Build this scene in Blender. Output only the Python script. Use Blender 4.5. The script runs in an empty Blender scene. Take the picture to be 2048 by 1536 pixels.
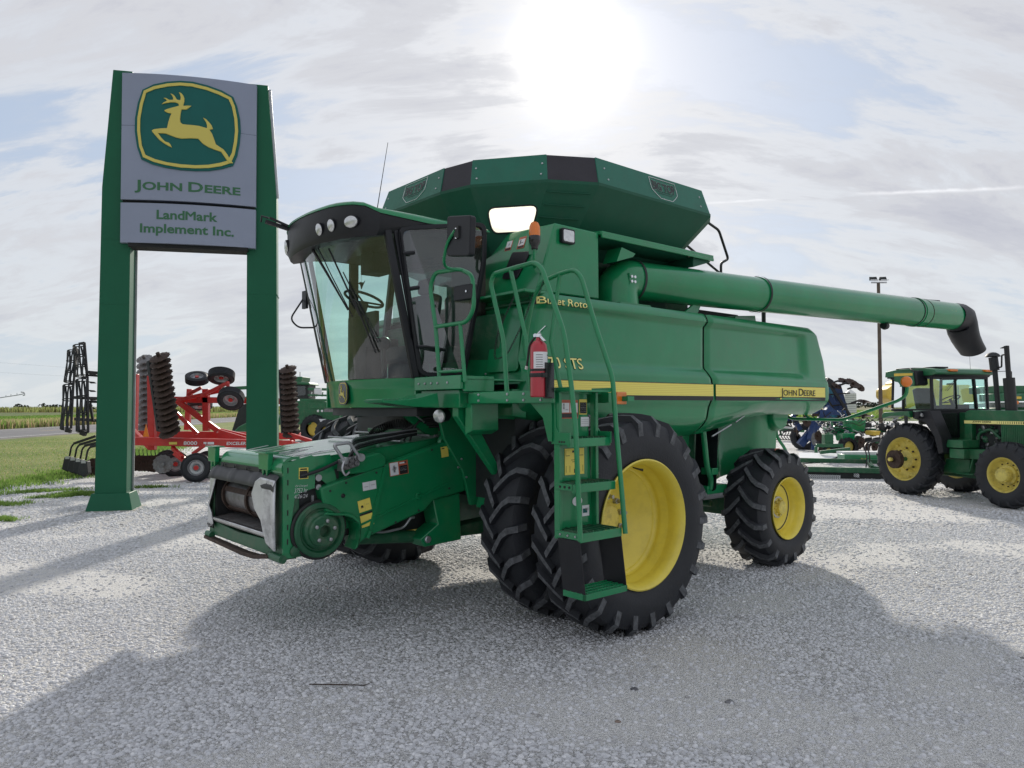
import bpy, bmesh, math, random
import numpy as np
from mathutils import Vector, Matrix, Euler

random.seed(7)
np.random.seed(7)
R = math.radians
SC = bpy.context.scene
COL = SC.collection

# ------------------------------------------------------------------ camera
cam_d = bpy.data.cameras.new('camera')
cam = bpy.data.objects.new('camera', cam_d)
COL.objects.link(cam)
cam_d.sensor_width = 36.0
cam_d.lens = 36.0 * 1480.0 / 2048.0
cam_d.clip_start = 0.1
cam_d.clip_end = 8000.0
cam.location = (0, 0, 1.99)
cam.rotation_euler = (Matrix.Rotation(R(90 + 1.74), 3, 'X') @ Matrix.Rotation(R(-0.19), 3, 'Z')).to_euler()
SC.camera = cam

# ------------------------------------------------------------------ light
SUN = Vector((0.0799, 0.986, 0.4745)).normalized()
EL, AZ = math.asin(SUN.z), math.atan2(SUN.x, SUN.y)
sd = bpy.data.lights.new('sun', 'SUN')
sd.energy = 2.7
sd.angle = R(2.6)
sd.color = (1.0, 0.93, 0.82)
so = bpy.data.objects.new('sun', sd)
COL.objects.link(so)
so.rotation_euler = (-SUN).to_track_quat('-Z', 'Y').to_euler()

SC.view_settings.view_transform = 'Standard'
SC.view_settings.look = 'None'
SC.view_settings.exposure = 0.7
SC.view_settings.gamma = 1.0
SC.view_settings.use_curve_mapping = False
SC.cycles.max_bounces = 8
SC.cycles.transparent_max_bounces = 12
SC.cycles.caustics_reflective = False
SC.cycles.caustics_refractive = False


class NT:
    """small helper round a node tree"""
    def __init__(s, t): s.t = t; s.n = t.nodes; s.l = t.links
    def node(s, typ, ins=None, **kw):
        n = s.n.new(typ)
        for k, v in kw.items(): setattr(n, k, v)
        for k, v in (ins or {}).items():
            sk = n.inputs[k]
            if isinstance(v, tuple) and len(v) == 2 and hasattr(v[0], 'outputs'):
                s.l.new(v[0].outputs[v[1]], sk)
            elif hasattr(v, 'outputs'): s.l.new(v.outputs[0], sk)
            else: sk.default_value = v
        return n
    def math(s, op, a, b=None, c=None, clamp=False):
        n = s.n.new('ShaderNodeMath'); n.operation = op; n.use_clamp = clamp
        for i, v in enumerate((a, b, c)):
            if v is None: continue
            if isinstance(v, tuple): s.l.new(v[0].outputs[v[1]], n.inputs[i])
            elif hasattr(v, 'outputs'): s.l.new(v.outputs[0], n.inputs[i])
            else: n.inputs[i].default_value = v
        return n
    def ramp(s, fac, stops, interp='LINEAR'):
        n = s.n.new('ShaderNodeValToRGB'); n.color_ramp.interpolation = interp
        e = n.color_ramp.elements
        while len(e) < len(stops): e.new(0.5)
        for i, (p, c) in enumerate(stops):
            e[i].position = p
            e[i].color = c if len(c) == 4 else (*c, 1)
        if isinstance(fac, tuple): s.l.new(fac[0].outputs[fac[1]], n.inputs[0])
        else: s.l.new(fac.outputs[0], n.inputs[0])
        return n
    def mix(s, fac, a, b, mode='MIX'):
        n = s.n.new('ShaderNodeMix'); n.data_type = 'RGBA'; n.blend_type = mode
        for i, v in ((0, fac), (6, a), (7, b)):
            sk = n.inputs[i]
            if isinstance(v, tuple) and len(v) == 2 and hasattr(v[0], 'outputs'): s.l.new(v[0].outputs[v[1]], sk)
            elif hasattr(v, 'outputs'):
                s.l.new(v.outputs[2] if v.bl_idname == 'ShaderNodeMix' else v.outputs[0], sk)
            else: sk.default_value = v if i == 0 or len(v) == 4 else (*v, 1)
        return n


# ------------------------------------------------------------------ sky
w = bpy.data.worlds.new('World')
SC.world = w
w.use_nodes = True
T = NT(w.node_tree)
T.n.clear()
out = T.node('ShaderNodeOutputWorld')
sky = T.node('ShaderNodeTexSky', sky_type='NISHITA', sun_disc=False, sun_elevation=EL, sun_rotation=AZ,
             altitude=200.0, air_density=1.0, dust_density=1.2, ozone_density=1.0)
tc = T.node('ShaderNodeTexCoord')
sep = T.node('ShaderNodeSeparateXYZ', {0: (tc, 'Generated')})
den = T.math('ADD', T.math('MAXIMUM', (sep, 2), 0.0), 0.50)
px = T.math('DIVIDE', (sep, 0), den)
py = T.math('DIVIDE', (sep, 1), den)
pv = T.node('ShaderNodeCombineXYZ', {0: px, 1: py, 2: 0.0})
# streaky high cloud: rotated, stretched noise
mp = T.node('ShaderNodeMapping', {'Vector': pv, 'Rotation': (0, 0, R(52)), 'Scale': (1.5, 4.6, 1.0), 'Location': (3.1, 1.7, 0)})
n1 = T.node('ShaderNodeTexNoise', {'Vector': mp, 'Scale': 1.15, 'Detail': 11.0, 'Roughness': 0.64, 'Distortion': 0.55})
mp2 = T.node('ShaderNodeMapping', {'Vector': pv, 'Rotation': (0, 0, R(-52)), 'Scale': (1.6, 2.0, 1.0), 'Location': (8.0, 2.2, 0)})
n2 = T.node('ShaderNodeTexNoise', {'Vector': mp2, 'Scale': 0.8, 'Detail': 5.0, 'Roughness': 0.5, 'Distortion': 0.2})
n3 = T.node('ShaderNodeTexNoise', {'Vector': mp, 'Scale': 3.0, 'Detail': 9.0, 'Roughness': 0.62, 'Distortion': 0.6})
cv = T.math('ADD', T.math('MULTIPLY', (n1, 'Fac'), 0.62), T.math('MULTIPLY', (n2, 'Fac'), 0.38))
cv = T.math('ADD', cv, T.math('MULTIPLY', T.math('SUBTRACT', (n3, 'Fac'), 0.5), 0.24))
cover = T.ramp(cv, [(0.38, (0.42,) * 3), (0.47, (0.78,) * 3), (0.53, (1, 1, 1))], 'EASE')
shade = T.ramp(cv, [(0.40, (4.3, 4.65, 5.3)), (0.47, (5.75, 5.8, 5.95)), (0.52, (5.0, 5.1, 5.45)), (0.58, (4.4, 4.5, 5.0)), (0.66, (3.9, 4.0, 4.6))], 'EASE')
# the blue of the gaps, then cloud over it
blue = T.mix(0.72, (sky, 0), (2.9, 3.9, 5.5))
base = T.mix(cover, blue, shade)
# milky horizon
hz = T.math('POWER', T.math('SUBTRACT', 1.0, T.math('MAXIMUM', (sep, 2), 0.0), clamp=True), 9.0)
base = T.mix(T.math('MULTIPLY', hz, 0.62), base, (5.3, 5.75, 5.85))
# brightening of the thin cloud round the sun
dt = T.node('ShaderNodeVectorMath', {0: (tc, 'Generated'), 1: tuple(SUN)}, operation='DOT_PRODUCT')
dp = T.math('MAXIMUM', (dt, 'Value'), 0.0)
g1 = T.math('MULTIPLY', T.math('POWER', dp, 1500.0), 36.0)
g2 = T.math('ADD', T.math('MULTIPLY', T.math('POWER', dp, 90.0), 0.4), T.math('MULTIPLY', T.math('POWER', dp, 420.0), 2.3))
g3 = T.math('MULTIPLY', T.math('POWER', dp, 7.0), 0.15)
gl = T.math('ADD', T.math('ADD', g1, g2), g3)
gc = T.mix(1.0, (1.0, 0.965, 0.88), (1, 1, 1), 'MULTIPLY')
gcol = T.node('ShaderNodeVectorMath', {0: (1.0, 0.95, 0.84), 'Scale': gl}, operation='SCALE')
tot = T.node('ShaderNodeVectorMath', {0: (base, 2), 1: gcol}, operation='ADD')
# two thin contrails: narrow great circles with soft ends
def contrail(acc, a, b, amp, wid):
    a, b = Vector(a).normalized(), Vector(b).normalized()
    nrm = a.cross(b).normalized(); mid = (a + b).normalized(); half = a.angle(b) / 2
    wv = T.node('ShaderNodeTexNoise', {'Vector': (tc, 'Generated'), 'Scale': 60.0, 'Detail': 4.0})
    dn = T.node('ShaderNodeVectorMath', {0: (tc, 'Generated'), 1: tuple(nrm)}, operation='DOT_PRODUCT')
    off = T.math('ADD', (dn, 'Value'), T.math('MULTIPLY', T.math('SUBTRACT', (wv, 'Fac'), 0.5), wid * 1.4))
    core = T.math('SUBTRACT', 1.0, T.math('DIVIDE', T.math('ABSOLUTE', off), wid), clamp=True)
    dm = T.node('ShaderNodeVectorMath', {0: (tc, 'Generated'), 1: tuple(mid)}, operation='DOT_PRODUCT')
    lim = T.node('ShaderNodeMapRange', {0: (dm, 'Value'), 1: math.cos(half * 1.15), 2: math.cos(half * 0.55), 3: 0.0, 4: amp})
    k = T.math('MULTIPLY', core, T.math('MULTIPLY', lim, T.math('MULTIPLY', (wv, 'Fac'), 1.6)))
    v = T.node('ShaderNodeVectorMath', {0: (1.0, 0.97, 0.94), 'Scale': k}, operation='SCALE')
    return T.node('ShaderNodeVectorMath', {0: acc, 1: v}, operation='ADD')


tot = contrail(tot, (0.4153, 0.8742, 0.2516), (0.5566, 0.7966, 0.2358), 2.2, 0.0028)
tot = contrail(tot, (0.2434, 0.9351, 0.2576), (0.3322, 0.908, 0.2554), 1.1, 0.0022)
bg = T.node('ShaderNodeBackground', {'Color': tot, 'Strength': 0.082})
T.l.new(bg.outputs[0], out.inputs[0])


# ------------------------------------------------------------------ materials
MATS = {}


def principled(name, col, rough=0.5, metal=0.0, coat=0.0, spec=0.5, var=0.0, vscale=3.0, dirt=None, dirt_amt=0.35,
               bump=0.0, bscale=60.0, low_dirt=None):
    m = bpy.data.materials.new(name)
    m.use_nodes = True
    t = NT(m.node_tree)
    p = t.n['Principled BSDF']
    p.inputs['Roughness'].default_value = rough
    p.inputs['Metallic'].default_value = metal
    p.inputs['Coat Weight'].default_value = coat
    p.inputs['Coat Roughness'].default_value = 0.12
    p.inputs['Specular IOR Level'].default_value = spec
    c = (*col, 1)
    co = t.node('ShaderNodeTexCoord')
    cur = None
    if var:
        n = t.node('ShaderNodeTexNoise', {'Vector': (co, 'Object'), 'Scale': vscale, 'Detail': 5.0, 'Roughness': 0.6})
        d = tuple(min(1, v * (1 + var)) for v in col)
        k = tuple(v * (1 - var) for v in col)
        cur = t.ramp((n, 'Fac'), [(0.3, k), (0.7, d)])
    if dirt:
        n = t.node('ShaderNodeTexNoise', {'Vector': (co, 'Object'), 'Scale': 5.0, 'Detail': 9.0, 'Roughness': 0.72})
        f = t.ramp((n, 'Fac'), [(0.48, (0,) * 3), (0.72, (dirt_amt,) * 3)])
        cur = t.mix(f, cur if cur else c, dirt)
        rr = t.math('ADD', t.math('MULTIPLY', f, 0.4), rough, clamp=True)
        t.l.new(rr.outputs[0], p.inputs['Roughness'])
    if cur:
        t.l.new(cur.outputs[2] if cur.bl_idname == 'ShaderNodeMix' else cur.outputs[0], p.inputs['Base Color'])
    else:
        p.inputs['Base Color'].default_value = c
    if bump:
        n = t.node('ShaderNodeTexNoise', {'Vector': (co, 'Object'), 'Scale': bscale, 'Detail': 3.0})
        b = t.node('ShaderNodeBump', {'Height': (n, 'Fac'), 'Strength': bump, 'Distance': 0.01})
        t.l.new(b.outputs[0], p.inputs['Normal'])
    MATS[name] = m
    return m


DUST = (0.22, 0.20, 0.16)
G = principled('green_paint', (0.006, 0.215, 0.078), 0.35, coat=0.8, spec=0.22, var=0.12, vscale=1.5, dirt=(0.10, 0.15, 0.10), dirt_amt=0.22, bump=0.10, bscale=2.2)
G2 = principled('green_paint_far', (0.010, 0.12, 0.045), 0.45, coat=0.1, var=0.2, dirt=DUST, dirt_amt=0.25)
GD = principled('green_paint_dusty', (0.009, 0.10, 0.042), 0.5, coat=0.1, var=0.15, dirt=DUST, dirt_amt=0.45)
GP = principled('green_plastic_skirt', (0.005, 0.19, 0.068), 0.38, coat=0.4, spec=0.25, var=0.06, dirt=(0.09, 0.13, 0.09), dirt_amt=0.2, bump=0.06, bscale=300)
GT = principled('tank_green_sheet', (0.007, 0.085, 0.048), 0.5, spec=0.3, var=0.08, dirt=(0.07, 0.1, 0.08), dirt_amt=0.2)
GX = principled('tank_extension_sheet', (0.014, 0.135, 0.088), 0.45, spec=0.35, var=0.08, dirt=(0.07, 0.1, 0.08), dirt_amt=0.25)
Y = principled('yellow_paint', (0.80, 0.66, 0.09), 0.38, coat=0.25, var=0.06, dirt=(0.25, 0.18, 0.06), dirt_amt=0.22)
YD = principled('yellow_paint_dirty', (0.72, 0.60, 0.14), 0.5, var=0.12, dirt=(0.10, 0.08, 0.05), dirt_amt=0.7)
BLK = principled('black_plastic', (0.010, 0.011, 0.015), 0.42, spec=0.35, var=0.2, dirt=(0.05, 0.05, 0.05), dirt_amt=0.2)
BKG = principled('black_gloss', (0.01, 0.011, 0.014), 0.22, coat=0.3)
RUBP = principled('rubber_panel', (0.026, 0.024, 0.032), 0.65, var=0.2, bump=0.15, bscale=40)
RUB = principled('tyre_rubber', (0.012, 0.014, 0.019), 0.60, var=0.25, vscale=6, dirt=(0.04, 0.042, 0.046), dirt_amt=0.4, bump=0.25, bscale=60)
RUBT = principled('tyre_lug_face', (0.095, 0.10, 0.108), 0.8, var=0.5, vscale=22, bump=0.5, bscale=120)
WORNW = principled('polished_worn_sheet', (0.62, 0.63, 0.65), 0.32, metal=0.45, var=0.12, vscale=7, dirt=(0.10, 0.09, 0.08), dirt_amt=0.75, bump=0.1, bscale=12)
STEEL = principled('bare_steel', (0.55, 0.56, 0.58), 0.28, metal=1.0, var=0.15, vscale=9, dirt=(0.16, 0.12, 0.09), dirt_amt=0.5)
ZINC = principled('zinc', (0.45, 0.46, 0.48), 0.4, metal=0.8, var=0.1, dirt=(0.2, 0.18, 0.15), dirt_amt=0.3)
RUST = principled('rusty_steel', (0.050, 0.030, 0.022), 0.75, metal=0.2, var=0.45, vscale=14, bump=0.3, bscale=80)
WORN = principled('worn_grey_steel', (0.20, 0.20, 0.205), 0.42, metal=0.7, var=0.3, vscale=8, dirt=(0.11, 0.08, 0.06), dirt_amt=0.8)
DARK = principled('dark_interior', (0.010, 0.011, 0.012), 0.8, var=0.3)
DKM = principled('dark_machinery', (0.016, 0.020, 0.022), 0.6, var=0.4, dirt=(0.06, 0.055, 0.045), dirt_amt=0.4)
CHROME = principled('chrome', (0.72, 0.73, 0.75), 0.14, metal=1.0)
RED = principled('implement_red', (0.50, 0.022, 0.02), 0.4, coat=0.1, var=0.12, dirt=(0.25, 0.15, 0.11), dirt_amt=0.25)
REDX = principled('extinguisher_red', (0.42, 0.015, 0.03), 0.28, coat=0.4)
WHITE = principled('white_plastic', (0.72, 0.72, 0.70), 0.5, var=0.05)
LABELW = principled('white_sticker', (0.70, 0.71, 0.73), 0.45)
LABELY = principled('yellow_sticker', (0.80, 0.66, 0.12), 0.45, var=0.05)
LETY = principled('yellow_lettering', (0.92, 0.84, 0.30), 0.4)
LABELR = principled('orange_red_sticker', (0.45, 0.10, 0.05), 0.45)
INK = principled('black_ink', (0.012, 0.012, 0.013), 0.5)
AMBER = principled('amber_lens', (0.75, 0.19, 0.015), 0.15, coat=0.5)
REFL = principled('lamp_reflector', (0.62, 0.63, 0.64), 0.25, metal=0.55, coat=0.6, var=0.15, vscale=30)
SEAT = principled('seat_cloth', (0.06, 0.062, 0.066), 0.9, var=0.2, bump=0.3, bscale=200)
TRIM = principled('cab_trim', (0.065, 0.06, 0.052), 0.8, var=0.1)
BLUE = principled('implement_blue', (0.014, 0.045, 0.15), 0.45, var=0.15, dirt=(0.06, 0.08, 0.12), dirt_amt=0.3)
TEAL = principled('planter_teal_blue', (0.05, 0.22, 0.33), 0.5, var=0.1)
TANKY = principled('poly_tank_yellow', (0.70, 0.49, 0.07), 0.45, var=0.08)
SIGNG = principled('sign_green', (0.003, 0.10, 0.048), 0.5, spec=0.3, var=0.07, vscale=1.2, bump=0.03, bscale=120)
SIGNP = principled('sign_silver_panel', (0.245, 0.275, 0.365), 0.40, metal=0.25, var=0.04, vscale=1.2)
EMBG = principled('emblem_green', (0.003, 0.105, 0.095), 0.5, spec=0.3, var=0.05)
EMBY = principled('emblem_yellow', (0.60, 0.50, 0.10), 0.4, coat=0.1)
LETG = principled('letter_green', (0.028, 0.13, 0.055), 0.5)
CONC = principled('pale_concrete', (0.42, 0.40, 0.36), 0.9, var=0.15)
WOOD = principled('pole_wood', (0.11, 0.085, 0.065), 0.85, var=0.3, vscale=2)


def glass(name, tint, gloss=0.10, rough=0.02, film=0.0, filmc=(0.5, 0.5, 0.5)):
    m = bpy.data.materials.new(name)
    m.use_nodes = True
    t = NT(m.node_tree)
    t.n.clear()
    o = t.node('ShaderNodeOutputMaterial')
    tr = t.node('ShaderNodeBsdfTransparent', {'Color': (*tint, 1)})
    gl = t.node('ShaderNodeBsdfGlossy', {'Color': (0.95, 0.97, 1, 1), 'Roughness': rough})
    fr = t.node('ShaderNodeFresnel', {'IOR': 1.5})
    f = t.math('ADD', t.math('MULTIPLY', fr, 1.3), gloss * 0.3, clamp=True)
    m1 = t.node('ShaderNodeMixShader', {0: f, 1: tr, 2: gl})
    if film:
        df = t.node('ShaderNodeBsdfDiffuse', {'Color': (*filmc, 1)})
        co = t.node('ShaderNodeTexCoord')
        n = t.node('ShaderNodeTexNoise', {'Vector': (co, 'Object'), 'Scale': 4.0, 'Detail': 8.0, 'Roughness': 0.7})
        ff = t.ramp((n, 'Fac'), [(0.35, (film * 0.3,) * 3), (0.75, (film,) * 3)])
        m1 = t.node('ShaderNodeMixShader', {0: ff, 1: m1, 2: df})
    t.l.new(m1.outputs[0], o.inputs[0])
    MATS[name] = m
    return m


GLASS = glass('cab_glass', (0.78, 0.96, 0.93), film=0.05)
GLASSD = glass('door_glass', (0.46, 0.60, 0.55), film=0.05)
GLASSR = glass('rear_glass', (0.74, 0.97, 0.92))


def translucent_pane():
    m = bpy.data.materials.new('tank_window_pane')
    m.use_nodes = True
    t = NT(m.node_tree)
    t.n.clear()
    o = t.node('ShaderNodeOutputMaterial')
    a = t.node('ShaderNodeBsdfTranslucent', {'Color': (0.98, 0.95, 0.82, 1)})
    b = t.node('ShaderNodeBsdfTransparent', {'Color': (0.95, 0.95, 0.9, 1)})
    m1 = t.node('ShaderNodeMixShader', {0: 0.25, 1: a, 2: b})
    t.l.new(m1.outputs[0], o.inputs[0])
    return m


PANE = translucent_pane()


def stripe_mat():
    m = bpy.data.materials.new('yellow_pinstripe')
    m.use_nodes = True
    t = NT(m.node_tree)
    p = t.n['Principled BSDF']
    p.inputs['Roughness'].default_value = 0.35
    co = t.node('ShaderNodeTexCoord')
    s = t.node('ShaderNodeSeparateXYZ', {0: (co, 'Object')})
    fr = t.math('FRACT', t.math('MULTIPLY', (s, 2), 52.0))
    r = t.ramp(fr, [(0.0, (0.70, 0.50, 0.07)), (0.14, (0.70, 0.50, 0.07)), (0.24, (0.88, 0.78, 0.16)), (0.92, (0.88, 0.78, 0.16))])
    t.l.new(r.outputs[0], p.inputs['Base Color'])
    return m


STRIPE = stripe_mat()


# ------------------------------------------------------------------ mesh builder
class MB:
    def __init__(s): s.v = []; s.f = []; s.m = []; s.mats = []
    def _mi(s, mat):
        if mat not in s.mats: s.mats.append(mat)
        return s.mats.index(mat)
    def add(s, vs, fs, mat=None):
        o = len(s.v)
        s.v += [tuple(v) for v in vs]
        s.f += [tuple(i + o for i in f) for f in fs]
        s.m += [mat] * len(fs)
        return s
    def box(s, x0, x1, y0, y1, z0, z1, rot=None, mat=None):
        vs = [Vector((x, y, z)) for x in (x0, x1) for y in (y0, y1) for z in (z0, z1)]
        if rot is not None:
            c = Vector(((x0 + x1) / 2, (y0 + y1) / 2, (z0 + z1) / 2))
            M = rot if isinstance(rot, Matrix) else Euler(rot).to_matrix()
            vs = [c + M @ (v - c) for v in vs]
        return s.add(vs, [(0, 1, 3, 2), (4, 6, 7, 5), (0, 4, 5, 1), (2, 3, 7, 6), (0, 2, 6, 4), (1, 5, 7, 3)], mat)
    def bar(s, a, b, w, h=None, up=(0, 0, 1), mat=None):
        a, b = Vector(a), Vector(b); h = w if h is None else h
        d = (b - a).normalized(); u = Vector(up)
        if abs(d.dot(u)) > 0.99: u = Vector((1, 0, 0))
        x = d.cross(u).normalized(); u = x.cross(d).normalized()
        vs = [p + x * (i * w / 2) + u * (j * h / 2) for p in (a, b) for i in (-1, 1) for j in (-1, 1)]
        return s.add(vs, [(0, 1, 3, 2), (4, 6, 7, 5), (0, 4, 5, 1), (2, 3, 7, 6), (0, 2, 6, 4), (1, 5, 7, 3)], mat)
    def tube(s, pts, r, n=10, cap=True, mat=None, closed=False):
        P = [Vector(p) for p in pts]; N = len(P)
        rs = r if isinstance(r, (list, tuple)) else [r] * N
        vs = []; ref = None
        for i, p in enumerate(P):
            if closed: d = (P[(i + 1) % N] - P[i - 1]).normalized()
            elif i == 0: d = (P[1] - P[0]).normalized()
            elif i == N - 1: d = (P[-1] - P[-2]).normalized()
            else: d = ((P[i + 1] - p).normalized() + (p - P[i - 1]).normalized()).normalized()
            if ref is None:
                ref = Vector((0, 0, 1)) if abs(d.z) < 0.9 else Vector((1, 0, 0))
            x = (ref - d * ref.dot(d)).normalized(); ref = x
            y = d.cross(x)
            for k in range(n):
                a = 2 * math.pi * k / n
                vs.append(p + (x * math.cos(a) + y * math.sin(a)) * rs[i])
        fs = []
        for i in range(N if closed else N - 1):
            j = (i + 1) % N
            for k in range(n):
                l = (k + 1) % n
                fs.append((i * n + k, i * n + l, j * n + l, j * n + k))
        if cap and not closed:
            fs.append(tuple(range(n))[::-1]); fs.append(tuple((N - 1) * n + k for k in range(n)))
        return s.add(vs, fs, mat)
    def lathe(s, prof, org, axis, n=32, mat=None, a0=0.0, a1=2 * math.pi, cap=False):
        """prof: [(radius, distance along axis)]"""
        org = Vector(org); ax = Vector(axis).normalized()
        ref = Vector((0, 0, 1)) if abs(ax.z) < 0.9 else Vector((1, 0, 0))
        x = (ref - ax * ref.dot(ax)).normalized(); y = ax.cross(x)
        full = abs(a1 - a0 - 2 * math.pi) < 1e-6
        m = n if full else n + 1
        vs = []
        for (r, t) in prof:
            for k in range(m):
                a = a0 + (a1 - a0) * k / n
                vs.append(org + ax * t + (x * math.cos(a) + y * math.sin(a)) * r)
        fs = []
        for i in range(len(prof) - 1):
            for k in range(n):
                l = (k + 1) % m
                fs.append((i * m + k, i * m + l, (i + 1) * m + l, (i + 1) * m + k))
        if cap:
            fs.append(tuple(range(m))); fs.append(tuple((len(prof) - 1) * m + k for k in range(m))[::-1])
        return s.add(vs, fs, mat)
    def prism(s, poly, fn, a, b, mat=None):
        """poly in 2D, fn(u, v, w) -> 3D, extruded from w=a to w=b"""
        n = len(poly)
        vs = [fn(u, v, a) for u, v in poly] + [fn(u, v, b) for u, v in poly]
        fs = [tuple(range(n))[::-1], tuple(range(n, 2 * n))]
        fs += [(i, (i + 1) % n, n + (i + 1) % n, n + i) for i in range(n)]
        return s.add(vs, fs, mat)
    def grid(s, fn, nu, nv, mat=None, flip=False):
        vs = [fn(i / nu, j / nv) for i in range(nu + 1) for j in range(nv + 1)]
        m = nv + 1
        fs = [(i * m + j, (i + 1) * m + j, (i + 1) * m + j + 1, i * m + j + 1) for i in range(nu) for j in range(nv)]
        if flip: fs = [f[::-1] for f in fs]
        return s.add(vs, fs, mat)
    def loft(s, rings, closed=True, cap=True, mat=None):
        n = len(rings[0]); vs = [p for r in rings for p in r]; fs = []
        for i in range(len(rings) - 1):
            for k in range(n if closed else n - 1):
                l = (k + 1) % n
                fs.append((i * n + k, i * n + l, (i + 1) * n + l, (i + 1) * n + k))
        if cap:
            fs.append(tuple(range(n))[::-1]); fs.append(tuple((len(rings) - 1) * n + k for k in range(n)))
        return s.add(vs, fs, mat)
    def sphere(s, c, r, n=12, mat=None, sc=(1, 1, 1)):
        pr = [(math.sin(math.pi * i / (n // 2)) , -math.cos(math.pi * i / (n // 2))) for i in range(n // 2 + 1)]
        c = Vector(c); vs = []; fs = []
        for a, t in pr:
            for k in range(n):
                q = 2 * math.pi * k / n
                vs.append((c.x + a * math.cos(q) * r * sc[0], c.y + a * math.sin(q) * r * sc[1], c.z + t * r * sc[2]))
        for i in range(len(pr) - 1):
            for k in range(n):
                fs.append((i * n + k, i * n + (k + 1) % n, (i + 1) * n + (k + 1) % n, (i + 1) * n + k))
        return s.add(vs, fs, mat)
    def mesh(s, name, mat, smooth=35):
        me = bpy.data.meshes.new(name)
        me.from_pydata([tuple(v) for v in s.v], [], s.f)
        mats = [mat] + [m for m in dict.fromkeys(s.m) if m is not None and m is not mat]
        for m in mats: me.materials.append(m)
        if len(mats) > 1:
            me.polygons.foreach_set('material_index', [0 if m is None or m is mat else mats.index(m) for m in s.m])
        bm = bmesh.new(); bm.from_mesh(me)
        bmesh.ops.recalc_face_normals(bm, faces=bm.faces)
        if smooth:
            ca = math.radians(smooth)
            for f in bm.faces: f.smooth = True
            for e in bm.edges:
                if len(e.link_faces) == 2:
                    try: e.smooth = e.calc_face_angle() < ca
                    except ValueError: e.smooth = True
        bm.to_mesh(me); bm.free()
        return me
    def build(s, name, mat, parent=None, bevel=0.0, smooth=35, seg=2, stuff=False):
        o = bpy.data.objects.new(name, s.mesh(name, mat, smooth))
        COL.objects.link(o)
        if parent is not None: o.parent = parent
        if bevel:
            b = o.modifiers.new('bevel', 'BEVEL')
            b.width = bevel; b.segments = seg; b.limit_method = 'ANGLE'; b.angle_limit = R(32)
            b.harden_normals = False
        if stuff: o['kind'] = 'stuff'
        return o


def root(name, loc, rz, label, cat, group=None):
    o = bpy.data.objects.new(name, None)
    o.empty_display_size = 0.3
    COL.objects.link(o)
    o.location = loc; o.rotation_euler = (0, 0, rz)
    tag(o, label, cat, group)
    return o


def tag(o, label, cat, group=None):
    o['label'] = label; o['category'] = cat
    if group: o['group'] = group
    return o


def struct(o, kind='structure'):
    o['kind'] = kind
    return o


def copy_part(o, parent=None, M=None):
    c = o.copy(); COL.objects.link(c); c.parent = parent if parent is not None else o.parent
    if M is not None: c.matrix_local = M
    for ch in list(o.children): copy_part(ch, c)
    return c


def round_poly(pts, r, n=4):
    out = []
    N = len(pts)
    for i in range(N):
        p = Vector((*pts[i], 0)); a = Vector((*pts[i - 1], 0)); b = Vector((*pts[(i + 1) % N], 0))
        da, db = (a - p), (b - p)
        k = min(r, da.length * 0.45, db.length * 0.45)
        p0 = p + da.normalized() * k; p1 = p + db.normalized() * k
        for j in range(n + 1):
            t = j / n
            q = p0 * (1 - t) ** 2 + p * (2 * t * (1 - t)) + p1 * t ** 2
            out.append((q.x, q.y))
    return out


def smooth_path(pts, r=0.06, n=4):
    P = [Vector(p) for p in pts]; out = [P[0]]
    for i in range(1, len(P) - 1):
        a, p, b = P[i - 1], P[i], P[i + 1]
        k = min(r, (a - p).length * 0.45, (b - p).length * 0.45)
        p0 = p + (a - p).normalized() * k; p1 = p + (b - p).normalized() * k
        for j in range(n + 1):
            t = j / n
            out.append(p0 * (1 - t) ** 2 + p * (2 * t * (1 - t)) + p1 * t ** 2)
    out.append(P[-1])
    return out


# frames that map 2D text or prism coordinates to 3D
def side_fn(u, v, w): return (u, w, v)          # polygon in x-z, extruded along y
def front_fn(u, v, w): return (w, u, v)         # polygon in y-z, extruded along x
def top_fn(u, v, w): return (u, v, w)


def text_geo(body, size, bold=0.0, extrude=0.0, shear=0.0, spacing=1.0):
    cu = bpy.data.curves.new('lettering', 'FONT')
    cu.body = body; cu.size = size; cu.offset = bold; cu.extrude = extrude; cu.shear = shear
    cu.space_character = spacing; cu.resolution_u = 3; cu.fill_mode = 'BOTH' if extrude else 'FRONT'
    o = bpy.data.objects.new('lettering', cu)
    COL.objects.link(o)
    dg = bpy.context.evaluated_depsgraph_get(); dg.update()
    me = bpy.data.meshes.new_from_object(o.evaluated_get(dg))
    vs = [v.co.copy() for v in me.vertices]
    fs = [tuple(p.vertices) for p in me.polygons]
    bpy.data.objects.remove(o); bpy.data.curves.remove(cu); bpy.data.meshes.remove(me)
    return vs, fs


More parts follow.
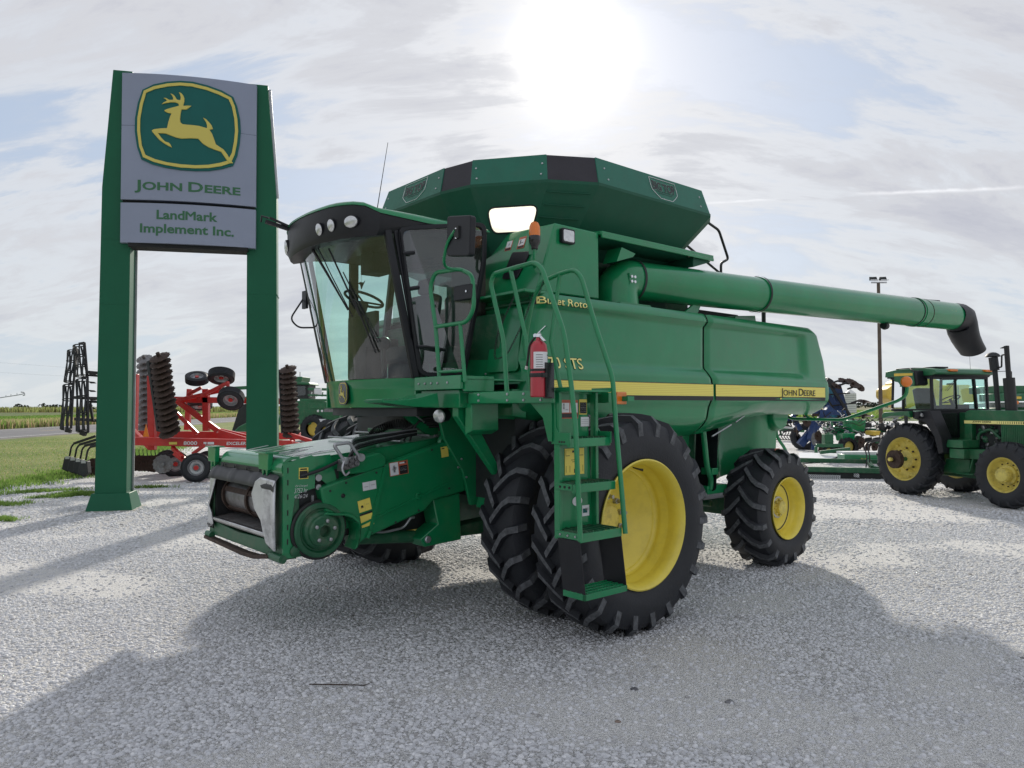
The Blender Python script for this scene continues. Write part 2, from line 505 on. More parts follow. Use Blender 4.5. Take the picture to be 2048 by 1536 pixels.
def lettering(mb, pieces, org, right, up, width=None, height=None, bold=0.0, extrude=0.0, shear=0.0, warp=None, gap=0.0):
    """pieces: [(text, relative size)], laid one after the other and fitted into width x height; org is bottom left"""
    V = []; F = []; x = 0.0
    for (tx, sz) in pieces:
        if tx == ' ': x += 0.28 * sz; continue
        vs, fs = text_geo(tx, sz, 0.0 if tx == 'M' else (min(bold, .012) if tx == 'J' and bold < .028 else bold), extrude, shear)
        if not vs: continue
        mn = min(v.x for v in vs); mx = max(v.x for v in vs)
        for dx in ((-.9 * bold, .9 * bold) if tx == 'M' and bold > .01 else ()):
            o = len(V)
            V += [Vector((v.x - mn + x + dx, v.y, v.z)) for v in vs]; F += [tuple(i + o for i in f) for f in fs]
        o = len(V)
        V += [Vector((v.x - mn + x, v.y, v.z)) for v in vs]
        F += [tuple(i + o for i in f) for f in fs]
        x += mx - mn + 0.07 * sz + gap
    X0, X1 = min(v.x for v in V), max(v.x for v in V)
    Y0, Y1 = min(v.y for v in V), max(v.y for v in V)
    sx = width / (X1 - X0) if width else 1.0
    sy = height / (Y1 - Y0) if height else sx
    if not width: sx = sy
    org, right, up = Vector(org), Vector(right).normalized(), Vector(up).normalized()
    nn = right.cross(up)
    res = []
    for v in V:
        u, t = (v.x - X0) * sx, (v.y - Y0) * sy
        p = org + right * u + up * t + nn * v.z
        if warp: p = warp(p)
        res.append(p)
    mb.add(res, F)
    return mb


# ------------------------------------------------------------------ tyres and rims (axis = local +y is the outer side)
def tyre_mesh(name, Ro, Ri, W, nl, hl=0.045, direction=1, lug=None, lw=0.055, ribs=False):
    mb = MB()
    Rc = Ro - hl
    w = W / 2
    prof = [(Ri, -w * 0.72), (Ri + 0.02, -w * 0.86), (Ri + (Rc - Ri) * 0.3, -w * 0.99), (Ri + (Rc - Ri) * 0.55, -w * 1.0),
            (Rc - 0.11 * (Rc - Ri) - 0.03, -w * 0.93), (Rc - 0.022, -w * 0.80), (Rc - 0.006, -w * 0.5), (Rc, 0)]
    prof = prof + [(r, -t) for r, t in prof[-2::-1]]
    mb.lathe(prof, (0, 0, 0), (0, 1, 0), 72)
    def rad(y):
        pts = [(0, Rc), (w * .5, Rc - .006), (w * .80, Rc - .022), (w * .93, Rc - .11 * (Rc - Ri) - .03), (w, Ri + (Rc - Ri) * .55), (w * 1.2, Ri + (Rc - Ri) * .5)]
        y = abs(y)
        for (a, ra), (b, rb) in zip(pts, pts[1:]):
            if y <= b: return ra + (rb - ra) * (y - a) / (b - a)
        return pts[-1][1]
    if ribs:
        for k in range(5):
            yy = (k - 2) * w * 0.33
            mb.lathe([(Rc - .01, yy - w * .12), (Ro, yy - w * .11), (Ro, yy + w * .11), (Rc - .01, yy + w * .12)], (0, 0, 0), (0, 1, 0), 60)
        return mb.mesh(name, RUB, 40)
    for side in (-1, 1):
        for i in range(nl):
            ph0 = 2 * math.pi * (i + (0.5 if side > 0 else 0)) / nl
            ys = [-0.02, w * .20, w * .45, w * .72, w * .92, w * .985]
            adv = [0.0, .26, .50, .66, .72, .75]
            span = 0.36 * (20 / nl) * 1.0
            hh = [hl, hl, hl, hl * 1.02, hl * .85, hl * .05]
            ww = [lw * .95, lw, lw, lw * 1.15, lw * 1.35, lw * 1.6]
            rings = []
            for y, a, h, q in zip(ys, adv, hh, ww):
                rb = rad(y) - 0.012
                ph = ph0 + direction * a * span
                yy = side * y
                ring = []
                if h <= hl * .86:  # shoulder part leans outwards
                    ox = side * (h * 0.55)
                    rt = rb + 0.012 + h * 0.75
                else:
                    ox = 0; rt = rb + 0.012 + h
                for dq, rr, oy in ((-q * .68, rb, 0), (-q * .44, rt, ox), (q * .44, rt, ox), (q * .68, rb, 0)):
                    # slanted bar: shift across the bar direction
                    dphi = dq / Ro * 0.9
                    dy = side * dq * 0.28 * direction * (1 if abs(y) < w * .8 else 0)
                    an = ph + dphi
                    ring.append((rr * math.sin(an), yy + oy - dy, rr * math.cos(an)))
                rings.append(ring)
            o = len(mb.v)
            for r in rings: mb.v += r
            m = len(rings)
            for j in range(m - 1):
                for k in range(3):
                    a = o + j * 4 + k
                    mb.f.append((a, a + 1, a + 5, a + 4)); mb.m.append(lug if k == 1 and lug else None)
            mb.f.append((o, o + 1, o + 2, o + 3)); mb.m.append(None)
            e = o + (m - 1) * 4
            mb.f.append((e + 3, e + 2, e + 1, e)); mb.m.append(None)
    return mb.mesh(name, RUB, 28)


def link(me, name, parent, loc=(0, 0, 0), rot=(0, 0, 0)):
    o = bpy.data.objects.new(name, me); COL.objects.link(o)
    o.parent = parent; o.location = loc; o.rotation_euler = rot
    return o

# ================================================================== COMBINE HARVESTER
# local axes: +x forward, +y the machine's left, z up; origin on the ground under the front axle
CX, CY, CR = -0.489, 8.43, math.atan2(-0.6494, -0.7604)
combine = root('combine_harvester', (CX, CY, 0), CR,
               'large green combine harvester with dual front tyres, raised grain tank and folded unloading auger', 'combine harvester')
K = combine

# ---- wheels
ft = tyre_mesh('front_tyre', 0.975, 0.545, 0.52, 22, 0.052, direction=-1, lug=RUBT, lw=0.060)
rt = tyre_mesh('rear_tyre', 0.735, 0.37, 0.56, 17, 0.048, direction=1, lug=RUBT, lw=0.064)


def rim_outer():
    m = MB()
    m.lathe([(0.535, -0.30), (0.575, -0.27), (0.575, -0.245), (0.545, -0.22), (0.54, -0.10), (0.50, -0.03), (0.50, 0.03),
             (0.535, 0.09), (0.545, 0.20), (0.565, 0.225), (0.572, 0.245), (0.560, 0.252), (0.538, 0.228), (0.522, 0.19), (0.516, 0.14), (0.530, 0.10), (0.526, 0.05), (0.505, 0.01),
             (0.498, -0.03), (0.482, -0.050), (0.468, -0.052), (0.462, -0.064), (0.450, -0.070), (0.32, -0.20), (0.27, -0.235), (0.24, -0.24), (0, -0.24)],
            (0, 0, 0), (0, 1, 0), 64)
    return m.mesh('front_rim', Y, 50)


def rim_rear():
    m = MB()
    m.lathe([(0.35, -0.27), (0.385, -0.26), (0.365, -0.22), (0.35, -0.1), (0.32, 0.0), (0.345, 0.09), (0.362, 0.235), (0.385, 0.262),
             (0.378, 0.270), (0.358, 0.245), (0.345, 0.21), (0.335, 0.17), (0.330, 0.15), (0.318, 0.13), (0.312, 0.10), (0.303, 0.115), (0.298, 0.10),
             (0.285, 0.085), (0.26, 0.07), (0.17, 0.06), (0.14, 0.085), (0.09, 0.085), (0, 0.085)],
            (0, 0, 0), (0, 1, 0), 56)
    return m.mesh('rear_rim', Y, 50)


ro, rr = rim_outer(), rim_rear()
bolts = MB()
for k in range(10):
    a = 2 * math.pi * k / 10
    bolts.lathe([(0.028, -0.065), (0.028, -0.02), (0.018, -0.018), (0.018, 0.03), (0, 0.03)], (0.205 * math.cos(a), -0.18, 0.205 * math.sin(a)), (0, 1, 0), 8)
bolts = bolts.mesh('bolt_ring', ZINC)
hub = MB()
hub.lathe([(0.15, -0.25), (0.15, -0.20), (0.12, -0.17), (0.06, -0.16), (0, -0.16)], (0, 0, 0), (0, 1, 0), 28)
hub = hub.mesh('hub', YD)
rhub = MB()
rhub.lathe([(0.285, .002), (0.292, .010), (0.299, .012), (0.299, .002)], (0, 0, 0), (0, 1, 0), 36, mat=INK)
rhub.lathe([(0.135, 0.0), (0.135, 0.03), (0.115, 0.034), (0.115, .0)], (0, 0, 0), (0, 1, 0), 28, mat=ZINC)
rhub.lathe([(0.115, 0.0), (0.115, 0.035), (0.085, 0.04), (0.085, 0.09), (0.07, 0.10), (0, 0.10)], (0, 0, 0), (0, 1, 0), 28)
for k in range(8):
    a = 2 * math.pi * k / 8
    rhub.lathe([(0.014, 0.03), (0.014, 0.06), (0, 0.06)], (0.10 * math.cos(a), 0, 0.10 * math.sin(a)), (0, 1, 0), 8)
rhub.v = [(a, b + .085, c) for a, b, c in rhub.v]
rhub = rhub.mesh('hub', YD)


def wheel(x, y, z, side, kind, spin=0.0):
    wl = bpy.data.objects.new('wheel', None); COL.objects.link(wl); wl.parent = K
    wl.location = (x, y, z)
    wl.rotation_euler = (0, 0, 0 if side > 0 else math.pi)
    d = -spin
    if kind == 'front':
        link(ft, 'tyre', wl, rot=(0, d, 0)); link(ro, 'rim', wl); link(hub, 'hub', wl); link(bolts, 'bolt_ring', wl, rot=(0, 0.2, 0))
    elif kind == 'inner':
        link(ft, 'tyre', wl, rot=(0, d, 0)); link(ro, 'rim', wl)
    else:
        link(rt, 'tyre', wl, rot=(0, d, 0)); link(rr, 'rim', wl); link(rhub, 'hub', wl)
    return wl


wheel(0, 2.30, 0.955, 1, 'front', 0.10)
wheel(0, 1.60, 0.955, 1, 'inner', 0.02)
wheel(0, -1.60, 0.955, -1, 'inner', 0.3)
wheel(0, -2.30, 0.955, -1, 'front', 0.2)
wheel(-3.5, 1.68, 0.715, 1, 'rear', 0.13)
wheel(-3.5, -1.68, 0.715, -1, 'rear', 0.4)
# valve stem on outer rim
m = MB(); m.tube([(0.10, 2.49, 1.455), (0.08, 2.55, 1.44), (0.06, 2.57, 1.435)], [0.006, 0.008, 0.012], 8); m.build('valve_stem', INK, K)

# ---- axles and chassis
m = MB()
m.tube([(0, -1.9, 0.955), (0, 1.9, 0.955)], 0.13, 20)
m.lathe([(0.28, 1.15), (0.30, 1.2), (0.30, 1.30), (0.2, 1.34)], (0, 0, 0.955), (0, 1, 0), 24)
m.box(-0.22, 0.28, -1.15, 1.15, 0.72, 1.22)
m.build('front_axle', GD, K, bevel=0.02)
m = MB()
m.box(-3.68, -3.36, -1.35, 1.35, 0.56, 0.80)
m.box(-3.75, -3.30, -0.35, 0.35, 0.75, 1.35)
m.tube([(-3.15, -1.0, 0.72), (-3.15, 1.05, 0.72)], 0.045, 12)
m.tube([(-3.42, 1.30, 0.715), (-3.42, 1.55, 0.715)], 0.14, 16)
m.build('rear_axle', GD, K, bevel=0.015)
m = MB()
# main hull under the side panels
m.prism([(0.55, 2.9), (0.42, 1.1), (0.2, 0.85), (-0.9, 0.78), (-2.5, 1.0), (-3.1, 1.35), (-3.3, 1.9), (-4.85, 1.95), (-4.85, 2.95)], side_fn, -1.18, 1.18)
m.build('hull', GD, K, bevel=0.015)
m = MB()
m.box(-4.75, 0.38, -1.60, 1.60, 1.98, 2.98)
m.box(-1.95, -0.9, 1.15, 1.5, 1.35, 2.0)
m.build('inner_body', DKM, K)
# sheet-metal side below the panel between the wheels
m = MB()
m.prism([(-0.75, 1.75), (-0.75, 0.95), (-1.5, 1.02), (-2.35, 1.12), (-2.45, 1.70)], side_fn, 1.20, 1.24)
m.tube([(-1.55, 1.245, 1.28), (-1.63, 1.245, 1.34)], 0.03, 8)
m.build('lower_side_sheet', G, K, bevel=0.004)
m = MB()
m.prism([(-0.9, 0.62), (-2.6, 0.66), (-2.6, 0.80), (-0.9, 0.80)], side_fn, 0.75, 0.95)
m.prism([(0.2, 0.70), (-3.3, 0.74), (-3.3, 0.86), (0.2, 0.84)], side_fn, 0.45, 0.62)
m.prism([(0.2, 0.70), (-3.3, 0.74), (-3.3, 0.86), (0.2, 0.84)], side_fn, -0.62, -0.45)
m.build('chassis_rail', DKM, K, bevel=0.01)
# rear ladder post and black hose behind the duals
m = MB()
m.tube(smooth_path([(-2.35, 1.50, 1.70), (-2.42, 1.50, 1.25), (-2.56, 1.46, 1.10), (-2.56, 1.44, 0.98)], 0.1), 0.035, 10)
m.box(-2.62, -2.50, 1.36, 1.52, 1.16, 1.24)
m.box(-2.92, -2.50, 1.1, 1.45, 0.92, 1.02)
m.build('frame_strut', G, K, bevel=0.006)
m = MB()
for i in range(12):
    m.lathe([(0.035, -.008), (0.05, 0), (0.035, .008)], (-2.50 - i * 0.035, 1.40, 0.90), (1, 0, 0), 10)
m.build('drive_chain', ZINC, K)
m = MB(); m.loft([[(-2.65 + .02 * k, 1.35 + .16 * math.cos(a), z + .20 * math.sin(a) * .3) for a in [2 * math.pi * i / 16 for i in range(16)]] for k, z in enumerate([1.75, 1.5, 1.25, 1.0])])
m.build('rubber_duct', BLK, K)
# linkage rod under the panel
m = MB(); m.tube([(-2.35, 1.62, 1.63), (-2.75, 1.62, 1.76)], 0.010, 8); m.tube([(-2.85, 1.62, 1.79), (-3.25, 1.58, 1.92)], 0.008, 8)
m.build('latch_rod', ZINC, K)
# discharge housing behind the rear wheel
m = MB()


def disch(u, v):
    x = -2.9 - 1.15 * u
    z = 1.95 - v * (0.95 - 0.18 * u)
    y = 1.28 - 0.28 * math.sin(math.pi * min(1, u * 1.3)) * (1 - v * .3) + 0.06 * u
    return (x, y, z)


m.grid(disch, 16, 8)
m.prism([(-3.95, 1.92), (-3.98, 1.15), (-4.18, 1.12), (-4.30, 1.35), (-4.36, 1.92)], side_fn, -1.3, 1.32)
m.build('straw_discharge_hood', G, K, bevel=0.02)
m = MB()
m.lathe([(0.0, -.5), (0.22, -.5), (0.22, .4), (0.19, .46), (0, .46)], (-4.28, 0.95, 1.86), (0, 1, 0), 28)
m.build('rear_drum_cover', G, K, bevel=0.01)
m = MB()
m.box(-4.30, -4.12, 1.325, 1.33, 1.24, 1.30); m.build('caution_sticker', LABELW, K)
m = MB()
m.box(-4.36, -4.24, 1.325, 1.332, 1.28, 1.40, mat=None); m.box(-4.36, -4.24, 1.325, 1.335, 1.37, 1.40, mat=LABELR)
m.build('caution_sticker', LABELW, K)

# ---- side panels
ZB = [(-5.3, 1.90), (-5.0, 1.86), (-3.9, 1.875), (-3.5, 1.86), (-3.1, 1.80), (-2.7, 1.72), (-2.35, 1.665), (-1.9, 1.64), (-1.2, 1.66), (-0.5, 1.75), (0.1, 1.83), (0.8, 1.90)]


def interp(tab, x):
    if x <= tab[0][0]: return tab[0][1]
    for (a, b), (c, d) in zip(tab, tab[1:]):
        if x <= c: return b + (d - b) * (x - a) / (c - a)
    return tab[-1][1]


def sstep(a, b, x):
    t = max(0, min(1, (x - a) / (b - a))); return t * t * (3 - 2 * t)


XF = [(1.6, 0.72), (1.9, 0.70), (2.2, 0.62), (3.06, 0.45)]
XS = [(1.6, -2.14), (1.8, -2.17), (2.05, -2.24), (2.22, -2.27), (2.45, -2.20), (3.06, -2.215)]
XR = [(1.8, -5.02), (1.95, -5.14), (2.2, -5.17), (2.6, -5.06), (2.95, -4.88), (3.06, -4.72)]


def py_(x, z):
    y = 1.70
    y += 0.022 * sstep(1.96, 2.06, z) * (1 - sstep(2.30, 2.36, z))
    xr0 = -4.28 - 0.12 * (3.0 - z)
    y -= 0.055 * sstep(2.34, 2.44, z) * (1 - sstep(2.90, 2.96, z)) * sstep(xr0 - 0.16, xr0, x)
    if x > -3.95: y -= 0.010 * math.exp(-((z - 2.945) / 0.008) ** 2)
    if z > 2.96: y -= 4.5 * (z - 2.96) ** 2
    zb = interp(ZB, x)
    if z < zb + 0.22: y -= 0.20 * (1 - (z - zb) / 0.22) ** 2
    xr = interp(XR, z)
    if x < xr + 0.16: y -= 0.16 * (1 - max(0, x - xr) / 0.16) ** 2
    xf = interp(XF, z)
    if x > xf - 0.10: y -= 0.10 * (1 - max(0, xf - x) / 0.10) ** 2
    return y


def panel(name, ta, tb, sgn=1, nu=60, nv=90):
    m = MB()
    def fn(u, v):
        # nominal x first, then exact height along that station
        xm = (interp(ta, 2.4) * (1 - u) + interp(tb, 2.4) * u)
        zb = interp(ZB, xm); z = zb + (3.055 - zb) * v
        x = interp(ta, z) * (1 - u) + interp(tb, z) * u
        y = py_(x, z)
        if u < 0.001 or u > 0.999: y -= 0.03
        return (x, sgn * y, z)
    m.grid(fn, nu, nv, flip=sgn < 0)
    # hem at the split so that the panel shows its thickness
    return m.build(name, G, K, smooth=50)


panel('front_side_panel', XF, [(z, x + 0.014) for z, x in XS])
panel('rear_side_panel', [(z, x - 0.014) for z, x in XS], XR)
panel('side_panel_right', [(z, x) for z, x in XF], XR, sgn=-1, nu=40, nv=30).name = 'far_side_panel'
m = MB()
m.box(-4.80, 0.45, -1.56, 1.56, 2.97, 3.00)
m.prism([(-4.74, 3.0), (-5.02, 2.2), (-4.95, 1.98), (-4.7, 1.98)], side_fn, -1.6, 1.58)
m.build('top_deck_sheet', GD, K, bevel=0.01)

# stripe following the panel
def strip(name, z0, z1, xa, xb, off, mat, n=60, nz=3, point=0.0):
    m = MB()
    def fn(u, v):
        z = z0 + (z1 - z0) * v
        x = xa + (xb - xa) * u
        if u == 0: x += point * (1 - v)
        return (x, py_(max(min(x, 0.48), -4.98), z) + off, z)
    m.grid(fn, n, nz)
    return m.build(name, mat, K, smooth=60)


for a, b, nm in ((0.56, -2.235, 0), (-2.285, -4.90, 1)):
    strip('black_stripe', 2.052, 2.243, a, b - (0.012 if nm else 0), 0.0025, INK)
    strip('yellow_stripe', 2.102, 2.236, a - 0.03 * (1 - nm), b, 0.005, STRIPE)

RT, UP = (-1, 0, 0), (0, 0, 1)
JD = [('J', 1.25), ('OHN', 1.0), (' ', 1.0), ('D', 1.25), ('EERE', 1.0)]
on_panel = lambda off: (lambda p: Vector((p.x, py_(p.x, p.z) + off, p.z)))
# yellow outline then the black brand letters on the rear of the stripe
m = MB(); lettering(m, JD, (-3.70, 1.73, 2.070), RT, UP, 0.93, 0.145, bold=0.022, warp=on_panel(0.008)); m.build('brand_lettering_outline', STRIPE, K, smooth=0)
m = MB(); lettering(m, JD, (-3.72, 1.73, 2.088), RT, UP, 0.89, 0.125, bold=0.006, warp=on_panel(0.012)); m.build('brand_lettering', INK, K, smooth=0)
m = MB(); lettering(m, [('Bullet Rotor', 1)], (0.458, 1.7, 2.945), RT, UP, 0.69, 0.078, bold=0.012, shear=0.1, warp=on_panel(0.004)); m.build('rotor_lettering_outline', INK, K, smooth=0)
m = MB(); lettering(m, [('Bullet Rotor', 1)], (0.45, 1.7, 2.950), RT, UP, 0.675, 0.070, bold=0.004, shear=0.1, warp=on_panel(0.008)); m.build('rotor_lettering', LETY, K, smooth=0)
m = MB(); lettering(m, [('9770 STS', 1)], (0.508, 1.7, 2.342), RT, UP, 0.645, 0.122, bold=0.026, shear=0.25, warp=on_panel(0.004)); m.build('model_lettering_outline', INK, K, smooth=0)
m = MB(); lettering(m, [('9770 STS', 1)], (0.50, 1.7, 2.348), RT, UP, 0.63, 0.110, bold=0.006, shear=0.25, warp=on_panel(0.008)); m.build('model_lettering', LETY, K, smooth=0)

# ---- front wall of the body, beside the cab
m = MB()
def fwall(u, v):
    z = 2.12 + (3.06 - 2.12) * v
    y = -1.62 + 3.24 * u
    return (interp(XF, z) - 0.06 + 0.02 * (1 - abs(2 * u - 1)), y, z)
m.grid(fwall, 8, 6)
m.build('front_wall', G, K)
m = MB()
m.prism(round_poly([(1.02, 2.32), (1.50, 2.32), (1.42, 2.95), (1.02, 2.95)], 0.05), lambda u, v, w: (interp(XF, v) - 0.045 + w, u, v), 0, 0.02)
m.build('service_door', G, K, bevel=0.006)
m = MB()
m.box(0.30, 0.62, 0.85, 1.66, 3.045, 3.075)
m.prism([(0.55, 1.88), (0.55, 2.15), (0.72, 2.15), (0.72, 1.9)], side_fn, 0.95, 1.60)
m.build('wall_cap', G, K, bevel=0.008)

# ---- tower beside the grain tank (carries beacon and work light)
m = MB()
lo = [(0.42, 1.60, 3.075), (-0.45, 1.60, 3.075), (-0.45, 0.6, 3.075), (0.42, 0.6, 3.075)]
hi = [(0.17, 1.60, 3.765), (-0.45, 1.60, 3.765), (-0.45, 0.6, 3.80), (0.17, 0.6, 3.80)]
m.loft([lo, hi])
m.build('clean_grain_housing', G, K, bevel=0.018)
tower_x = lambda z: 0.42 - 0.25 * (z - 3.075) / 0.69
m = MB()
m.prism(round_poly([(1.03, 3.27), (1.27, 3.24), (1.37, 3.51), (1.08, 3.55)], 0.03), lambda u, v, w: (tower_x(v) + w, u, v), 0.004, 0.025)
m.build('black_vent_cover', BLK, K, bevel=0.006)
def sticker(name, y0, y1, z0, z1, base, mats=(), xf=tower_x, off=0.004):
    m = MB()
    f = lambda u, v, w: (xf(v) + w, u, v)
    m.prism([(y0, z0), (y1, z0), (y1, z1), (y0, z1)], f, off, off + 0.002)
    for (a, b, c, d, mt) in mats:
        yy0, yy1 = y0 + (y1 - y0) * a, y0 + (y1 - y0) * b
        zz0, zz1 = z0 + (z1 - z0) * c, z0 + (z1 - z0) * d
        m.prism([(yy0, zz0), (yy1, zz0), (yy1, zz1), (yy0, zz1)], f, off + 0.001, off + 0.004, mt)
    return m.build(name, base, K, smooth=0)
sticker('warning_sticker', 0.92, 1.02, 3.585, 3.715, LABELR, [(0.1, .9, .25, .80, LABELW), (.45, .6, .40, .6, INK), (.1, .9, .06, .2, INK)])
sticker('warning_sticker', 1.115, 1.225, 3.575, 3.70, LABELR, [(0.1, .9, .25, .80, LABELW), (.25, .4, .35, .75, INK), (.4, .75, .45, .52, INK), (.1, .9, .06, .2, INK)])
# work light on the tower side
m = MB(); m.prism(round_poly([(-0.06, 3.575), (0.115, 3.575), (0.115, 3.72), (-0.06, 3.72)], 0.02), side_fn, 1.602, 1.645, BLK)
m.prism(round_poly([(-0.045, 3.59), (0.10, 3.59), (0.10, 3.705), (-0.045, 3.705)], 0.02), side_fn, 1.64, 1.652, REFL)
m.build('work_light', BLK, K, bevel=0.004)
# beacon on its bracket
m = MB()
m.tube(smooth_path([(0.44, 1.60, 3.30), (0.50, 1.66, 3.33), (0.50, 1.665, 3.45)], 0.05), 0.016, 10)
m.lathe([(0.05, 0), (0.05, 0.01), (0, 0.01)], (0.38, 1.60, 3.30), (1, 0.2, 0), 14)
m.box(0.46, 0.475, 1.56, 1.66, 3.42, 3.62)
m.build('beacon_bracket', G, K)
bz = 3.45
m = MB(); m.lathe([(0.03, 0), (0.035, 0.03), (0.052, 0.06), (0.055, 0.11), (0.052, 0.125), (0, 0.125)], (0.50, 1.67, bz), (0, 0, 1), 20)
bb = m.build('beacon_base', BKG, K)
m = MB(); m.lathe([(0.052, 0.122), (0.054, 0.16), (0.050, 0.21), (0.036, 0.245), (0.015, 0.258), (0, 0.259)], (0.50, 1.67, bz), (0, 0, 1), 24)
m.build('amber_lens', AMBER, bb)

# ---- grain tank
top = [(0.50, -0.93), (0.50, 0.22), (0.42, 0.62), (-0.05, 1.25), (-0.50, 1.51), (-2.36, 1.51), (-2.56, 1.36), (-2.95, 0.80), (-2.98, -0.80), (-2.56, -1.36), (-2.36, -1.51), (-0.50, -1.51), (-0.05, -1.27)]
lip = [(0.59, -1.00), (0.59, 0.27), (0.50, 0.68), (0.01, 1.33), (-0.47, 1.59), (-2.42, 1.59), (-2.64, 1.43), (-3.05, 0.85), (-3.08, -0.85), (-2.64, -1.43), (-2.42, -1.59), (-0.47, -1.59), (0.0, -1.34)]
lowr = [(0.30, -0.80), (0.30, 0.45), (0.24, 0.72), (0.02, 1.00), (-0.40, 1.14), (-1.95, 1.14), (-2.05, 1.10), (-2.15, 0.7), (-2.15, -0.7), (-2.05, -1.10), (-1.95, -1.14), (-0.40, -1.14), (-0.02, -1.02)]
N = len(top)
rub = {1, 3, 5, 12, 8, 10}
ztop = lambda i: 4.575 + (0.015 if i in (2, 3) else 0)
for i in range(N):
    j = (i + 1) % N
    mb = MB()
    A, B, C, D = (*top[i], 4.575), (*top[j], 4.575), (*[a * .985 + b * .015 for a, b in zip(lip[j], top[j])], 4.275), (*[a * .985 + b * .015 for a, b in zip(lip[i], top[i])], 4.275)
    cx = Vector((-1.2, 0, 4.4))
    n = (Vector(B) - Vector(A)).cross(Vector(D) - Vector(A)).normalized()
    if n.dot(Vector(A) - cx) < 0: n = -n
    th = 0.012 if i not in rub else 0.008
    inn = [tuple(Vector(p) - n * (0.014 + th)) for p in (A, B, C, D)]
    off = [tuple(Vector(p) - n * (0.0 if i not in rub else 0.010)) for p in (A, B, C, D)]
    mb.loft([off, inn])
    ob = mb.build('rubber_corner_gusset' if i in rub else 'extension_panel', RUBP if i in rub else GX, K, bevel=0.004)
    if i not in rub:
        # bolts
        bm_ = MB()
        for (u, v) in ((0.06, 0.35), (0.94, 0.35), (0.92, 0.75), (0.08, 0.75)):
            p = (Vector(A) * (1 - u) + Vector(B) * u) * (1 - v) + (Vector(D) * (1 - u) + Vector(C) * u) * v
            bm_.lathe([(0.012, 0), (0.010, 0.006), (0, 0.007)], p, n, 8)
        bm_.build('panel_bolts', ZINC, ob)
# lower funnel, with the window cut into the front left slope
m = MB()
L3 = lambda r, z, k: Vector((r[k][0], r[k][1], z))
ZM = 4.10
mid = [(l[0] * 0.93 + q[0] * 0.07, l[1] * 0.93 + q[1] * 0.07) for l, q in zip(lip, lowr)]
flat = {}
for i in range(N):
    j = (i + 1) % N
    a, b = L3(lip, 4.255, i), L3(lip, 4.255, j)
    c, d = L3(lowr, 3.55, j), L3(lowr, 3.55, i)
    if i == 2:
        u0, u1, v0, v1 = 0.16, 0.97, 0.30, 0.66
        P = lambda u, v: (a * (1 - u) + b * u) * (1 - v) + (d * (1 - u) + c * u) * v
        def rr_ring():
            return [P(u, v) for u, v in round_poly([(u0, v0), (u1, v0), (u1, v1), (u0, v1)], 0.13, 4)]
        ring = rr_ring()
        n_ = len(ring)
        # frame quads between facet border and ring
        q = n_ // 4
        cor = [P(0, 0), P(1, 0), P(1, 1), P(0, 1)]
        base = len(m.v); m.v += [tuple(x) for x in cor + ring]
        for s_ in range(4):
            idx = [base + 4 + (s_ * q + t) % n_ for t in range(q)]
            # fan round corner s_
            for t in range(q - 1): m.f.append((base + s_, idx[t + 1], idx[t])); m.m.append(None)
            m.f.append((base + s_, base + (s_ + 1) % 4, base + 4 + ((s_ + 1) * q) % n_, idx[-1])); m.m.append(None)
        win_ring = ring
    else:
        base = len(m.v); m.v += [tuple(x) for x in (a, b, c, d)]
        m.f.append((base, base + 1, base + 2, base + 3)); m.m.append(None)
# lip flange
for i in range(N):
    j = (i + 1) % N
    base = len(m.v)
    m.v += [tuple(L3(lip, 4.255, i)), tuple(L3(lip, 4.255, j)), tuple(L3(lip, 4.285, j)), tuple(L3(lip, 4.285, i)),
            (top[j][0], top[j][1], 4.29), (top[i][0], top[i][1], 4.29)]
    m.f += [(base, base + 1, base + 2, base + 3), (base + 3, base + 2, base + 4, base + 5)]; m.m += [None, None]
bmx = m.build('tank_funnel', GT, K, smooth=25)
mm = MB(); mm.add([tuple(p) for p in win_ring], [tuple(range(len(win_ring)))]); mm.build('tank_window', PANE, K, smooth=0)
mm = MB(); mm.tube([p + Vector((.006, .006, 0)) for p in win_ring], 0.008, 6, closed=True); mm.build('window_gasket', BLK, K)
# embossed ribs on the corner below the lip
m = MB()
for k in range(4):
    v = 0.12 + k * 0.17
    a0, a1 = L3(lip, 4.255, 3), L3(lowr, 3.55, 3)
    b0, b1 = L3(lip, 4.255, 4), L3(lowr, 3.55, 4)
    p = a0 * (1 - v) + a1 * v; q_ = b0 * (1 - v) + b1 * v
    m.tube([p + (q_ - p) * 0.05 + Vector((.003, .003, 0)), p + (q_ - p) * 0.5 + Vector((.012, .014, -.004)), q_ + (p - q_) * 0.1 + Vector((.002, .004, 0))], 0.006, 6)
m.build('stiffening_rib', GT, K)
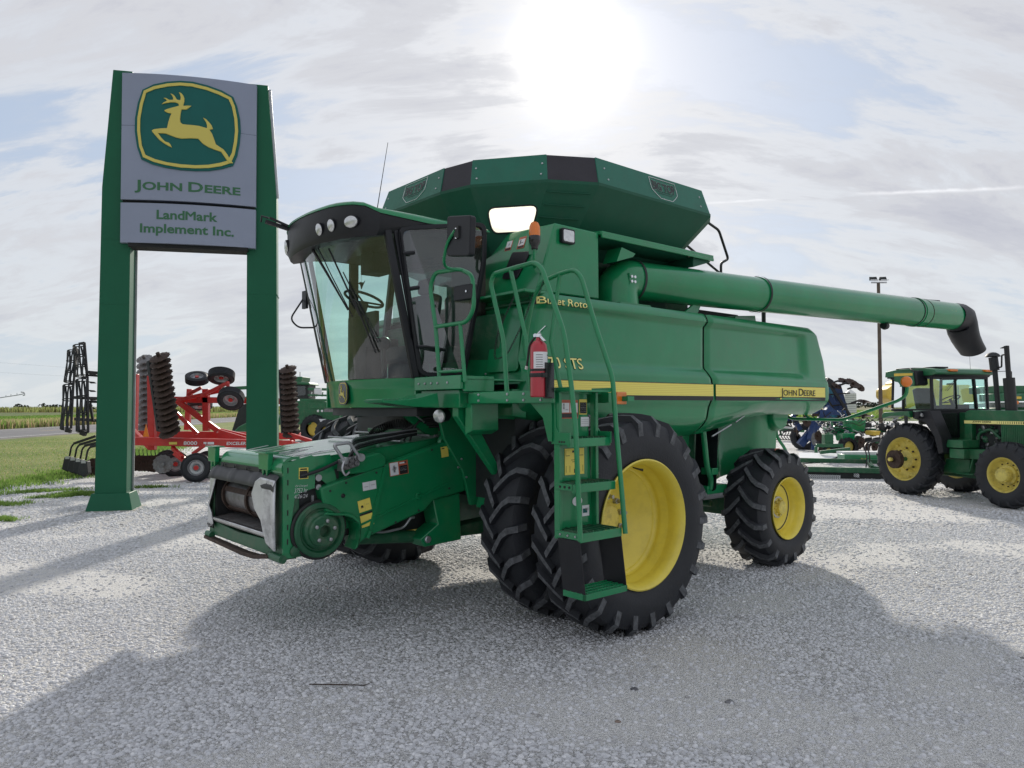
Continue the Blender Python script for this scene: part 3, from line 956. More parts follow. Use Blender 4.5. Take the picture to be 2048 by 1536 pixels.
# shield logos, mid-length side panel and front panel
LOGOE = principled('logo_edge', (0.10, 0.26, 0.19), 0.5)
def shield(Pa, Pb, Pc, Pd, u0, u1, v0, v1):
    A, B, C, D = map(Vector, (Pa, Pb, Pc, Pd))
    P = lambda u, v: (A * (1 - u) + B * u) * (1 - v) + (D * (1 - u) + C * u) * v
    n = (B - A).cross(D - A).normalized()
    if n.dot(A - Vector((-1.2, 0, 4.4))) < 0: n = -n
    Q = lambda s, t, o: P(u0 + (u1 - u0) * s, v0 + (v1 - v0) * t) + n * o
    outl = [(0, 0), (.5, 0), (1, 0), (1, .35), (.985, .62), (.86, .82), (.72, 1), (.28, 1), (.14, .82), (.015, .62), (0, .35)]
    m = MB()
    m.tube([Q(s, t, .003) for s, t in outl], 0.0035, 5, closed=True)
    o = m.build('logo_shield_outline', LABELW, K)
    m = MB()
    vs, fs = text_geo('BIG TOP', 1.0, 0.05)
    x0, x1 = min(v.x for v in vs), max(v.x for v in vs)
    res = []
    for v in vs:
        s = (v.x - x0) / (x1 - x0); t = v.y / 0.73
        arch = 0.10 * (abs(2 * s - 1)) ** 1.2
        # letters taller at the two ends, like a tent
        res.append(Q(0.06 + 0.88 * s, 0.55 + arch * .35 - t * (0.36 + arch * 1.0), .0035))
    m.add(res, fs)
    m.build('logo_lettering', INK, K, smooth=0)
    vs, fs = text_geo('BIG TOP', 1.0, 0.10); res = []
    for v in vs:
        s = (v.x - x0) / (x1 - x0); t = v.y / 0.73; arch = 0.10 * (abs(2 * s - 1)) ** 1.2
        res.append(Q(0.06 + 0.88 * s, 0.55 + arch * .35 - t * (0.36 + arch * 1.0), .0022))
    m = MB(); m.add(res, fs); m.build('logo_lettering_outline', LOGOE, K, smooth=0)
    m = MB(); m.add([Q(*p) for p in ((.2, .62, .003), (.8, .62, .003), (.8, .645, .003), (.2, .645, .003))], [(0, 1, 2, 3)])
    m.add([Q(*p) for p in ((.25, .72, .003), (.75, .72, .003), (.75, .74, .003), (.25, .74, .003))], [(0, 1, 2, 3)])
    m.build('logo_small_print', INK, K, smooth=0)
f3 = lambda t, z: (*t, z)
shield(f3(top[4], 4.575), f3(top[5], 4.575), f3(lip[5], 4.275), f3(lip[4], 4.275), 0.455, 0.70, 0.12, 0.90)
shield(f3(top[0], 4.575), f3(top[1], 4.575), f3(lip[1], 4.275), f3(lip[0], 4.275), 0.36, 0.74, 0.10, 0.88)
# roof lip over the auger
m = MB()
m.prism([(1.64, 3.735), (1.64, 3.775), (1.12, 3.83), (1.12, 3.80)], lambda u, v, w: (w, u, v), -0.455, -2.40)
m.box(-2.40, -0.455, 1.62, 1.645, 3.705, 3.74)
m.build('auger_shelter_lip', G, K, bevel=0.006)
m = MB()
m.prism([(1.18, 3.0), (1.10, 3.80), (1.55, 3.735), (1.50, 3.71), (1.14, 3.70), (1.22, 3.0)], lambda u, v, w: (w, u, v), -0.46, -2.05)
m.prism([(-2.05, 3.73), (-2.05, 3.60), (-2.32, 3.68), (-2.39, 3.70), (-2.39, 3.735)], side_fn, 1.12, 1.60)
m.build('auger_recess_wall', GT, K, bevel=0.005)
m = MB()
m.box(-2.5, -0.5, -1.14, 1.16, 3.0, 3.66)
m.build('tank_lower_body', GD, K)
m = MB()   # engine deck, air intake and radiator bits behind the tank
m.box(-3.3, -2.15, -1.3, 1.0, 3.0, 3.22)
m.lathe([(0.0, -.25), (0.26, -.25), (0.30, -.2), (0.30, .2), (0.26, .25), (0, .25)], (-4.05, 0.65, 2.98), (0, 1, 0), 28)
m.box(-3.9, -3.2, 0.3, 0.9, 2.98, 3.08)
m.lathe([(0, 0), (0.035, 0), (0.035, 0.14), (0, 0.14)], (-3.75, 0.95, 3.10), (1, 0, 0), 14, mat=ZINC)
m.tube(smooth_path([(-4.0, 1.0, 3.04), (-3.8, 1.05, 3.10), (-3.5, 1.0, 3.05)], .05), 0.02, 8)
m.build('engine_deck', DKM, K, bevel=0.01)
# rear hand rails of the tank
m = MB()
m.tube(smooth_path([(-3.02, 0.95, 4.40), (-3.28, 0.9, 4.54 - .05), (-3.62, 0.9, 4.40), (-3.84, 0.9, 4.03), (-3.66, 0.9, 3.95), (-3.66, 0.9, 3.45)], 0.05), 0.018, 8)
m.tube([(-2.75, 0.9, 4.14), (-3.66, 0.9, 3.80)], 0.016, 8)
m.tube(smooth_path([(-2.65, 1.0, 4.15), (-2.70, 1.0, 3.98), (-2.62, 1.0, 3.92)], .04), 0.016, 8)
m.build('tank_hand_rail', INK, K)
m = MB()   # grating walkway behind the auger
m.box(-5.0, -2.6, 0.75, 0.98, 3.52, 3.56)
for i in range(40): m.box(-2.65 - i * .058, -2.66 - i * .058 - .02, 0.74, 0.99, 3.555, 3.575)
m.tube([(-3.3, 0.98, 3.58), (-3.5, 0.98, 3.65), (-5.0, .98, 3.70), (-5.3, .98, 3.58)], 0.008, 6)
m.tube([(-4.8, 0.86, 3.5), (-4.8, 0.86, 3.0)], .03, 6); m.tube([(-2.9, 0.86, 3.5), (-2.9, 0.86, 3.0)], .03, 6)
m.build('service_walkway', DKM, K)

# ---- unloading auger
a0, a1 = Vector((-1.02, 1.36, 3.38)), Vector((-8.15, 2.30, 3.42))
ad = (a1 - a0).normalized()
pt_ = lambda s: a0 + ad * s
AL = (a1 - a0).length
m = MB()
m.tube([pt_(0.15), pt_(2.28)], 0.215, 40)
m.tube([pt_(2.28), pt_(2.30)], 0.222, 40)
m.tube([pt_(2.30), pt_(5.95)], 0.215, 40)
m.build('auger_tube', G, K, smooth=40)
m = MB()
m.tube([pt_(5.93), pt_(5.97)], 0.224, 36, mat=None); m.tube([pt_(5.97), pt_(AL)], 0.216, 40); m.tube([pt_(AL - .012), pt_(AL + 0.006)], 0.222, 36)
m.tube([pt_(6.12), pt_(6.135)], 0.219, 36, mat=RUST)
m.build('auger_end_section', G, K, smooth=40)
m = MB()
m.tube([pt_(5.86), pt_(5.88)], 0.222, 36)
m.tube([pt_(6.05) + Vector((0, 0, .2)), pt_(6.7) + Vector((0, 0, .222))], 0.016, 6)
for s in (0.2, 2.3): m.lathe([(0.232, -.015), (0.232, .015)], pt_(s), ad, 40)
m.build('auger_clamp_band', DKM, K)
# elbow
m = MB()
pts = [(-0.98, 1.36, 3.02), (-0.98, 1.36, 3.20)]
for t in range(7):
    a = t / 6 * math.pi / 2
    pts.append(Vector((-0.98, 1.36, 3.20)) + Vector((0, 0, 1)) * 0.18 * math.sin(a) + ad * 0.18 * (1 - math.cos(a)))
pts.append(pt_(0.24) + Vector((0, 0, 0)))
m.tube(pts, [0.25, 0.235] + [0.235 - .003 * i for i in range(7)] + [0.22], 36)
m.prism([(-0.70, 3.03), (-1.30, 3.03), (-1.24, 3.08), (-0.76, 3.08)], side_fn, 1.12, 1.62)
m.build('auger_elbow', G, K, smooth=50)
m = MB()
m.prism([(-0.72, 3.50), (-0.80, 3.66), (-1.02, 3.62), (-0.98, 3.58)], side_fn, 1.40, 1.60)
m.build('elbow_cover_flap', G, K)
m = MB()
pe = Vector((-0.99, 1.575, 3.345))
m.box(pe.x - .055, pe.x + .055, pe.y - .03, pe.y + .014, pe.z - .06, pe.z + .06, mat=None)
for i in (-1, 1):
    for j in (-1, 1): m.lathe([(0.019, 0), (0.016, .012), (0, .014)], (pe.x + i * .026, pe.y + .014, pe.z + j * .026), (0, 1, 0), 10, mat=CHROME)
m.build('elbow_lamp', G, K)
# rubber spout
m = MB()
sx = -ad
prof = []
side = Vector((-ad.y, ad.x, 0))
for (s, dz, rx, rz, tilt) in ((AL - .15, 0.0, .225, .225, 0), (AL + .04, -.01, .235, .235, 0), (AL + .16, -.04, .235, .22, 25), (AL + .20, -.13, .235, .20, 55), (AL + .24, -.23, .23, .20, 68), (AL + .33, -.34, .215, .20, 60), (AL + .44, -.44, .205, .19, 56), (AL + .55, -.53, .195, .175, 52)):
    c = pt_(s) + Vector((0, 0, dz))
    up2 = Vector((0, 0, 1)) * math.cos(R(tilt)) + ad * math.sin(R(tilt))
    prof.append([tuple(c + side * math.cos(q) * rx * (1 + .05 * math.sin(3 * q + s * 7)) + up2 * math.sin(q) * rz * (1 + .06 * math.sin(2 * q + s * 9))) for q in [2 * math.pi * i / 28 for i in range(28)]])
m.loft(prof, cap=False)
m.build('rubber_spout', BLK, K, smooth=60)
m = MB(); m.lathe([(0, -.05), (0.05, -.05), (0.06, 0), (0.05, .05), (0, .05)], pt_(5.15) + Vector((0, 0, -.25)), (1, 0, 0), 14)
m.tube([pt_(5.15) + Vector((0, 0, -.20)), pt_(5.15) + Vector((0, 0, -.25))], .02, 8)
m.build('spout_lamp', BLK, K)
m = MB()   # cradle
m.prism([(-3.02, 3.0), (-3.06, 3.12), (-3.52, 3.16), (-3.56, 3.0)], side_fn, 1.25, 1.5)
m.prism([(-1.9, 3.03), (-2.15, 3.19), (-2.3, 3.19), (-2.2, 3.03)], side_fn, 1.50, 1.53)
m.box(-3.36, -2.42, 1.30, 1.35, 3.04, 3.17, mat=DKM)
m.build('auger_cradle', G, K, bevel=0.008)
lt = MB(); lettering(lt, [('LANKOTA', 1)], pt_(6.62) + Vector((0, .213, 0.01)), ad, UP, 0.17, .035, bold=.02)
lt.build('auger_sticker', LABELY, K, smooth=0)

# ================================================================== CAB
def arc_front(y, x0, bulge, hw=0.9): return x0 + bulge * (1 - (y / hw) ** 2)


m = MB()   # apron under the windscreen
def apron(u, v):
    y = -0.90 + 1.80 * u
    z = 1.985 + 0.275 * v
    x = arc_front(y, 1.30, 0.22) - 0.035 * (1 - v) + (0.012 if v > 0.75 else 0)
    return (x, y, z)
m.grid(apron, 24, 8)
m.box(0.5, 1.31, 0.885, 0.905, 1.985, 2.262); m.box(0.5, 1.31, -0.905, -0.885, 1.985, 2.262)
m.build('cab_apron', G, K, smooth=50)
m = MB()
m.prism([(arc_front(y, 1.30, 0.22) - 0.02, y) for y in [-.9 + .15 * i for i in range(13)]] + [(0.5, .9), (0.5, -.9)], top_fn, 2.225, 2.262)
m.build('cab_floor', DARK, K)
m = MB()
m.prism([(arc_front(y, 1.26, 0.2) - 0.02, y) for y in [-.85 + .17 * i for i in range(11)]] + [(0.4, .85), (0.4, -.85)], top_fn, 1.90, 1.98)
m.build('cab_underside', DKM, K)
# badge on the apron: rounded black shield with leaping deer
DEER = [(0.93,7.4),(0.971,7.428),(1.095,7.452),(1.214,7.464),(1.235,7.58),(1.262,7.681),(1.29,7.758),(1.228,7.765),(1.171,7.791),(1.156,7.814),(1.227,7.849),(1.329,7.886),(1.402,7.911),(1.429,7.926),(1.425,7.95),(1.402,7.973),(1.35,7.984),(1.271,7.977),(1.18,7.953),(1.107,7.93),(1.146,7.968),(1.208,8.005),(1.185,8.031),(1.14,8.06),(1.191,8.059),(1.248,8.025),(1.321,8.034),(1.315,8.083),(1.292,8.124),(1.263,8.155),(1.309,8.145),(1.349,8.111),(1.39,8.04),(1.453,8.036),(1.458,8.096),(1.446,8.145),(1.42,8.195),(1.468,8.178),(1.503,8.138),(1.527,8.078),(1.527,8.016),(1.505,7.926),(1.579,7.938),(1.66,7.94),(1.614,7.899),(1.569,7.857),(1.5,7.851),(1.477,7.855),(1.461,7.761),(1.45,7.66),(1.457,7.599),(1.491,7.564),(1.56,7.558),(1.686,7.559),(1.802,7.553),(1.946,7.522),(1.946,7.578),(1.928,7.639),(1.869,7.728),(1.928,7.702),(1.992,7.638),(2.033,7.585),(2.057,7.515),(1.993,7.494),(2.04,7.423),(2.076,7.326),(2.112,7.216),(2.176,7.177),(2.258,7.127),(2.329,7.032),(2.365,6.965),(2.436,6.87),(2.354,6.864),(2.283,6.966),(2.212,7.073),(2.083,7.107),(1.967,7.148),(1.874,7.203),(1.787,7.296),(1.654,7.292),(1.483,7.272),(1.391,7.283),(1.289,7.318),(1.186,7.353),(1.051,7.354),(1.108,7.273),(1.177,7.198),(1.25,7.179),(1.279,7.144),(1.311,7.082),(1.245,7.111),(1.166,7.154),(1.075,7.221),(1.006,7.301),(0.955,7.359)]
# on this machine the deer faces the viewer's left, as on the roadside sign
bc = Vector((arc_front(-0.20, 1.30, 0.22) + 0.004, -0.10, 2.13))
def badge_fn(u, v, w):
    y = bc.y + u
    return (arc_front(y, 1.30, 0.22) + w, y, bc.z + v)
sh = lambda a, b: round_poly([(-a, b * .62), (-a * .62, b), (a * .62, b), (a, b * .62), (a, -b * .62), (a * .62, -b), (-a * .62, -b), (-a, -b * .62)], 0.03)
m = MB(); m.prism(sh(0.105, 0.118), badge_fn, 0.0, 0.016); m.build('badge', BKG, K)
m = MB(); m.prism(sh(0.093, 0.106), badge_fn, 0.015, 0.018); m.build('badge_border', EMBY, K)
m = MB(); m.prism(sh(0.084, 0.097), badge_fn, 0.017, 0.020); m.build('badge_field', BKG, K)
m = MB(); m.prism([((x - 1.65) * 0.098, (z - 7.5) * 0.120) for x, z in DEER], badge_fn, 0.019, 0.023); m.build('badge_deer', EMBY, K, smooth=0)

# windscreen
WT = 3.60
def wind(u, v):
    y = -0.88 + 1.76 * u
    z = 2.262 + (WT - 2.262) * v
    x = arc_front(y, 1.32 + 0.31 * v, 0.20 + .03 * v, .9)
    return (x, y, z)
m = MB(); m.grid(wind, 28, 8); m.build('windscreen', GLASS, K, smooth=60)
# pillars
m = MB()
for s in (1, -1):
    m.bar((1.30, s * .885, 2.26), (1.62, s * .885, 3.66), 0.05, 0.07)
    m.bar((1.235, s * .89, 2.26), (1.53, s * .89, 3.66), 0.03, 0.05)
m.bar((0.62, -0.90, 2.25), (0.45, -0.90, 3.7), 0.07)
m.build('front_pillar', BLK, K, bevel=0.01)
# right window and rear window
m = MB(); m.add([(1.25, -.895, 2.30), (1.55, -.895, 3.66), (0.47, -.895, 3.66), (0.65, -.895, 2.30)], [(0, 1, 2, 3)]); m.build('right_window', GLASSR, K, smooth=0)
m = MB()   # rear cab wall with dark lower half and posts
m.box(0.44, 0.50, -0.88, 0.86, 2.25, 2.95)
m.box(0.44, 0.50, -0.88, 0.86, 3.55, 3.72)
m.box(0.44, 0.50, 0.35, 0.86, 2.9, 3.6)
m.build('rear_wall', TRIM, K)
m = MB(); m.add([(0.47, -.88, 2.95), (0.47, .35, 2.95), (0.47, .35, 3.55), (0.47, -.88, 3.55)], [(0, 1, 2, 3)]); m.build('rear_window', GLASSD, K, smooth=0)
# door on the left side
dfn = lambda u, v, w: (u, 0.90 + 0.16 * sstep(2.3, 3.8, v) * sstep(1.5, .6, u) + w, v)
outer = round_poly([(1.285, 2.275), (1.515, 3.655), (0.60, 3.80), (0.58, 3.42), (0.73, 2.275)], 0.10, 5)
inner = round_poly([(1.245, 2.315), (1.470, 3.620), (0.64, 3.755), (0.62, 3.42), (0.765, 2.315)], 0.085, 5)
m = MB()
n = len(outer)
vs = [dfn(u, v, 0.02) for u, v in outer] + [dfn(u, v, 0.02) for u, v in inner] + [dfn(u, v, -0.02) for u, v in outer] + [dfn(u, v, -0.02) for u, v in inner]
fs = []
for i in range(n):
    j = (i + 1) % n
    fs += [(i, j, n + j, n + i), (2 * n + i, 3 * n + i, 3 * n + j, 2 * n + j), (i, 2 * n + i, 2 * n + j, j), (n + i, n + j, 3 * n + j, 3 * n + i)]
m.add(vs, fs)
door = m.build('door_frame', BLK, K, bevel=0.004)
m = MB(); m.add([dfn(u, v, 0.0) for u, v in inner], [tuple(range(len(inner)))]); m.build('door_pane', GLASSD, door, smooth=0)
m = MB()
m.tube(smooth_path([dfn(1.30, 2.55, .02), dfn(1.24, 2.55, .06), dfn(1.02, 2.53, .06), dfn(1.0, 2.53, .03)], .02), 0.016, 8)
m.tube([dfn(1.47, 3.40, .03), dfn(1.36, 3.42, .05)], 0.020, 8); m.tube([dfn(1.40, 3.08, .03), dfn(1.31, 3.10, .05)], 0.020, 8)
m.tube([dfn(1.49, 3.60, .035), dfn(1.34, 2.62, .035)], 0.012, 8)
m.build('door_handle', BLK, door)
m = MB(); lettering(m, [('GREENSTAR', 1)], (1.02, 0.935, 2.335), RT, UP, 0.17, .026, bold=.02); m.build('sticker_lettering', LABELW, door, smooth=0)
m = MB(); m.lathe([(0.022, 0), (0.022, .003), (0, .003)], (1.065, 0.93, 2.348), (0, 1, 0), 16); m.lathe([(0.014, .003), (0.014, .005), (0, .005)], (1.065, 0.93, 2.348), (0, 1, 0), 16, mat=LABELY)
m.build('round_sticker', LABELW, door, smooth=0)

# roof: outline in plan, rounded front
def roof_out(inset, n=18):
    hw = 0.93 - inset
    P = []
    for i in range(n + 1):
        y = -hw + 2 * hw * i / n
        P.append((1.80 + 0.20 * (1 - (y / .93) ** 2) - 0.10 * (abs(y) / .93) ** 8 - inset * 0.8, y))
    P += [(1.2, hw + 0.02), (0.8, hw + 0.05), (0.48 + inset * .4, hw + 0.05)]
    P += [(0.48 + inset * .4, -hw - 0.05), (0.8, -hw - .05), (1.2, -hw - .02)]
    return P
zE = [(0.4, 3.735), (1.1, 3.725), (1.5, 3.70), (1.70, 3.74), (1.82, 3.82), (1.95, 3.85), (2.1, 3.84)]
zL = [(0.4, 3.70), (1.1, 3.685), (1.40, 3.64), (1.55, 3.56), (1.7, 3.54), (1.95, 3.54), (2.1, 3.56)]
m = MB()
rings = []
for ins, dz in ((0.0, 0.0), (0.004, 0.035), (0.04, 0.075), (0.14, 0.115), (0.36, 0.15), (0.62, 0.165)):
    base0 = roof_out(0.0)
    rings.append([(x, y, interp(zE, bx[0]) + dz * (0.55 + .45 * sstep(0.4, 1.5, x)) * (1 - .5 * sstep(1.5, 1.85, bx[0])) + 0.0) for (x, y), bx in zip(roof_out(ins), base0)])
m.loft(rings)
m.build('roof', G, K, smooth=60)
m = MB()
r0 = [(x, y, interp(zE, x) - .002) for x, y in roof_out(0.012)]
r1 = [(x, y, interp(zL, b[0]) + .05) for (x, y), b in zip(roof_out(0.015), roof_out(0))]
r2 = [(x, y, interp(zL, b[0])) for (x, y), b in zip(roof_out(0.05), roof_out(0))]
r3 = [(x, y, interp(zL, b[0]) + .0) for (x, y), b in zip(roof_out(0.13), roof_out(0))]
m.loft([r0, r1, r2, r3])
m.build('roof_fascia', BLK, K, smooth=45)
m = MB()   # lamps in the fascia
for i, (y, z, a, b) in enumerate(((-.78, 3.655, .062, .062), (-.62, 3.665, .060, .060), (0.33, 3.68, .062, .062), (0.50, 3.68, .062, .062), (0.72, 3.66, .105, .062))):
    pass
def lamp(y, z, a, b):
    x = 1.80 + 0.20 * (1 - (y / .93) ** 2) - 0.10 * (abs(y) / .93) ** 8 - 0.01
    g = -0.40 * y / .93 / .93 - .8 * abs(y) ** 7 / .93 ** 8 * (1 if y > 0 else -1) * .10 / .1 * .1
    nx = Vector((1, -g, -0.22)).normalized()
    t = Vector((0, 0, 1)).cross(nx).normalized(); u = nx.cross(t)
    m = MB(); N_ = 24
    prof = [(1.12, -.03), (1.12, .012), (1.0, .016)]
    for r_, d in prof: m.v += [tuple(Vector((x, y, z)) + nx * d + t * math.cos(q) * a * r_ + u * math.sin(q) * b * r_) for q in [2 * math.pi * i / N_ for i in range(N_)]]
    for i in range(2):
        for k in range(N_): m.f.append((i * N_ + k, i * N_ + (k + 1) % N_, (i + 1) * N_ + (k + 1) % N_, (i + 1) * N_ + k)); m.m.append(None)
    o = m.build('roof_lamp', BLK, K)
    m = MB(); vs = []
    for r_, d in ((1.0, .016), (.85, .024), (.5, .03)): vs += [tuple(Vector((x, y, z)) + nx * d + t * math.cos(q) * a * r_ + u * math.sin(q) * b * r_) for q in [2 * math.pi * i / N_ for i in range(N_)]]
    vs.append(tuple(Vector((x, y, z)) + nx * .032))
    fs = [(i * N_ + k, i * N_ + (k + 1) % N_, (i + 1) * N_ + (k + 1) % N_, (i + 1) * N_ + k) for i in range(2) for k in range(N_)] + [(2 * N_ + k, 2 * N_ + (k + 1) % N_, 3 * N_) for k in range(N_)]
    m.add(vs, fs); m.build('lamp_lens', REFL, o, smooth=60)
for q in ((-.76, 3.66, .046, .058), (-.60, 3.665, .046, .058), (0.28, 3.665, .048, .056), (0.46, 3.675, .048, .056), (0.70, 3.675, .080, .052)): lamp(*q)
m = MB()   # folded bracket at the far front corner of the roof
m.bar((1.85, -0.55, 3.82), (2.12, -0.66, 3.90), 0.05, 0.035); m.bar((1.88, -0.52, 3.84), (2.10, -0.60, 3.93), 0.03, 0.02)
m.tube([(2.10, -0.62, 3.93), (2.16, -0.66, 3.95), (2.15, -0.70, 3.90)], 0.010, 6)
m.build('gps_bracket', BLK, K)
m = MB(); m.tube([(1.23, 0.0, 3.86), (1.07, 0.0, 4.78)], [0.006, 0.003], 6); m.build('antenna', DKM, K)
# far side mirror bracket
m = MB()
m.tube(smooth_path([(1.36, -.92, 2.88), (1.55, -1.12, 2.88), (1.62, -1.18, 2.98), (1.50, -1.12, 3.20)], .06), 0.010, 8)
m.box(1.46, 1.49, -1.16, -1.06, 3.10, 3.30)
m.build('far_mirror', BLK, K)
# wipers
m = MB()
wp = lambda y, z, o=0.03: (arc_front(y, 1.32 + 0.31 * (z - 2.262) / (WT - 2.262), 0.21) + o, y, z)
m.tube([wp(-.10, 3.56, .04), wp(0.12, 3.30, .06), wp(0.33, 2.92, .05)], [.016, .013, .008], 6)
m.tube([wp(.02, 3.56, .04), wp(0.20, 3.25, .06), wp(0.38, 2.85, .05)], .006, 6)
m.tube([wp(.18, 3.52, .02), wp(0.35, 3.10, .02), wp(.44, 2.86, .02)], .009, 6)
m.tube([wp(.42, 3.02, .03), wp(.55, 2.50, .02)], .010, 6); m.tube([wp(.33, 3.28, .02), wp(.60, 2.60, .02)], .006, 6)
m.build('wiper', INK, K)

# interior
m = MB()
m.box(0.62, 1.05, -0.22, 0.28, 2.45, 2.62); m.box(0.56, 0.72, -0.20, 0.26, 2.60, 3.20, rot=(0, -0.12, 0)); m.box(0.56, 0.66, -0.09, 0.15, 3.20, 3.38)
m.box(0.66, 1.0, -0.14, 0.2, 2.26, 2.46)
m.build('operator_seat', SEAT, K, bevel=0.05)
m = MB(); m.box(0.52, 0.62, 0.36, 0.74, 2.55, 3.15); m.box(0.56, 0.95, 0.36, 0.74, 2.45, 2.6); m.build('trainer_seat', SEAT, K, bevel=0.05)
m = MB()
m.loft([[(1.50 - .02 * k, y, z) for y, z in ((-.08, 0), (.08, 0))] and [(1.44 + dx, .02 + dy, z) for dx, dy in ((-.07, -.07), (.07, -.07), (.07, .07), (-.07, .07))] for k, z in enumerate((2.26, 2.9))])
m.bar((1.42, .02, 2.88), (1.36, .02, 3.06), 0.09)
m.build('steering_column', TRIM, K, bevel=0.02)
m = MB()
c = Vector((1.36, .02, 3.09)); nrm = Vector((-0.35, 0, 1)).normalized(); t1 = nrm.cross(Vector((0, 1, 0))).normalized(); t2 = Vector((0, 1, 0))
m.tube([c + t1 * math.cos(q) * .20 + t2 * math.sin(q) * .20 for q in [2 * math.pi * i / 28 for i in range(28)]], 0.014, 8, closed=True)
for q in (0.5, 2.6, 4.7): m.tube([c - nrm * .03, c + t1 * math.cos(q) * .2 + t2 * math.sin(q) * .2], 0.010, 6)
m.build('steering_wheel', INK, K)
m = MB()
m.box(0.75, 1.25, -0.50, -0.30, 2.62, 2.74); m.box(1.05, 1.10, -0.48, -0.20, 2.74, 3.02); m.box(0.9, 1.2, -.48, -.32, 2.26, 2.62)
m.tube([(1.15, -.38, 2.3), (1.1, -.36, 2.95)], 0.02, 8)
m.build('control_console', TRIM, K, bevel=0.02)
m = MB(); m.sphere((1.05, -.1, 2.66), 0.075, 12, sc=(1, 1, 1.0)); m.tube([(1.05, -.1, 2.3), (1.05, -.1, 2.65)], .03, 8); m.build('control_lever', BLK, K)
m = MB()
m.box(0.48, 1.62, -.86, .86, 3.62, 3.70)
m.box(0.95, 1.05, -.885, -.84, 2.26, 3.65)
m.build('headliner', TRIM, K)
m = MB(); m.box(1.0, 1.22, -.30, -.05, 3.40, 3.62); m.build('radio_pod', DARK, K)

# ================================================================== PLATFORM, LADDER, RAILS
m = MB()
m.box(0.62, 1.32, 0.92, 1.66, 2.215, 2.235)
m.box(1.30, 1.335, 0.92, 1.64, 2.14, 2.262)
m.box(0.98, 1.30, 1.62, 1.66, 2.12, 2.255)
m.build('cab_platform', G, K, bevel=0.006)
m = MB()
m.box(0.60, 1.22, 1.60, 2.62, 2.085, 2.11)
m.box(1.195, 1.225, 1.60, 2.66, 2.015, 2.115)
m.box(0.60, 0.63, 1.60, 2.66, 2.015, 2.115)
m.build('ladder_platform', G, K, bevel=0.006)
m = MB()
for y in (2.13, 2.33, 2.53, 1.75):
    for z in (2.04, 2.09): m.lathe([(0.012, 0), (0.010, .008), (0, .009)], (1.225, y, z), (1, 0, 0), 8)
for y in (1.0, 1.1, 1.2, 1.3, 1.45): m.lathe([(0.012, 0), (0.010, .008), (0, .009)], (1.336, y, 2.20), (1, 0, 0), 8)
for z in (2.31,): 
    for y in (1.02, 1.35): m.lathe([(0.012, 0), (0.010, .008), (0, .009)], (interp(XF, z) - .03, y, z), (1, 0, 0), 8)
m.build('platform_bolts', ZINC, K)
m = MB()   # brackets under the platform
m.box(0.90, 1.28, 0.95, 1.55, 1.98, 2.14)
m.prism([(1.62, 2.02), (1.62, 1.78), (1.52, 1.74), (1.52, 2.02)], front_fn, 0.9, 1.2)
m.prism([(1.25, 2.01), (1.25, 1.9), (.8, 1.35), (.74, 1.38), (1.15, 2.01)], side_fn, 1.40, 1.48)
m.build('platform_bracket', G, K, bevel=0.008)
m = MB()   # step that sticks forward of the apron
m.prism([(1.42, 2.11), (1.62, 2.065), (1.80, 2.045), (1.98, 2.045), (1.96, 2.025), (1.66, 1.99), (1.40, 1.985)], side_fn, 1.12, 1.42)
for i in range(6): m.box(1.80 + .03 * i, 1.812 + .03 * i, 1.13, 1.41, 2.045, 2.056)
m.build('window_cleaning_step', G, K, bevel=0.004)
# ladder
LX0, LX1 = 0.70, 1.16
YB = [(0.6, 2.92), (1.05, 2.87), (1.40, 2.81), (1.75, 2.76), (2.1, 2.72)]
m = MB()
m.prism([(LX1 - .03, 1.00), (LX1 - .01, 2.10), (LX0 + .10, 2.10), (LX0 + .04, 1.00)], lambda u, v, w: (u, w, v), 2.60, 2.612)
m.box(LX1 - .035, LX1 - .005, 2.60, 2.66, 0.98, 2.10); m.box(LX0 + .02, LX0 + .05, 2.60, 2.66, 0.98, 2.10)
m.build('ladder_back_plate', G, K, bevel=0.003)
# side frames with the cut-out
def frame_piece(x0, x1):
    m = MB()
    outl = [(2.58, 2.115), (2.90 - .10, 2.115), (2.80, 2.10), (2.80, 1.72), (2.58, 1.72)]
    m.prism([(2.58, 2.12), (2.62, 2.12), (2.63, 1.83), (2.66, 1.79), (2.78, 1.79), (2.78, 1.70), (2.58, 1.70)], front_fn, x0, x1)
    m.prism([(2.58, 2.11), (2.78, 2.11), (2.78, 2.135), (2.58, 2.135)], front_fn, x0, x1)
    return m
frame_piece(LX1 - .012, LX1 + .004).build('ladder_side_frame', G, K, bevel=0.002)
frame_piece(LX0 - .004, LX0 + .012).build('ladder_side_frame', G, K, bevel=0.002)
m = MB(); m.prism([(2.35, 2.02), (2.60, 2.02), (2.60, 1.72), (2.56, 1.72), (2.50, 1.90)], front_fn, LX1 + .005, LX1 + .02); m.box(LX0, LX1, 2.60, 2.78, 2.10, 2.115)
m.build('ladder_gusset', G, K, bevel=0.003)
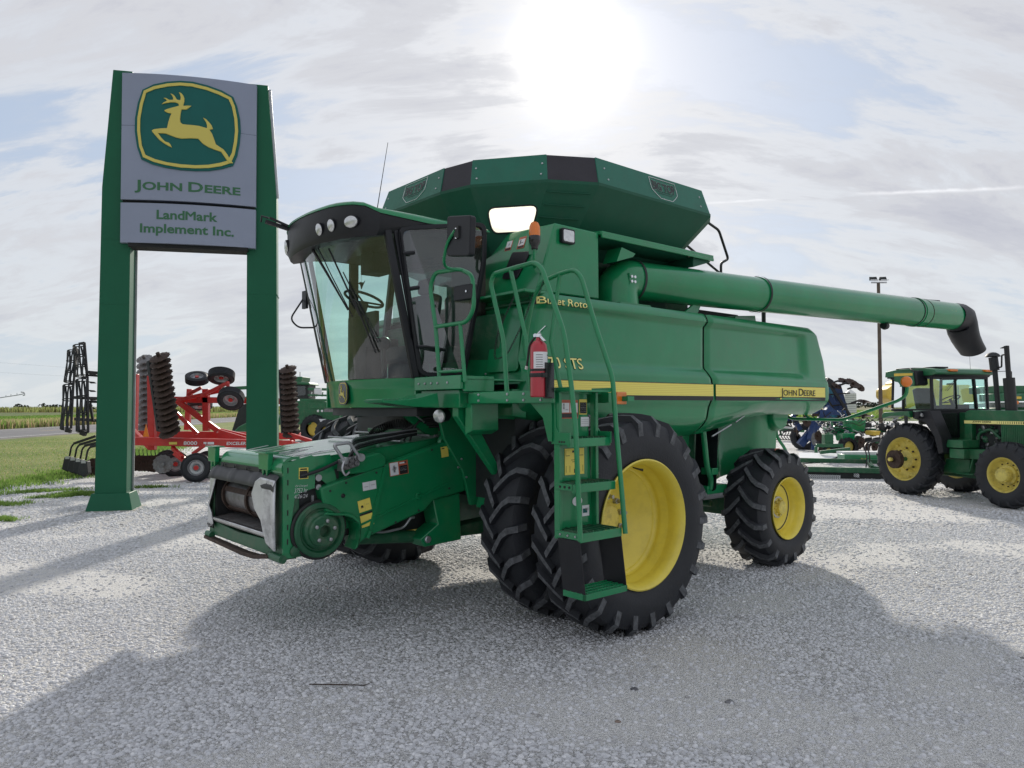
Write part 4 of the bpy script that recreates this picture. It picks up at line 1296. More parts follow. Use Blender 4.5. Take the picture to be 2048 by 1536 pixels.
for z in (1.745, 1.405, 1.045):
    y1 = interp(YB, z); y0 = 2.62
    m = MB()
    m.box(LX0, LX1, y1 - .015, y1 + .012, z - .065, z)
    m.box(LX0, LX0 + .012, y0, y1, z - .05, z); m.box(LX1 - .012, LX1, y0, y1, z - .05, z)
    st = m.build('step', G, K, bevel=0.003)
    g = MB()
    nx, ny = 14, 4
    for i in range(nx + 1):
        x = LX0 + .014 + (LX1 - LX0 - .028) * i / nx
        g.box(x - .005, x + .005, y0, y1 - .015, z - .006, z + .004 + .006 * (i % 2))
    for j in range(ny + 1):
        yy = y0 + (y1 - .02 - y0) * j / ny
        g.box(LX0 + .012, LX1 - .012, yy - .004, yy + .004, z - .008, z - .001)
    g.build('step_grating', GD, st)
    b = MB()
    for k in range(3): b.lathe([(0.010, 0), (0.008, .006), (0, .007)], (LX1 + .001, y0 + .05 + k * (y1 - y0 - .09) / 2, z - .025), (1, 0, 0), 8)
    b.build('step_bolts', ZINC if z < 1.2 else INK, st)
m = MB()
for x in (LX0, LX1 - .006): m.prism([(2.70, .58), (2.93, .58), (2.875, .99), (2.64, .99)], front_fn, x, x + .006)
m.build('rubber_step_hanger', BLK, K)
m = MB()
m.box(LX0 - .005, LX1 + .005, 2.905, 2.93, 0.565, 0.61); m.box(LX0 - .005, LX0 + .01, 2.70, 2.93, .565, .61); m.box(LX1 - .01, LX1 + .005, 2.70, 2.93, .565, .61)
for i in range(16):
    x = LX0 + .01 + i * .0285
    m.box(x, x + .009, 2.70, 2.91, .600, .612)
for j in range(4): m.box(LX0, LX1, 2.715 + .055 * j, 2.73 + .055 * j, .604, .617)
m.build('bottom_step', G, K, bevel=0.002)
# rails
m = MB()
def fromX(x, pts): return [(x, y, z) for y, z in pts]
A = fromX(1.18, [(2.90, 1.00), (2.86, 1.82), (2.81, 2.19), (2.74, 2.55), (2.50, 3.07), (2.42, 3.13), (2.12, 3.12), (1.90, 3.11), (1.86, 3.03), (2.03, 2.54), (2.07, 2.11)])
m.tube(smooth_path(A, 0.07), 0.020, 12)
m.tube(fromX(1.18, [(2.12, 3.12), (2.31, 2.53), (2.36, 2.11)]), 0.018, 10)
m.build('hand_rail', G, K)
m = MB()
B = fromX(0.68, [(2.90, 1.00), (2.81, 1.85), (2.78, 2.22), (2.61, 2.62), (2.44, 3.07), (2.36, 3.14), (2.19, 3.13), (1.97, 3.09), (1.84, 2.95), (1.72, 2.53), (1.84, 2.25), (1.84, 2.11)])
m.tube(smooth_path(B, 0.07), 0.020, 12)
m.tube(fromX(0.68, [(2.19, 3.13), (2.07, 2.56), (2.20, 2.11)]), 0.018, 10)
m.build('hand_rail', G, K)
m = MB()
C_ = fromX(1.31, [(1.29, 2.24), (1.23, 2.72), (1.14, 3.08), (1.22, 3.20), (1.60, 3.18), (1.78, 3.10), (1.80, 2.82), (1.70, 2.71), (1.23, 2.71)])
m.tube(smooth_path(C_, 0.07), 0.019, 12)
m.tube(fromX(1.31, [(1.60, 2.71), (1.67, 2.20)]), 0.018, 10)
m.tube(fromX(1.31, [(1.27, 2.30), (1.65, 2.30)]), 0.014, 8)
m.tube(smooth_path([(1.31, 1.66, 3.16), (1.42, 1.55, 3.18), (1.50, 1.62, 3.22), (1.53, 1.72, 3.36), (1.53, 1.83, 3.44)], .06), 0.013, 10)
m.build('hand_rail', G, K)
# big mirror, small mirror
m = MB()
m.prism(round_poly([(1.69, 3.25), (2.01, 3.20), (2.03, 3.53), (1.70, 3.585)], .035), front_fn, 1.46, 1.52)
m.build('large_mirror', BLK, K, bevel=0.010)
m = MB(); m.box(1.52, 1.535, 1.82, 1.88, 3.37, 3.47)
for z in (3.37, 3.45): m.lathe([(0.008, 0), (0.006, .006), (0, .006)], (1.536, 1.85, z), (1, 0, 0), 8, mat=CHROME)
m.build('mirror_clamp', DKM, K)
m = MB()
m.prism(round_poly([(1.53, 2.905), (1.80, 2.90), (1.80, 3.03), (1.53, 3.035)], .02), front_fn, 1.28, 1.33)
m.build('small_mirror', BLK, K, bevel=0.008)
m = MB(); m.lathe([(0.010, 0), (0.010, .006), (0, .006)], (1.332, 1.72, 2.97), (1, 0, 0), 10); m.build('mirror_screw', CHROME, K)
# chain across the gap, hanging
m = MB()
def chain(pts, n, r=0.009):
    P = smooth_path(pts, 0.15, 6)
    L = [0]
    for a, b in zip(P, P[1:]): L.append(L[-1] + (b - a).length)
    for i in range(n):
        s = L[-1] * i / (n - 1)
        k = max(j for j in range(len(L)) if L[j] <= s + 1e-9); k = min(k, len(P) - 2)
        t = (s - L[k]) / max(1e-6, L[k + 1] - L[k]); c = P[k].lerp(P[k + 1], t)
        d = (P[k + 1] - P[k]).normalized(); e = Vector((1, 0, 0)) if i % 2 else Vector((0, 1, 0))
        e = (e - d * e.dot(d)).normalized()
        m.tube([c + d * math.cos(q) * r * 1.5 + e * math.sin(q) * r for q in [2 * math.pi * j / 8 for j in range(8)]], r * .28, 4, closed=True)
chain([(0.70, 1.86, 2.98), (0.75, 1.80, 2.75), (0.85, 1.68, 2.45), (0.95, 1.62, 2.40), (1.0, 1.72, 2.62), (.9, 1.86, 2.98)], 64)
chain([(0.70, 2.0, 3.09), (.72, 1.97, 2.98)], 5)
m.build('safety_chain', DKM, K)
# orange side reflector lamp
m = MB(); m.box(0.42, 0.50, 2.62, 2.78, 2.03, 2.07); m.build('lamp_arm', G, K)
m = MB(); m.prism(round_poly([(0.44, 2.005), (0.56, 2.005), (0.56, 2.105), (0.44, 2.105)], .01), side_fn, 2.66, 2.72); m.build('side_marker_lamp', AMBER, K, bevel=0.006)
m = MB(); m.box(0.55, 0.64, 2.55, 2.70, 2.02, 2.10); m.build('lamp_bracket', G, K)
# ladder stickers
def ysticker(name, x0, x1, z0, z1, y, base, mats=()):
    m = MB()
    m.box(x0, x1, y, y + .002, z0, z1)
    for (a, b, c, d, mt) in mats:   # a,b measured from the viewer's left (high x)
        m.box(x1 - (x1 - x0) * b, x1 - (x1 - x0) * a, y + .001, y + .0035, z0 + (z1 - z0) * c, z0 + (z1 - z0) * d, mat=mt)
    return m.build(name, base, K, smooth=0)
ysticker('warning_sticker', 0.905, 1.095, 1.895, 2.040, 2.614, LABELR, [(.04, .48, .32, .84, LABELW), (.54, .96, .32, .84, LABELW), (.12, .2, .5, .8, INK), (.18, .4, .45, .5, INK), (.65, .85, .45, .7, ZINC), (.04, .96, .05, .27, INK)])
ysticker('warning_sticker', 0.805, 0.890, 1.925, 2.045, 2.614, LABELY, [(.06, .94, .06, .80, INK), (.12, .88, .68, .71, LABELW), (.12, .88, .55, .58, LABELW), (.12, .88, .42, .45, LABELW), (.12, .88, .29, .32, LABELW), (.12, .88, .16, .19, LABELW)])
ysticker('rating_sticker', 0.78, 0.875, 1.83, 1.905, 2.614, LABELW, [(.08, .9, .7, .74, ZINC), (.08, .9, .5, .54, ZINC), (.08, .9, .3, .34, ZINC)])
ysticker('manual_sticker', 0.84, 1.055, 1.455, 1.66, 2.614, LABELY, [(.38, .58, .84, .92, INK), (.05, .25, .72, .74, INK), (.05, .06, .72, .95, INK), (.75, .95, .72, .74, INK), (.74, .75, .72, .95, INK), (.33, .62, .55, .57, INK), (.38, .55, .48, .50, INK), (.47, .53, .06, .22, INK), (.06, .07, .1, .35, INK), (.25, .26, .1, .35, INK), (.74, .75, .1, .35, INK), (.92, .93, .1, .35, INK)])
m = MB(); m.v += []; 
m.add([(0.92 + .055 * math.cos(q), 2.616, 1.245 + .038 * math.sin(q)) for q in [2 * math.pi * i / 24 for i in range(24)]], [tuple(range(24))]); m.build('oval_sticker', LABELW, K, smooth=0)
ysticker('picture_sticker', 0.785, 0.865, 1.12, 1.205, 2.614, LABELW, [(.1, .7, .3, .7, EMBG), (.4, .9, .5, .75, ZINC)])

# ================================================================== FEEDER HOUSE
m = MB()   # chute
m.loft([[(2.45, -.80, .78), (2.45, .70, .78), (2.45, .70, 1.50), (2.45, -.80, 1.50)], [(0.5, -.80, 1.22), (0.5, .70, 1.22), (0.5, .70, 1.74), (0.5, -.80, 1.74)]], cap=False)
m.build('feeder_chute', G, K, smooth=20)
m = MB()   # top sheet, bare metal worn in strips
m.prism([(2.40, 1.515), (0.9, 1.675), (0.9, 1.685), (2.40, 1.53)], side_fn, -.82, .70)
m.build('feeder_top_sheet', G, K)
m = MB()
for i in range(9):
    y = -.75 + .16 * i + random.uniform(-.02, .02)
    m.bar((2.30, y, 1.548), (2.30 - random.uniform(.2, .6), y + random.uniform(-.03, .03), 1.575 + .02), random.uniform(.03, .08), .004)
m.build('wear_strips', STEEL, K)
m = MB()   # cross member, rods on top at the rear
m.box(0.55, 0.85, -.8, .72, 1.66, 1.75)
m.tube([(1.02, -.78, 1.71), (1.02, .70, 1.71)], 0.012, 8, mat=ZINC); m.tube([(1.35, -.78, 1.665), (1.35, .70, 1.665)], 0.010, 8, mat=ZINC)
for i in range(6): m.lathe([(0.016, 0), (0.016, .02), (0, .02)], (0.87, -.6 + .24 * i, 1.70), (1, 0, 0), 8, mat=ZINC)
m.build('feeder_cross_member', G, K, bevel=0.008)
m = MB(); m.box(0.35, 0.60, -1.5, 1.5, 1.1, 2.2); m.build('body_bulkhead', DKM, K)
# green side sheets reaching down beside the front axle
m = MB()
m.prism([(0.98, 1.68), (1.06, 1.95), (0.60, 2.02), (0.42, 2.02), (0.42, 1.02), (0.66, 1.02), (0.76, 1.36)], side_fn, 0.86, 0.90)
m.prism([(0.55, 2.0), (0.55, 1.25), (0.62, 1.0), (0.50, 1.0), (0.44, 1.9)], side_fn, 0.92, 1.25)
m.build('body_front_sheet', G, K, bevel=0.006)
m = MB()   # tilt frame leg and lift cylinder under the feeder
m.prism([(1.06, 1.10), (0.74, 1.14), (0.72, 0.68), (1.15, 0.66), (1.20, 0.74), (1.0, .86)], side_fn, 0.60, 0.82)
m.lathe([(0.035, 0), (0.035, .02), (0, .02)], (1.12, .82, .73), (0, 1, 0), 16, mat=ZINC)
m.build('feeder_pivot_leg', G, K, bevel=0.010)
m = MB(); m.tube([(1.85, .62, .80), (1.15, .62, .735)], 0.060, 14); m.build('lift_cylinder', GD, K)
m = MB(); m.tube(smooth_path([(1.75, .66, .86), (1.5, .66, .82), (1.28, .66, .84), (1.22, .68, .93), (1.18, .68, .93)], .05), .014, 8); m.build('hydraulic_hose', ZINC, K)
m = MB(); m.box(.75, 1.7, -.6, .5, .78, 1.1); m.build('feeder_underside', DKM, K)
m = MB(); m.prism([(0.75, .70), (0.75, .80), (-.1, .86), (-.1, .68)], side_fn, 0.55, 0.75); m.build('side_beam', GD, K, bevel=.01)
# left shield with the round belt cup
cx_, cz_ = 2.235, 0.945
arc = [(cx_ - 0.36 * math.cos(t), cz_ + 0.36 * math.sin(t) * (.62 if t > 0 else .62)) for t in [R(a) for a in range(-34, 64, 8)]]
shp = [(2.225, 1.225), (2.24, 1.30), (1.95, 1.385), (1.62, 1.46), (1.2, 1.575), (0.96, 1.65), (.84, 1.66), (.76, 1.42), (.69, 1.16), (1.08, 1.10), (1.18, 1.01), (1.79, .83), (1.905, .765)]
shp += [(1.895, .85), (1.885, .92), (1.895, .985), (1.93, 1.03), (2.00, 1.055), (2.10, 1.065), (2.20, 1.085)]
m = MB()
def shy(x, z):
    # swage line and an outward crown
    d = (z - (0.90 + (1.95 - x) * 0.32))
    return 0.85 + 0.02 * sstep(-.05, .05, d) + 0.012 * math.exp(-((x - 1.70 - (z - .9) * -.17) / .018) ** 2) - .0
m.prism(shp, side_fn, 0.74, 0.862)
m.build('drive_shield', GP, K, bevel=0.018, seg=3)
m = MB()   # cup wall
cup = [(1.905, .765), (1.88, .85), (1.872, .92), (1.882, .99), (1.93, 1.045), (2.00, 1.07), (2.10, 1.078), (2.2, 1.095)]
cupi = [(x + .02 * (1.9 < x) + .012, z - .018) for x, z in cup]
m.prism(cup + cupi[::-1], side_fn, 0.70, 0.905)
m.build('shield_cup', GP, K, bevel=0.006)
m = MB()
m.bar((1.615, .868, 1.44), (1.765, .868, .90), 0.024, 0.03); m.bar((1.77, .868, .89), (1.80, .868, .83), 0.04, .03)
m.tube([(1.62, .862, 1.452), (1.70, .862, 1.447), (1.86, .862, 1.40), (2.02, .862, 1.36)], 0.004, 6, mat=INK)
m.bar((1.86, .862, 1.02 - .07), (.92, .862, 1.25), 0.018, 0.02)
m.lathe([(0.035, 0), (0.03, .01), (0.018, .012), (0.016, .002), (0, .002)], (1.255, .868, 1.155), (0, 1, 0), 18)
m.lathe([(0.020, 0), (0.012, .01), (0, .01)], (2.03, .866, 1.22), (0, 1, 0), 12, mat=INK)
for (x, z) in ((.78, 1.48), (.82, 1.40), (.72, 1.30)): m.lathe([(0.012, 0), (0.009, .008), (0, .008)], (x, .905, z), (0, 1, 0), 8, mat=ZINC)
m.build('shield_seam', GP, K)
m = MB()   # raised guard at the top front of the shield
m.prism(round_poly([(1.98, 1.40), (1.98, 1.47), (1.90, 1.535), (1.66, 1.58), (1.60, 1.54), (1.61, 1.455), (1.80, 1.41)], .03), side_fn, 0.70, 0.875)
m.build('coupler_guard', GP, K, bevel=0.012)
# stickers on the shield
def sside(name, P0, right_len, up_len, ang, base, mats=(), y=0.8655):
    m = MB(); c, s = math.cos(ang), math.sin(ang)
    r = Vector((-c, 0, s)); u = Vector((s, 0, c))
    Q = lambda a, b, o: Vector((P0[0], y + o, P0[1])) + r * a * right_len + u * b * up_len
    m.add([Q(0, 0, .001), Q(1, 0, .001), Q(1, 1, .001), Q(0, 1, .001)], [(0, 1, 2, 3)])
    for (a, b, c_, d, mt) in mats: m.add([Q(a, c_, .002), Q(b, c_, .002), Q(b, d, .002), Q(a, d, .002)], [(0, 1, 2, 3)], mt)
    return m.build(name, base, K, smooth=0)
sside('warning_sticker', (1.56, 1.355), .20, .125, .10, LABELR, [(.03, .47, .04, .96, LABELW), (.12, .38, .42, .62, INK), (.2, .3, .25, .75, INK), (.53, .96, .04, .66, INK), (.55, .9, .80, .90, LABELW), (.56, .9, .5, .53, LABELW), (.56, .9, .4, .43, LABELW), (.56, .9, .3, .33, LABELW)])
sside('warning_sticker', (.99, 1.500), .085, .10, .12, LABELY, [(.1, .5, .8, .9, INK), (.1, .9, .1, .13, YD), (.1, .9, .3, .33, YD)], y=.866)
sside('maintenance_sticker', (1.835, 1.245), .135, .075, .10, LABELW, [(.49, .51, .05, .95, ZINC), (.1, .4, .4, .48, ZINC), (.6, .9, .5, .58, ZINC)])
sside('warning_sticker', (1.87, 1.055), .125, .105, .20, LABELY, [(.49, .51, .05, .95, YD), (.12, .4, .3, .4, YD), (.2, .38, .35, .55, INK), (.6, .85, .5, .6, YD)])
sside('warning_sticker', (1.845, .920), .125, .115, .20, LABELY, [(0, 1, .93, 1.08, INK), (.2, .8, .42, .48, YD), (.25, .75, .52, .55, YD)])
# face of the feeder house
FX = 2.55
m = MB()
m.prism([(-.97, .74), (-.97, 1.50), (-.85, 1.50), (-.85, .74)], front_fn, 2.40, FX)
m.prism([(.62, .74), (.62, 1.50), (.80, 1.50), (.80, .74)], front_fn, 2.40, FX)
m.prism([(-.97, 1.36), (.80, 1.36), (.80, 1.50), (-.97, 1.50)], front_fn, 2.40, FX - .01)
m.prism([(-.97, .72), (.80, .72), (.80, .865), (-.2, .83), (-.97, .865)], front_fn, 2.42, FX - .005)
m.build('face_frame', GD, K, bevel=0.008)
m = MB()
m.prism([(2.55, 1.515), (2.53, 1.525), (2.30, 1.58), (2.26, 1.56), (2.27, 1.30), (2.40, 1.27), (2.45, 1.22), (2.48, 1.0), (2.48, .86), (2.40, .80), (2.38, .735), (2.55, .735)], side_fn, .80, .815)
for z in (.85, .97, 1.09, 1.22, 1.34, 1.44): m.box(2.505, 2.515, .813, .818, z, z + .045, mat=INK)
m.build('face_side_plate', G, K)
m = MB()   # rolled cap
cap_prof = [(2.555, 1.44), (2.56, 1.485), (2.545, 1.53), (2.51, 1.56), (2.46, 1.575), (2.40, 1.575), (2.40, 1.55), (2.46, 1.55), (2.50, 1.535), (2.53, 1.50), (2.53, 1.44)]
m.prism(cap_prof, side_fn, -.62, .80)
m.build('face_cap', G, K, smooth=50)
m = MB()
for y in (-.80, .50):
    m.prism([(y - .11, 1.60), (y + .11, 1.60), (y + .10, 1.50), (y + .10, 1.455), (y - .10, 1.455), (y - .10, 1.50)], front_fn, FX, FX + .045)
    for k in (-.045, .035): m.prism([(y + k - .03, 1.46), (y + k + .03, 1.46), (y + k, 1.40)], front_fn, FX, FX + .03)
    m.box(FX - .05, FX + .07, y - .115, y + .115, 1.595, 1.608)
m.build('header_hook', G, K, bevel=0.004)
m = MB()   # black throat hood
def hood(u, v):
    y = -.80 + 1.58 * u
    t = v
    x = FX + 0.012 + 0.055 * math.sin(math.pi * min(1, t * 1.1) * .5)
    z = 1.425 - 0.125 * t - (0.012 if (u < .04 or u > .96) else 0)
    x += 0.006 * (1 if int(u * 12) % 4 == 0 else 0)
    return (x, y, z)
m.grid(hood, 48, 6)
m.box(FX, FX + .02, -.60, .45, 1.425, 1.462)
m.build('throat_hood', BLK, K, smooth=40)
m = MB()
for y in (-.5, -.2, .1, .4): m.lathe([(0.014, 0), (0.012, .012), (0, .012)], (FX + .03, y, 1.44), (1, 0, 0), 8)
m.build('hood_bolts', DKM, K)
m = MB()   # bright side guides
def guide(pts, xo, y_shift=0): 
    return m.prism(pts, lambda u, v, w: (w + .03 * math.sin((v - .8) * 7), u, v), FX + .012, FX + .03)
m.prism([(.34, 1.24), (.37, 1.35), (.46, 1.39), (.60, 1.385), (.76, 1.38), (.785, 1.20), (.785, .98), (.76, .79), (.60, .84), (.57, .93), (.545, 1.03), (.42, 1.12)], lambda u, v, w: (w + .045 * math.sin((v - .8) * 5.2) * (1 - (u - .34) * 1.2), u, v), FX + .03, FX + .055)
guide([(-.95, 1.36), (-.80, 1.38), (-.76, 1.30), (-.78, 1.15), (-.84, 1.02), (-.77, .95), (-.78, .82), (-.93, .80)], 0)
m.build('steel_side_guide', WORNW, K, bevel=0.012)
m = MB()
m.prism([(2.57, .895), (2.53, .915), (1.9, 1.0), (1.9, .96), (2.53, .86), (2.57, .87)], side_fn, -.82, .60)
m.build('throat_floor', WORN, K, bevel=0.004)
m = MB()
m.box(2.545, 2.585, -.80, .58, .885, .915)
m.build('throat_sill', STEEL, K, bevel=0.006)
m = MB()
m.tube([(2.34, -.77, 1.13), (2.34, .60, 1.13)], 0.160, 28)
m.build('feed_drum', WORN, K, smooth=40)
m = MB()
for k in range(5):
    a = 2 * math.pi * k / 5 + .4
    c = Vector((2.34 + .165 * math.cos(a), 0, 1.13 + .165 * math.sin(a)))
    m.bar(c + Vector((0, -.72, 0)), c + Vector((0, .5, 0)), .05, .02, up=(math.cos(a), 0, math.sin(a)))
for y in (-.70, -.1, .45):
    m.lathe([(.165, -.02), (.185, -.02), (.185, .02), (.165, .02)], (2.34, y, 1.13), (0, 1, 0), 24)
m.build('conveyor_slat', RUST, K)
m = MB(); m.box(1.7, 2.54, -.845, -.79, .84, 1.5); m.box(1.7, 2.42, .60, .695, .84, 1.5); m.box(1.75, 1.8, -.82, .6, .95, 1.5); m.build('throat_dark_sheets', DARK, K)  # dark sheets added inside the green chute so the open throat reads dark
m = MB()   # lower lip, brown worn bar, pins
m.prism([(-.99, .705), (.02, .69), (.30, .70), (.62, .745), (.62, .715), (.30, .665), (.02, .655), (-.99, .675)], front_fn, FX - .02, FX + .05)
m.build('worn_lower_bar', RUST, K, bevel=0.004)
m = MB()
m.tube([(2.56, .60, .735), (2.56, .84, .735)], .035, 14); m.tube([(2.56, -1.0, .72), (2.56, -.86, .72)], .03, 14)
m.lathe([(.05, 0), (.05, .02), (.02, .03), (0, .03)], (2.44, .815, .79), (0, 1, 0), 18)
m.build('latch_pin', GD, K)
m = MB()
for y0 in (.60, -.92):
    for k in range(4):
        m.tube([(FX + .02, y0 + k * .045, .86 - k * .004), (FX + .035, y0 + .012 + k * .045, .83), (FX + .02, y0 - .01 + k * .045, .80)], .008, 6)
m.build('spring_clips', INK, K)
# stickers and chalk on the face side plate
sside('caution_sticker', (2.415, 1.385), .085, .095, 0, LABELY, [(.08, .92, .06, .72, INK), (.15, .85, .58, .62, LABELW), (.15, .85, .44, .48, LABELW), (.15, .85, .30, .34, LABELW), (.15, .85, .16, .20, LABELW), (.15, .85, .80, .92, INK)], y=.8165)
m = MB(); lettering(m, [('Oil Changed', 1)], (2.445, .818, 1.315), RT, UP, .11, .022, shear=.3, bold=-.01); lettering(m, [('3752 hr', 1)], (2.455, .818, 1.270), RT, UP, .12, .038, shear=.3, bold=-.01); lettering(m, [('4/26/24', 1)], (2.455, .818, 1.225), RT, UP, .12, .032, shear=.3, bold=-.01)
m.build('handwritten_note', LABELW, K, smooth=0)
# belt pulley
m = MB(); m.lathe([(.20, 0), (.245, 0), (.255, .012), (.255, .05), (.245, .062), (.20, .062)], (cx_, .78, cz_), (0, 1, 0), 48)
for k in range(60):
    a = 2 * math.pi * k / 60
    m.box(cx_ + .245 * math.cos(a) - .004, cx_ + .245 * math.cos(a) + .004, .78, .845, cz_ + .245 * math.sin(a) - .004, cz_ + .245 * math.sin(a) + .004)
m.build('drive_belt', INK, K)
m = MB(); m.lathe([(.19, 0), (.232, .0), (.232, .075), (.222, .088), (.19, .088), (.175, .07), (.165, .07), (.155, .10), (.135, .115), (.133, .15), (.120, .16), (.06, .16), (.055, .165), (.05, .165), (.048, .10), (0, .10)], (cx_, .78, cz_), (0, 1, 0), 48)
pul = m.build('pulley', GD, K, smooth=30)
m = MB()
for a in (.5, 1.8, 2.9, 4.1, 5.4): m.lathe([(.016, 0), (.016, .014), (.009, .016), (0, .016)], (cx_ + .088 * math.cos(a), .94, cz_ + .088 * math.sin(a)), (0, 1, 0), 8)
m.build('pulley_bolts', ZINC, pul)
m = MB()   # fittings and lines round the coupler
for k in range(6):
    m.tube(smooth_path([(2.02 - .02 * k, .86, 1.50), (1.9, .84 - .02 * k, 1.62 + .015 * k), (1.6, .72 - .03 * k, 1.66 + .012 * k), (1.1, .6, 1.72 + .01 * k)], .1), .009 + .002 * (k % 2), 6, mat=(INK, DKM, ZINC)[k % 3])
m.build('hydraulic_lines', INK, K)
m = MB()
for (x, z) in ((2.15, 1.27), (2.0, 1.33), (1.7, 1.40), (1.4, 1.48), (1.1, 1.58), (.9, 1.20), (1.25, 1.02), (1.5, .935), (1.75, .87)): m.lathe([(.011, 0), (.009, .006), (0, .007)], (x, .864, z), (0, 1, 0), 8)
m.build('shield_bolts', DKM, K)
m = MB()   # dark drive parts above pulley
m.prism([(2.44, 1.22), (2.30, 1.50), (2.02, 1.44), (2.0, 1.10), (2.2, .75), (2.42, .85)], side_fn, .70, .76)
m.tube(smooth_path([(2.42, .80, 1.40), (2.25, .86, 1.45), (2.05, .84, 1.52)], .05), .014, 8); m.tube([(2.28, .79, 1.12), (2.30, .84, 1.24)], .012, 6, mat=ZINC)
m.lathe([(.03, 0), (.03, .03), (0, .03)], (2.235, .79, 1.385), (0, 1, 0), 12, mat=ZINC); m.lathe([(.025, 0), (.025, .03), (0, .03)], (2.235, .79, 1.305), (0, 1, 0), 12, mat=ZINC)
m.prism([(2.27, 1.57), (2.27, 1.42), (2.12, 1.30), (2.05, 1.33), (2.12, 1.58)], side_fn, .77, .80, G)
m.build('drive_gear', DKM, K)
# multicoupler valve block with its handle
m = MB()
m.prism([(2.08, 1.435), (1.91, 1.475), (1.90, 1.565), (2.07, 1.535)], side_fn, .84, .93)
for i in range(3):
    for j in range(2):
        m.lathe([(.024, 0), (.024, .018), (.014, .02), (.012, .008), (0, .008)], (2.045 - i * .055, .93, 1.475 + j * .045 + i * .012), (0, 1, 0), 14)
vb = m.build('hydraulic_coupler', WORN, K, bevel=0.004)
m = MB()
m.tube(smooth_path([(2.07, .96, 1.53), (2.17, .96, 1.67), (2.02, .96, 1.685), (1.92, .96, 1.55)], .025), .015, 10)
m.tube(smooth_path([(2.07, .965, 1.53), (2.10, .975, 1.46), (2.07, .985, 1.40), (2.03, .975, 1.43)], .03), .010, 8)
m.lathe([(.032, 0), (.032, .03), (.015, .035), (0, .035)], (2.06, .935, 1.53), (0, 1, 0), 14)
m.lathe([(.035, 0), (.035, .03), (0, .03)], (1.905, .935, 1.55), (0, 1, 0), 14)
m.build('coupler_lever', ZINC, K)
# corrugated hose and cables above the feeder
m = MB()
P = smooth_path([(1.45, .30, 1.60), (1.42, .30, 1.74), (1.25, .35, 1.82), (0.9, .55, 1.84), (0.7, .9, 1.88)], .12, 8)
for i, (a, b) in enumerate(zip(P, P[1:])):
    k = max(1, int((b - a).length / .018))
    for j in range(k):
        c = a.lerp(b, j / k); m.lathe([(.040, -.006), (.052, 0), (.040, .006)], c, (b - a), 14)
m.build('corrugated_hose', INK, K)
m = MB()
for k in range(5):
    m.tube(smooth_path([(1.25 - .02 * k, .15 + .1 * k, 1.60), (1.1, .4 + .05 * k, 1.78 + .02 * k), (.8, .8, 1.80 + .03 * k), (.62, 1.25 + .03 * k, 1.88)], .1), .010 + .002 * (k % 3), 7)
m.build('cable_bundle', INK, K)
m = MB()
m.prism([(1.24, 1.97), (1.24, 1.90), (0.95, 1.70), (.85, 1.72), (.8, 1.97)], side_fn, .55, .60)
m.tube([(1.2, .66, 1.94), (1.05, .66, 1.84)], .010, 8, mat=ZINC)
m.lathe([(.13, -.03), (.14, 0), (.13, .03), (0, .03)], (.85, .80, 1.62), (0, 1, 0), 24)
m.build('header_tilt_bracket', G, K, bevel=.005)
m = MB(); m.lathe([(.062, -.10), (.062, -.02), (.066, 0)], (1.22, 1.16, 1.905), (.9, .35, -.1), 24)
hl = m.build('head_lamp', BLK, K)
m = MB(); m.lathe([(.064, 0), (.058, .014), (.03, .024), (0, .026)], (1.22, 1.16, 1.905), (.9, .35, -.1), 24); m.build('lamp_lens', REFL, hl)

# rear extremity lamp arm
m = MB()
m.tube(smooth_path([(-4.90, 1.10, 1.86), (-4.90, 1.22, 1.80), (-4.90, 1.96, 1.79), (-4.90, 2.70, 2.05), (-4.90, 2.80, 2.12), (-4.90, 2.81, 2.24)], .08), .022, 10)
m.tube(smooth_path([(-4.90, 1.42, 1.90), (-4.90, 1.46, 1.82), (-4.90, 1.56, 1.80)], .03), .014, 8)
m.tube(smooth_path([(-4.5, 1.20, 1.80), (-4.52, 1.20, 1.55), (-4.68, 1.24, 1.38), (-4.75, 1.26, 1.20)], .1), .022, 10)
arm = m.build('marker_lamp_arm', G, K)
m = MB(); m.lathe([(.02, -.03), (.055, -.02), (.070, 0), (.060, .02), (.03, .032), (0, .034)], (-4.88, 2.81, 2.29), (.8, .6, 0), 24); m.build('amber_lens', AMBER, arm)

# fire extinguisher: strapped on, a thing of its own
fe = root('fire_extinguisher', (0, 0, 0), 0, 'red fire extinguisher with white label strapped beside the top of the ladder', 'fire extinguisher')
Mk = Matrix.Translation((CX, CY, 0)) @ Matrix.Rotation(CR, 4, 'Z')
ep = Mk @ Vector((1.31, 2.60, 2.06))
fe.location = ep; fe.rotation_euler = (0, 0, CR)
m = MB(); m.lathe([(0, 0), (.060, 0), (.066, .008), (.066, .36), (.060, .395), (.042, .42), (.022, .432), (.020, .45), (0, .45)], (0, 0, 0), (0, 0, 1), 32); m.build('cylinder_body', REDX, fe)
m = MB(); m.lathe([(.0665, .215), (.0668, .34)], (0, 0, 0), (0, 0, 1), 24, a0=0.2, a1=3.9); m.build('paper_label', LABELW, fe)
m = MB()
for k in range(6): m.lathe([(.0672, .225 + k * .018), (.0672, .229 + k * .018)], (0, 0, 0), (0, 0, 1), 10, a0=.5, a1=1.3)
for k in range(3): m.lathe([(.0672, .25 + k * .03), (.0672, .262 + k * .03)], (0, 0, 0), (0, 0, 1), 5, a0=2.0 + .2 * (k % 2), a1=2.25 + .2 * (k % 2))
m.lathe([(.0673, .195), (.0673, .213)], (0, 0, 0), (0, 0, 1), 24, a0=0, a1=6.28)
m.build('label_print', INK, fe)
m = MB(); m.lathe([(.0690, .150), (.0705, .155), (.0705, .175), (.0690, .18)], (0, 0, 0), (0, 0, 1), 32); m.box(-.01, .03, .060, .084, .148, .182); m.build('strap', INK, fe)
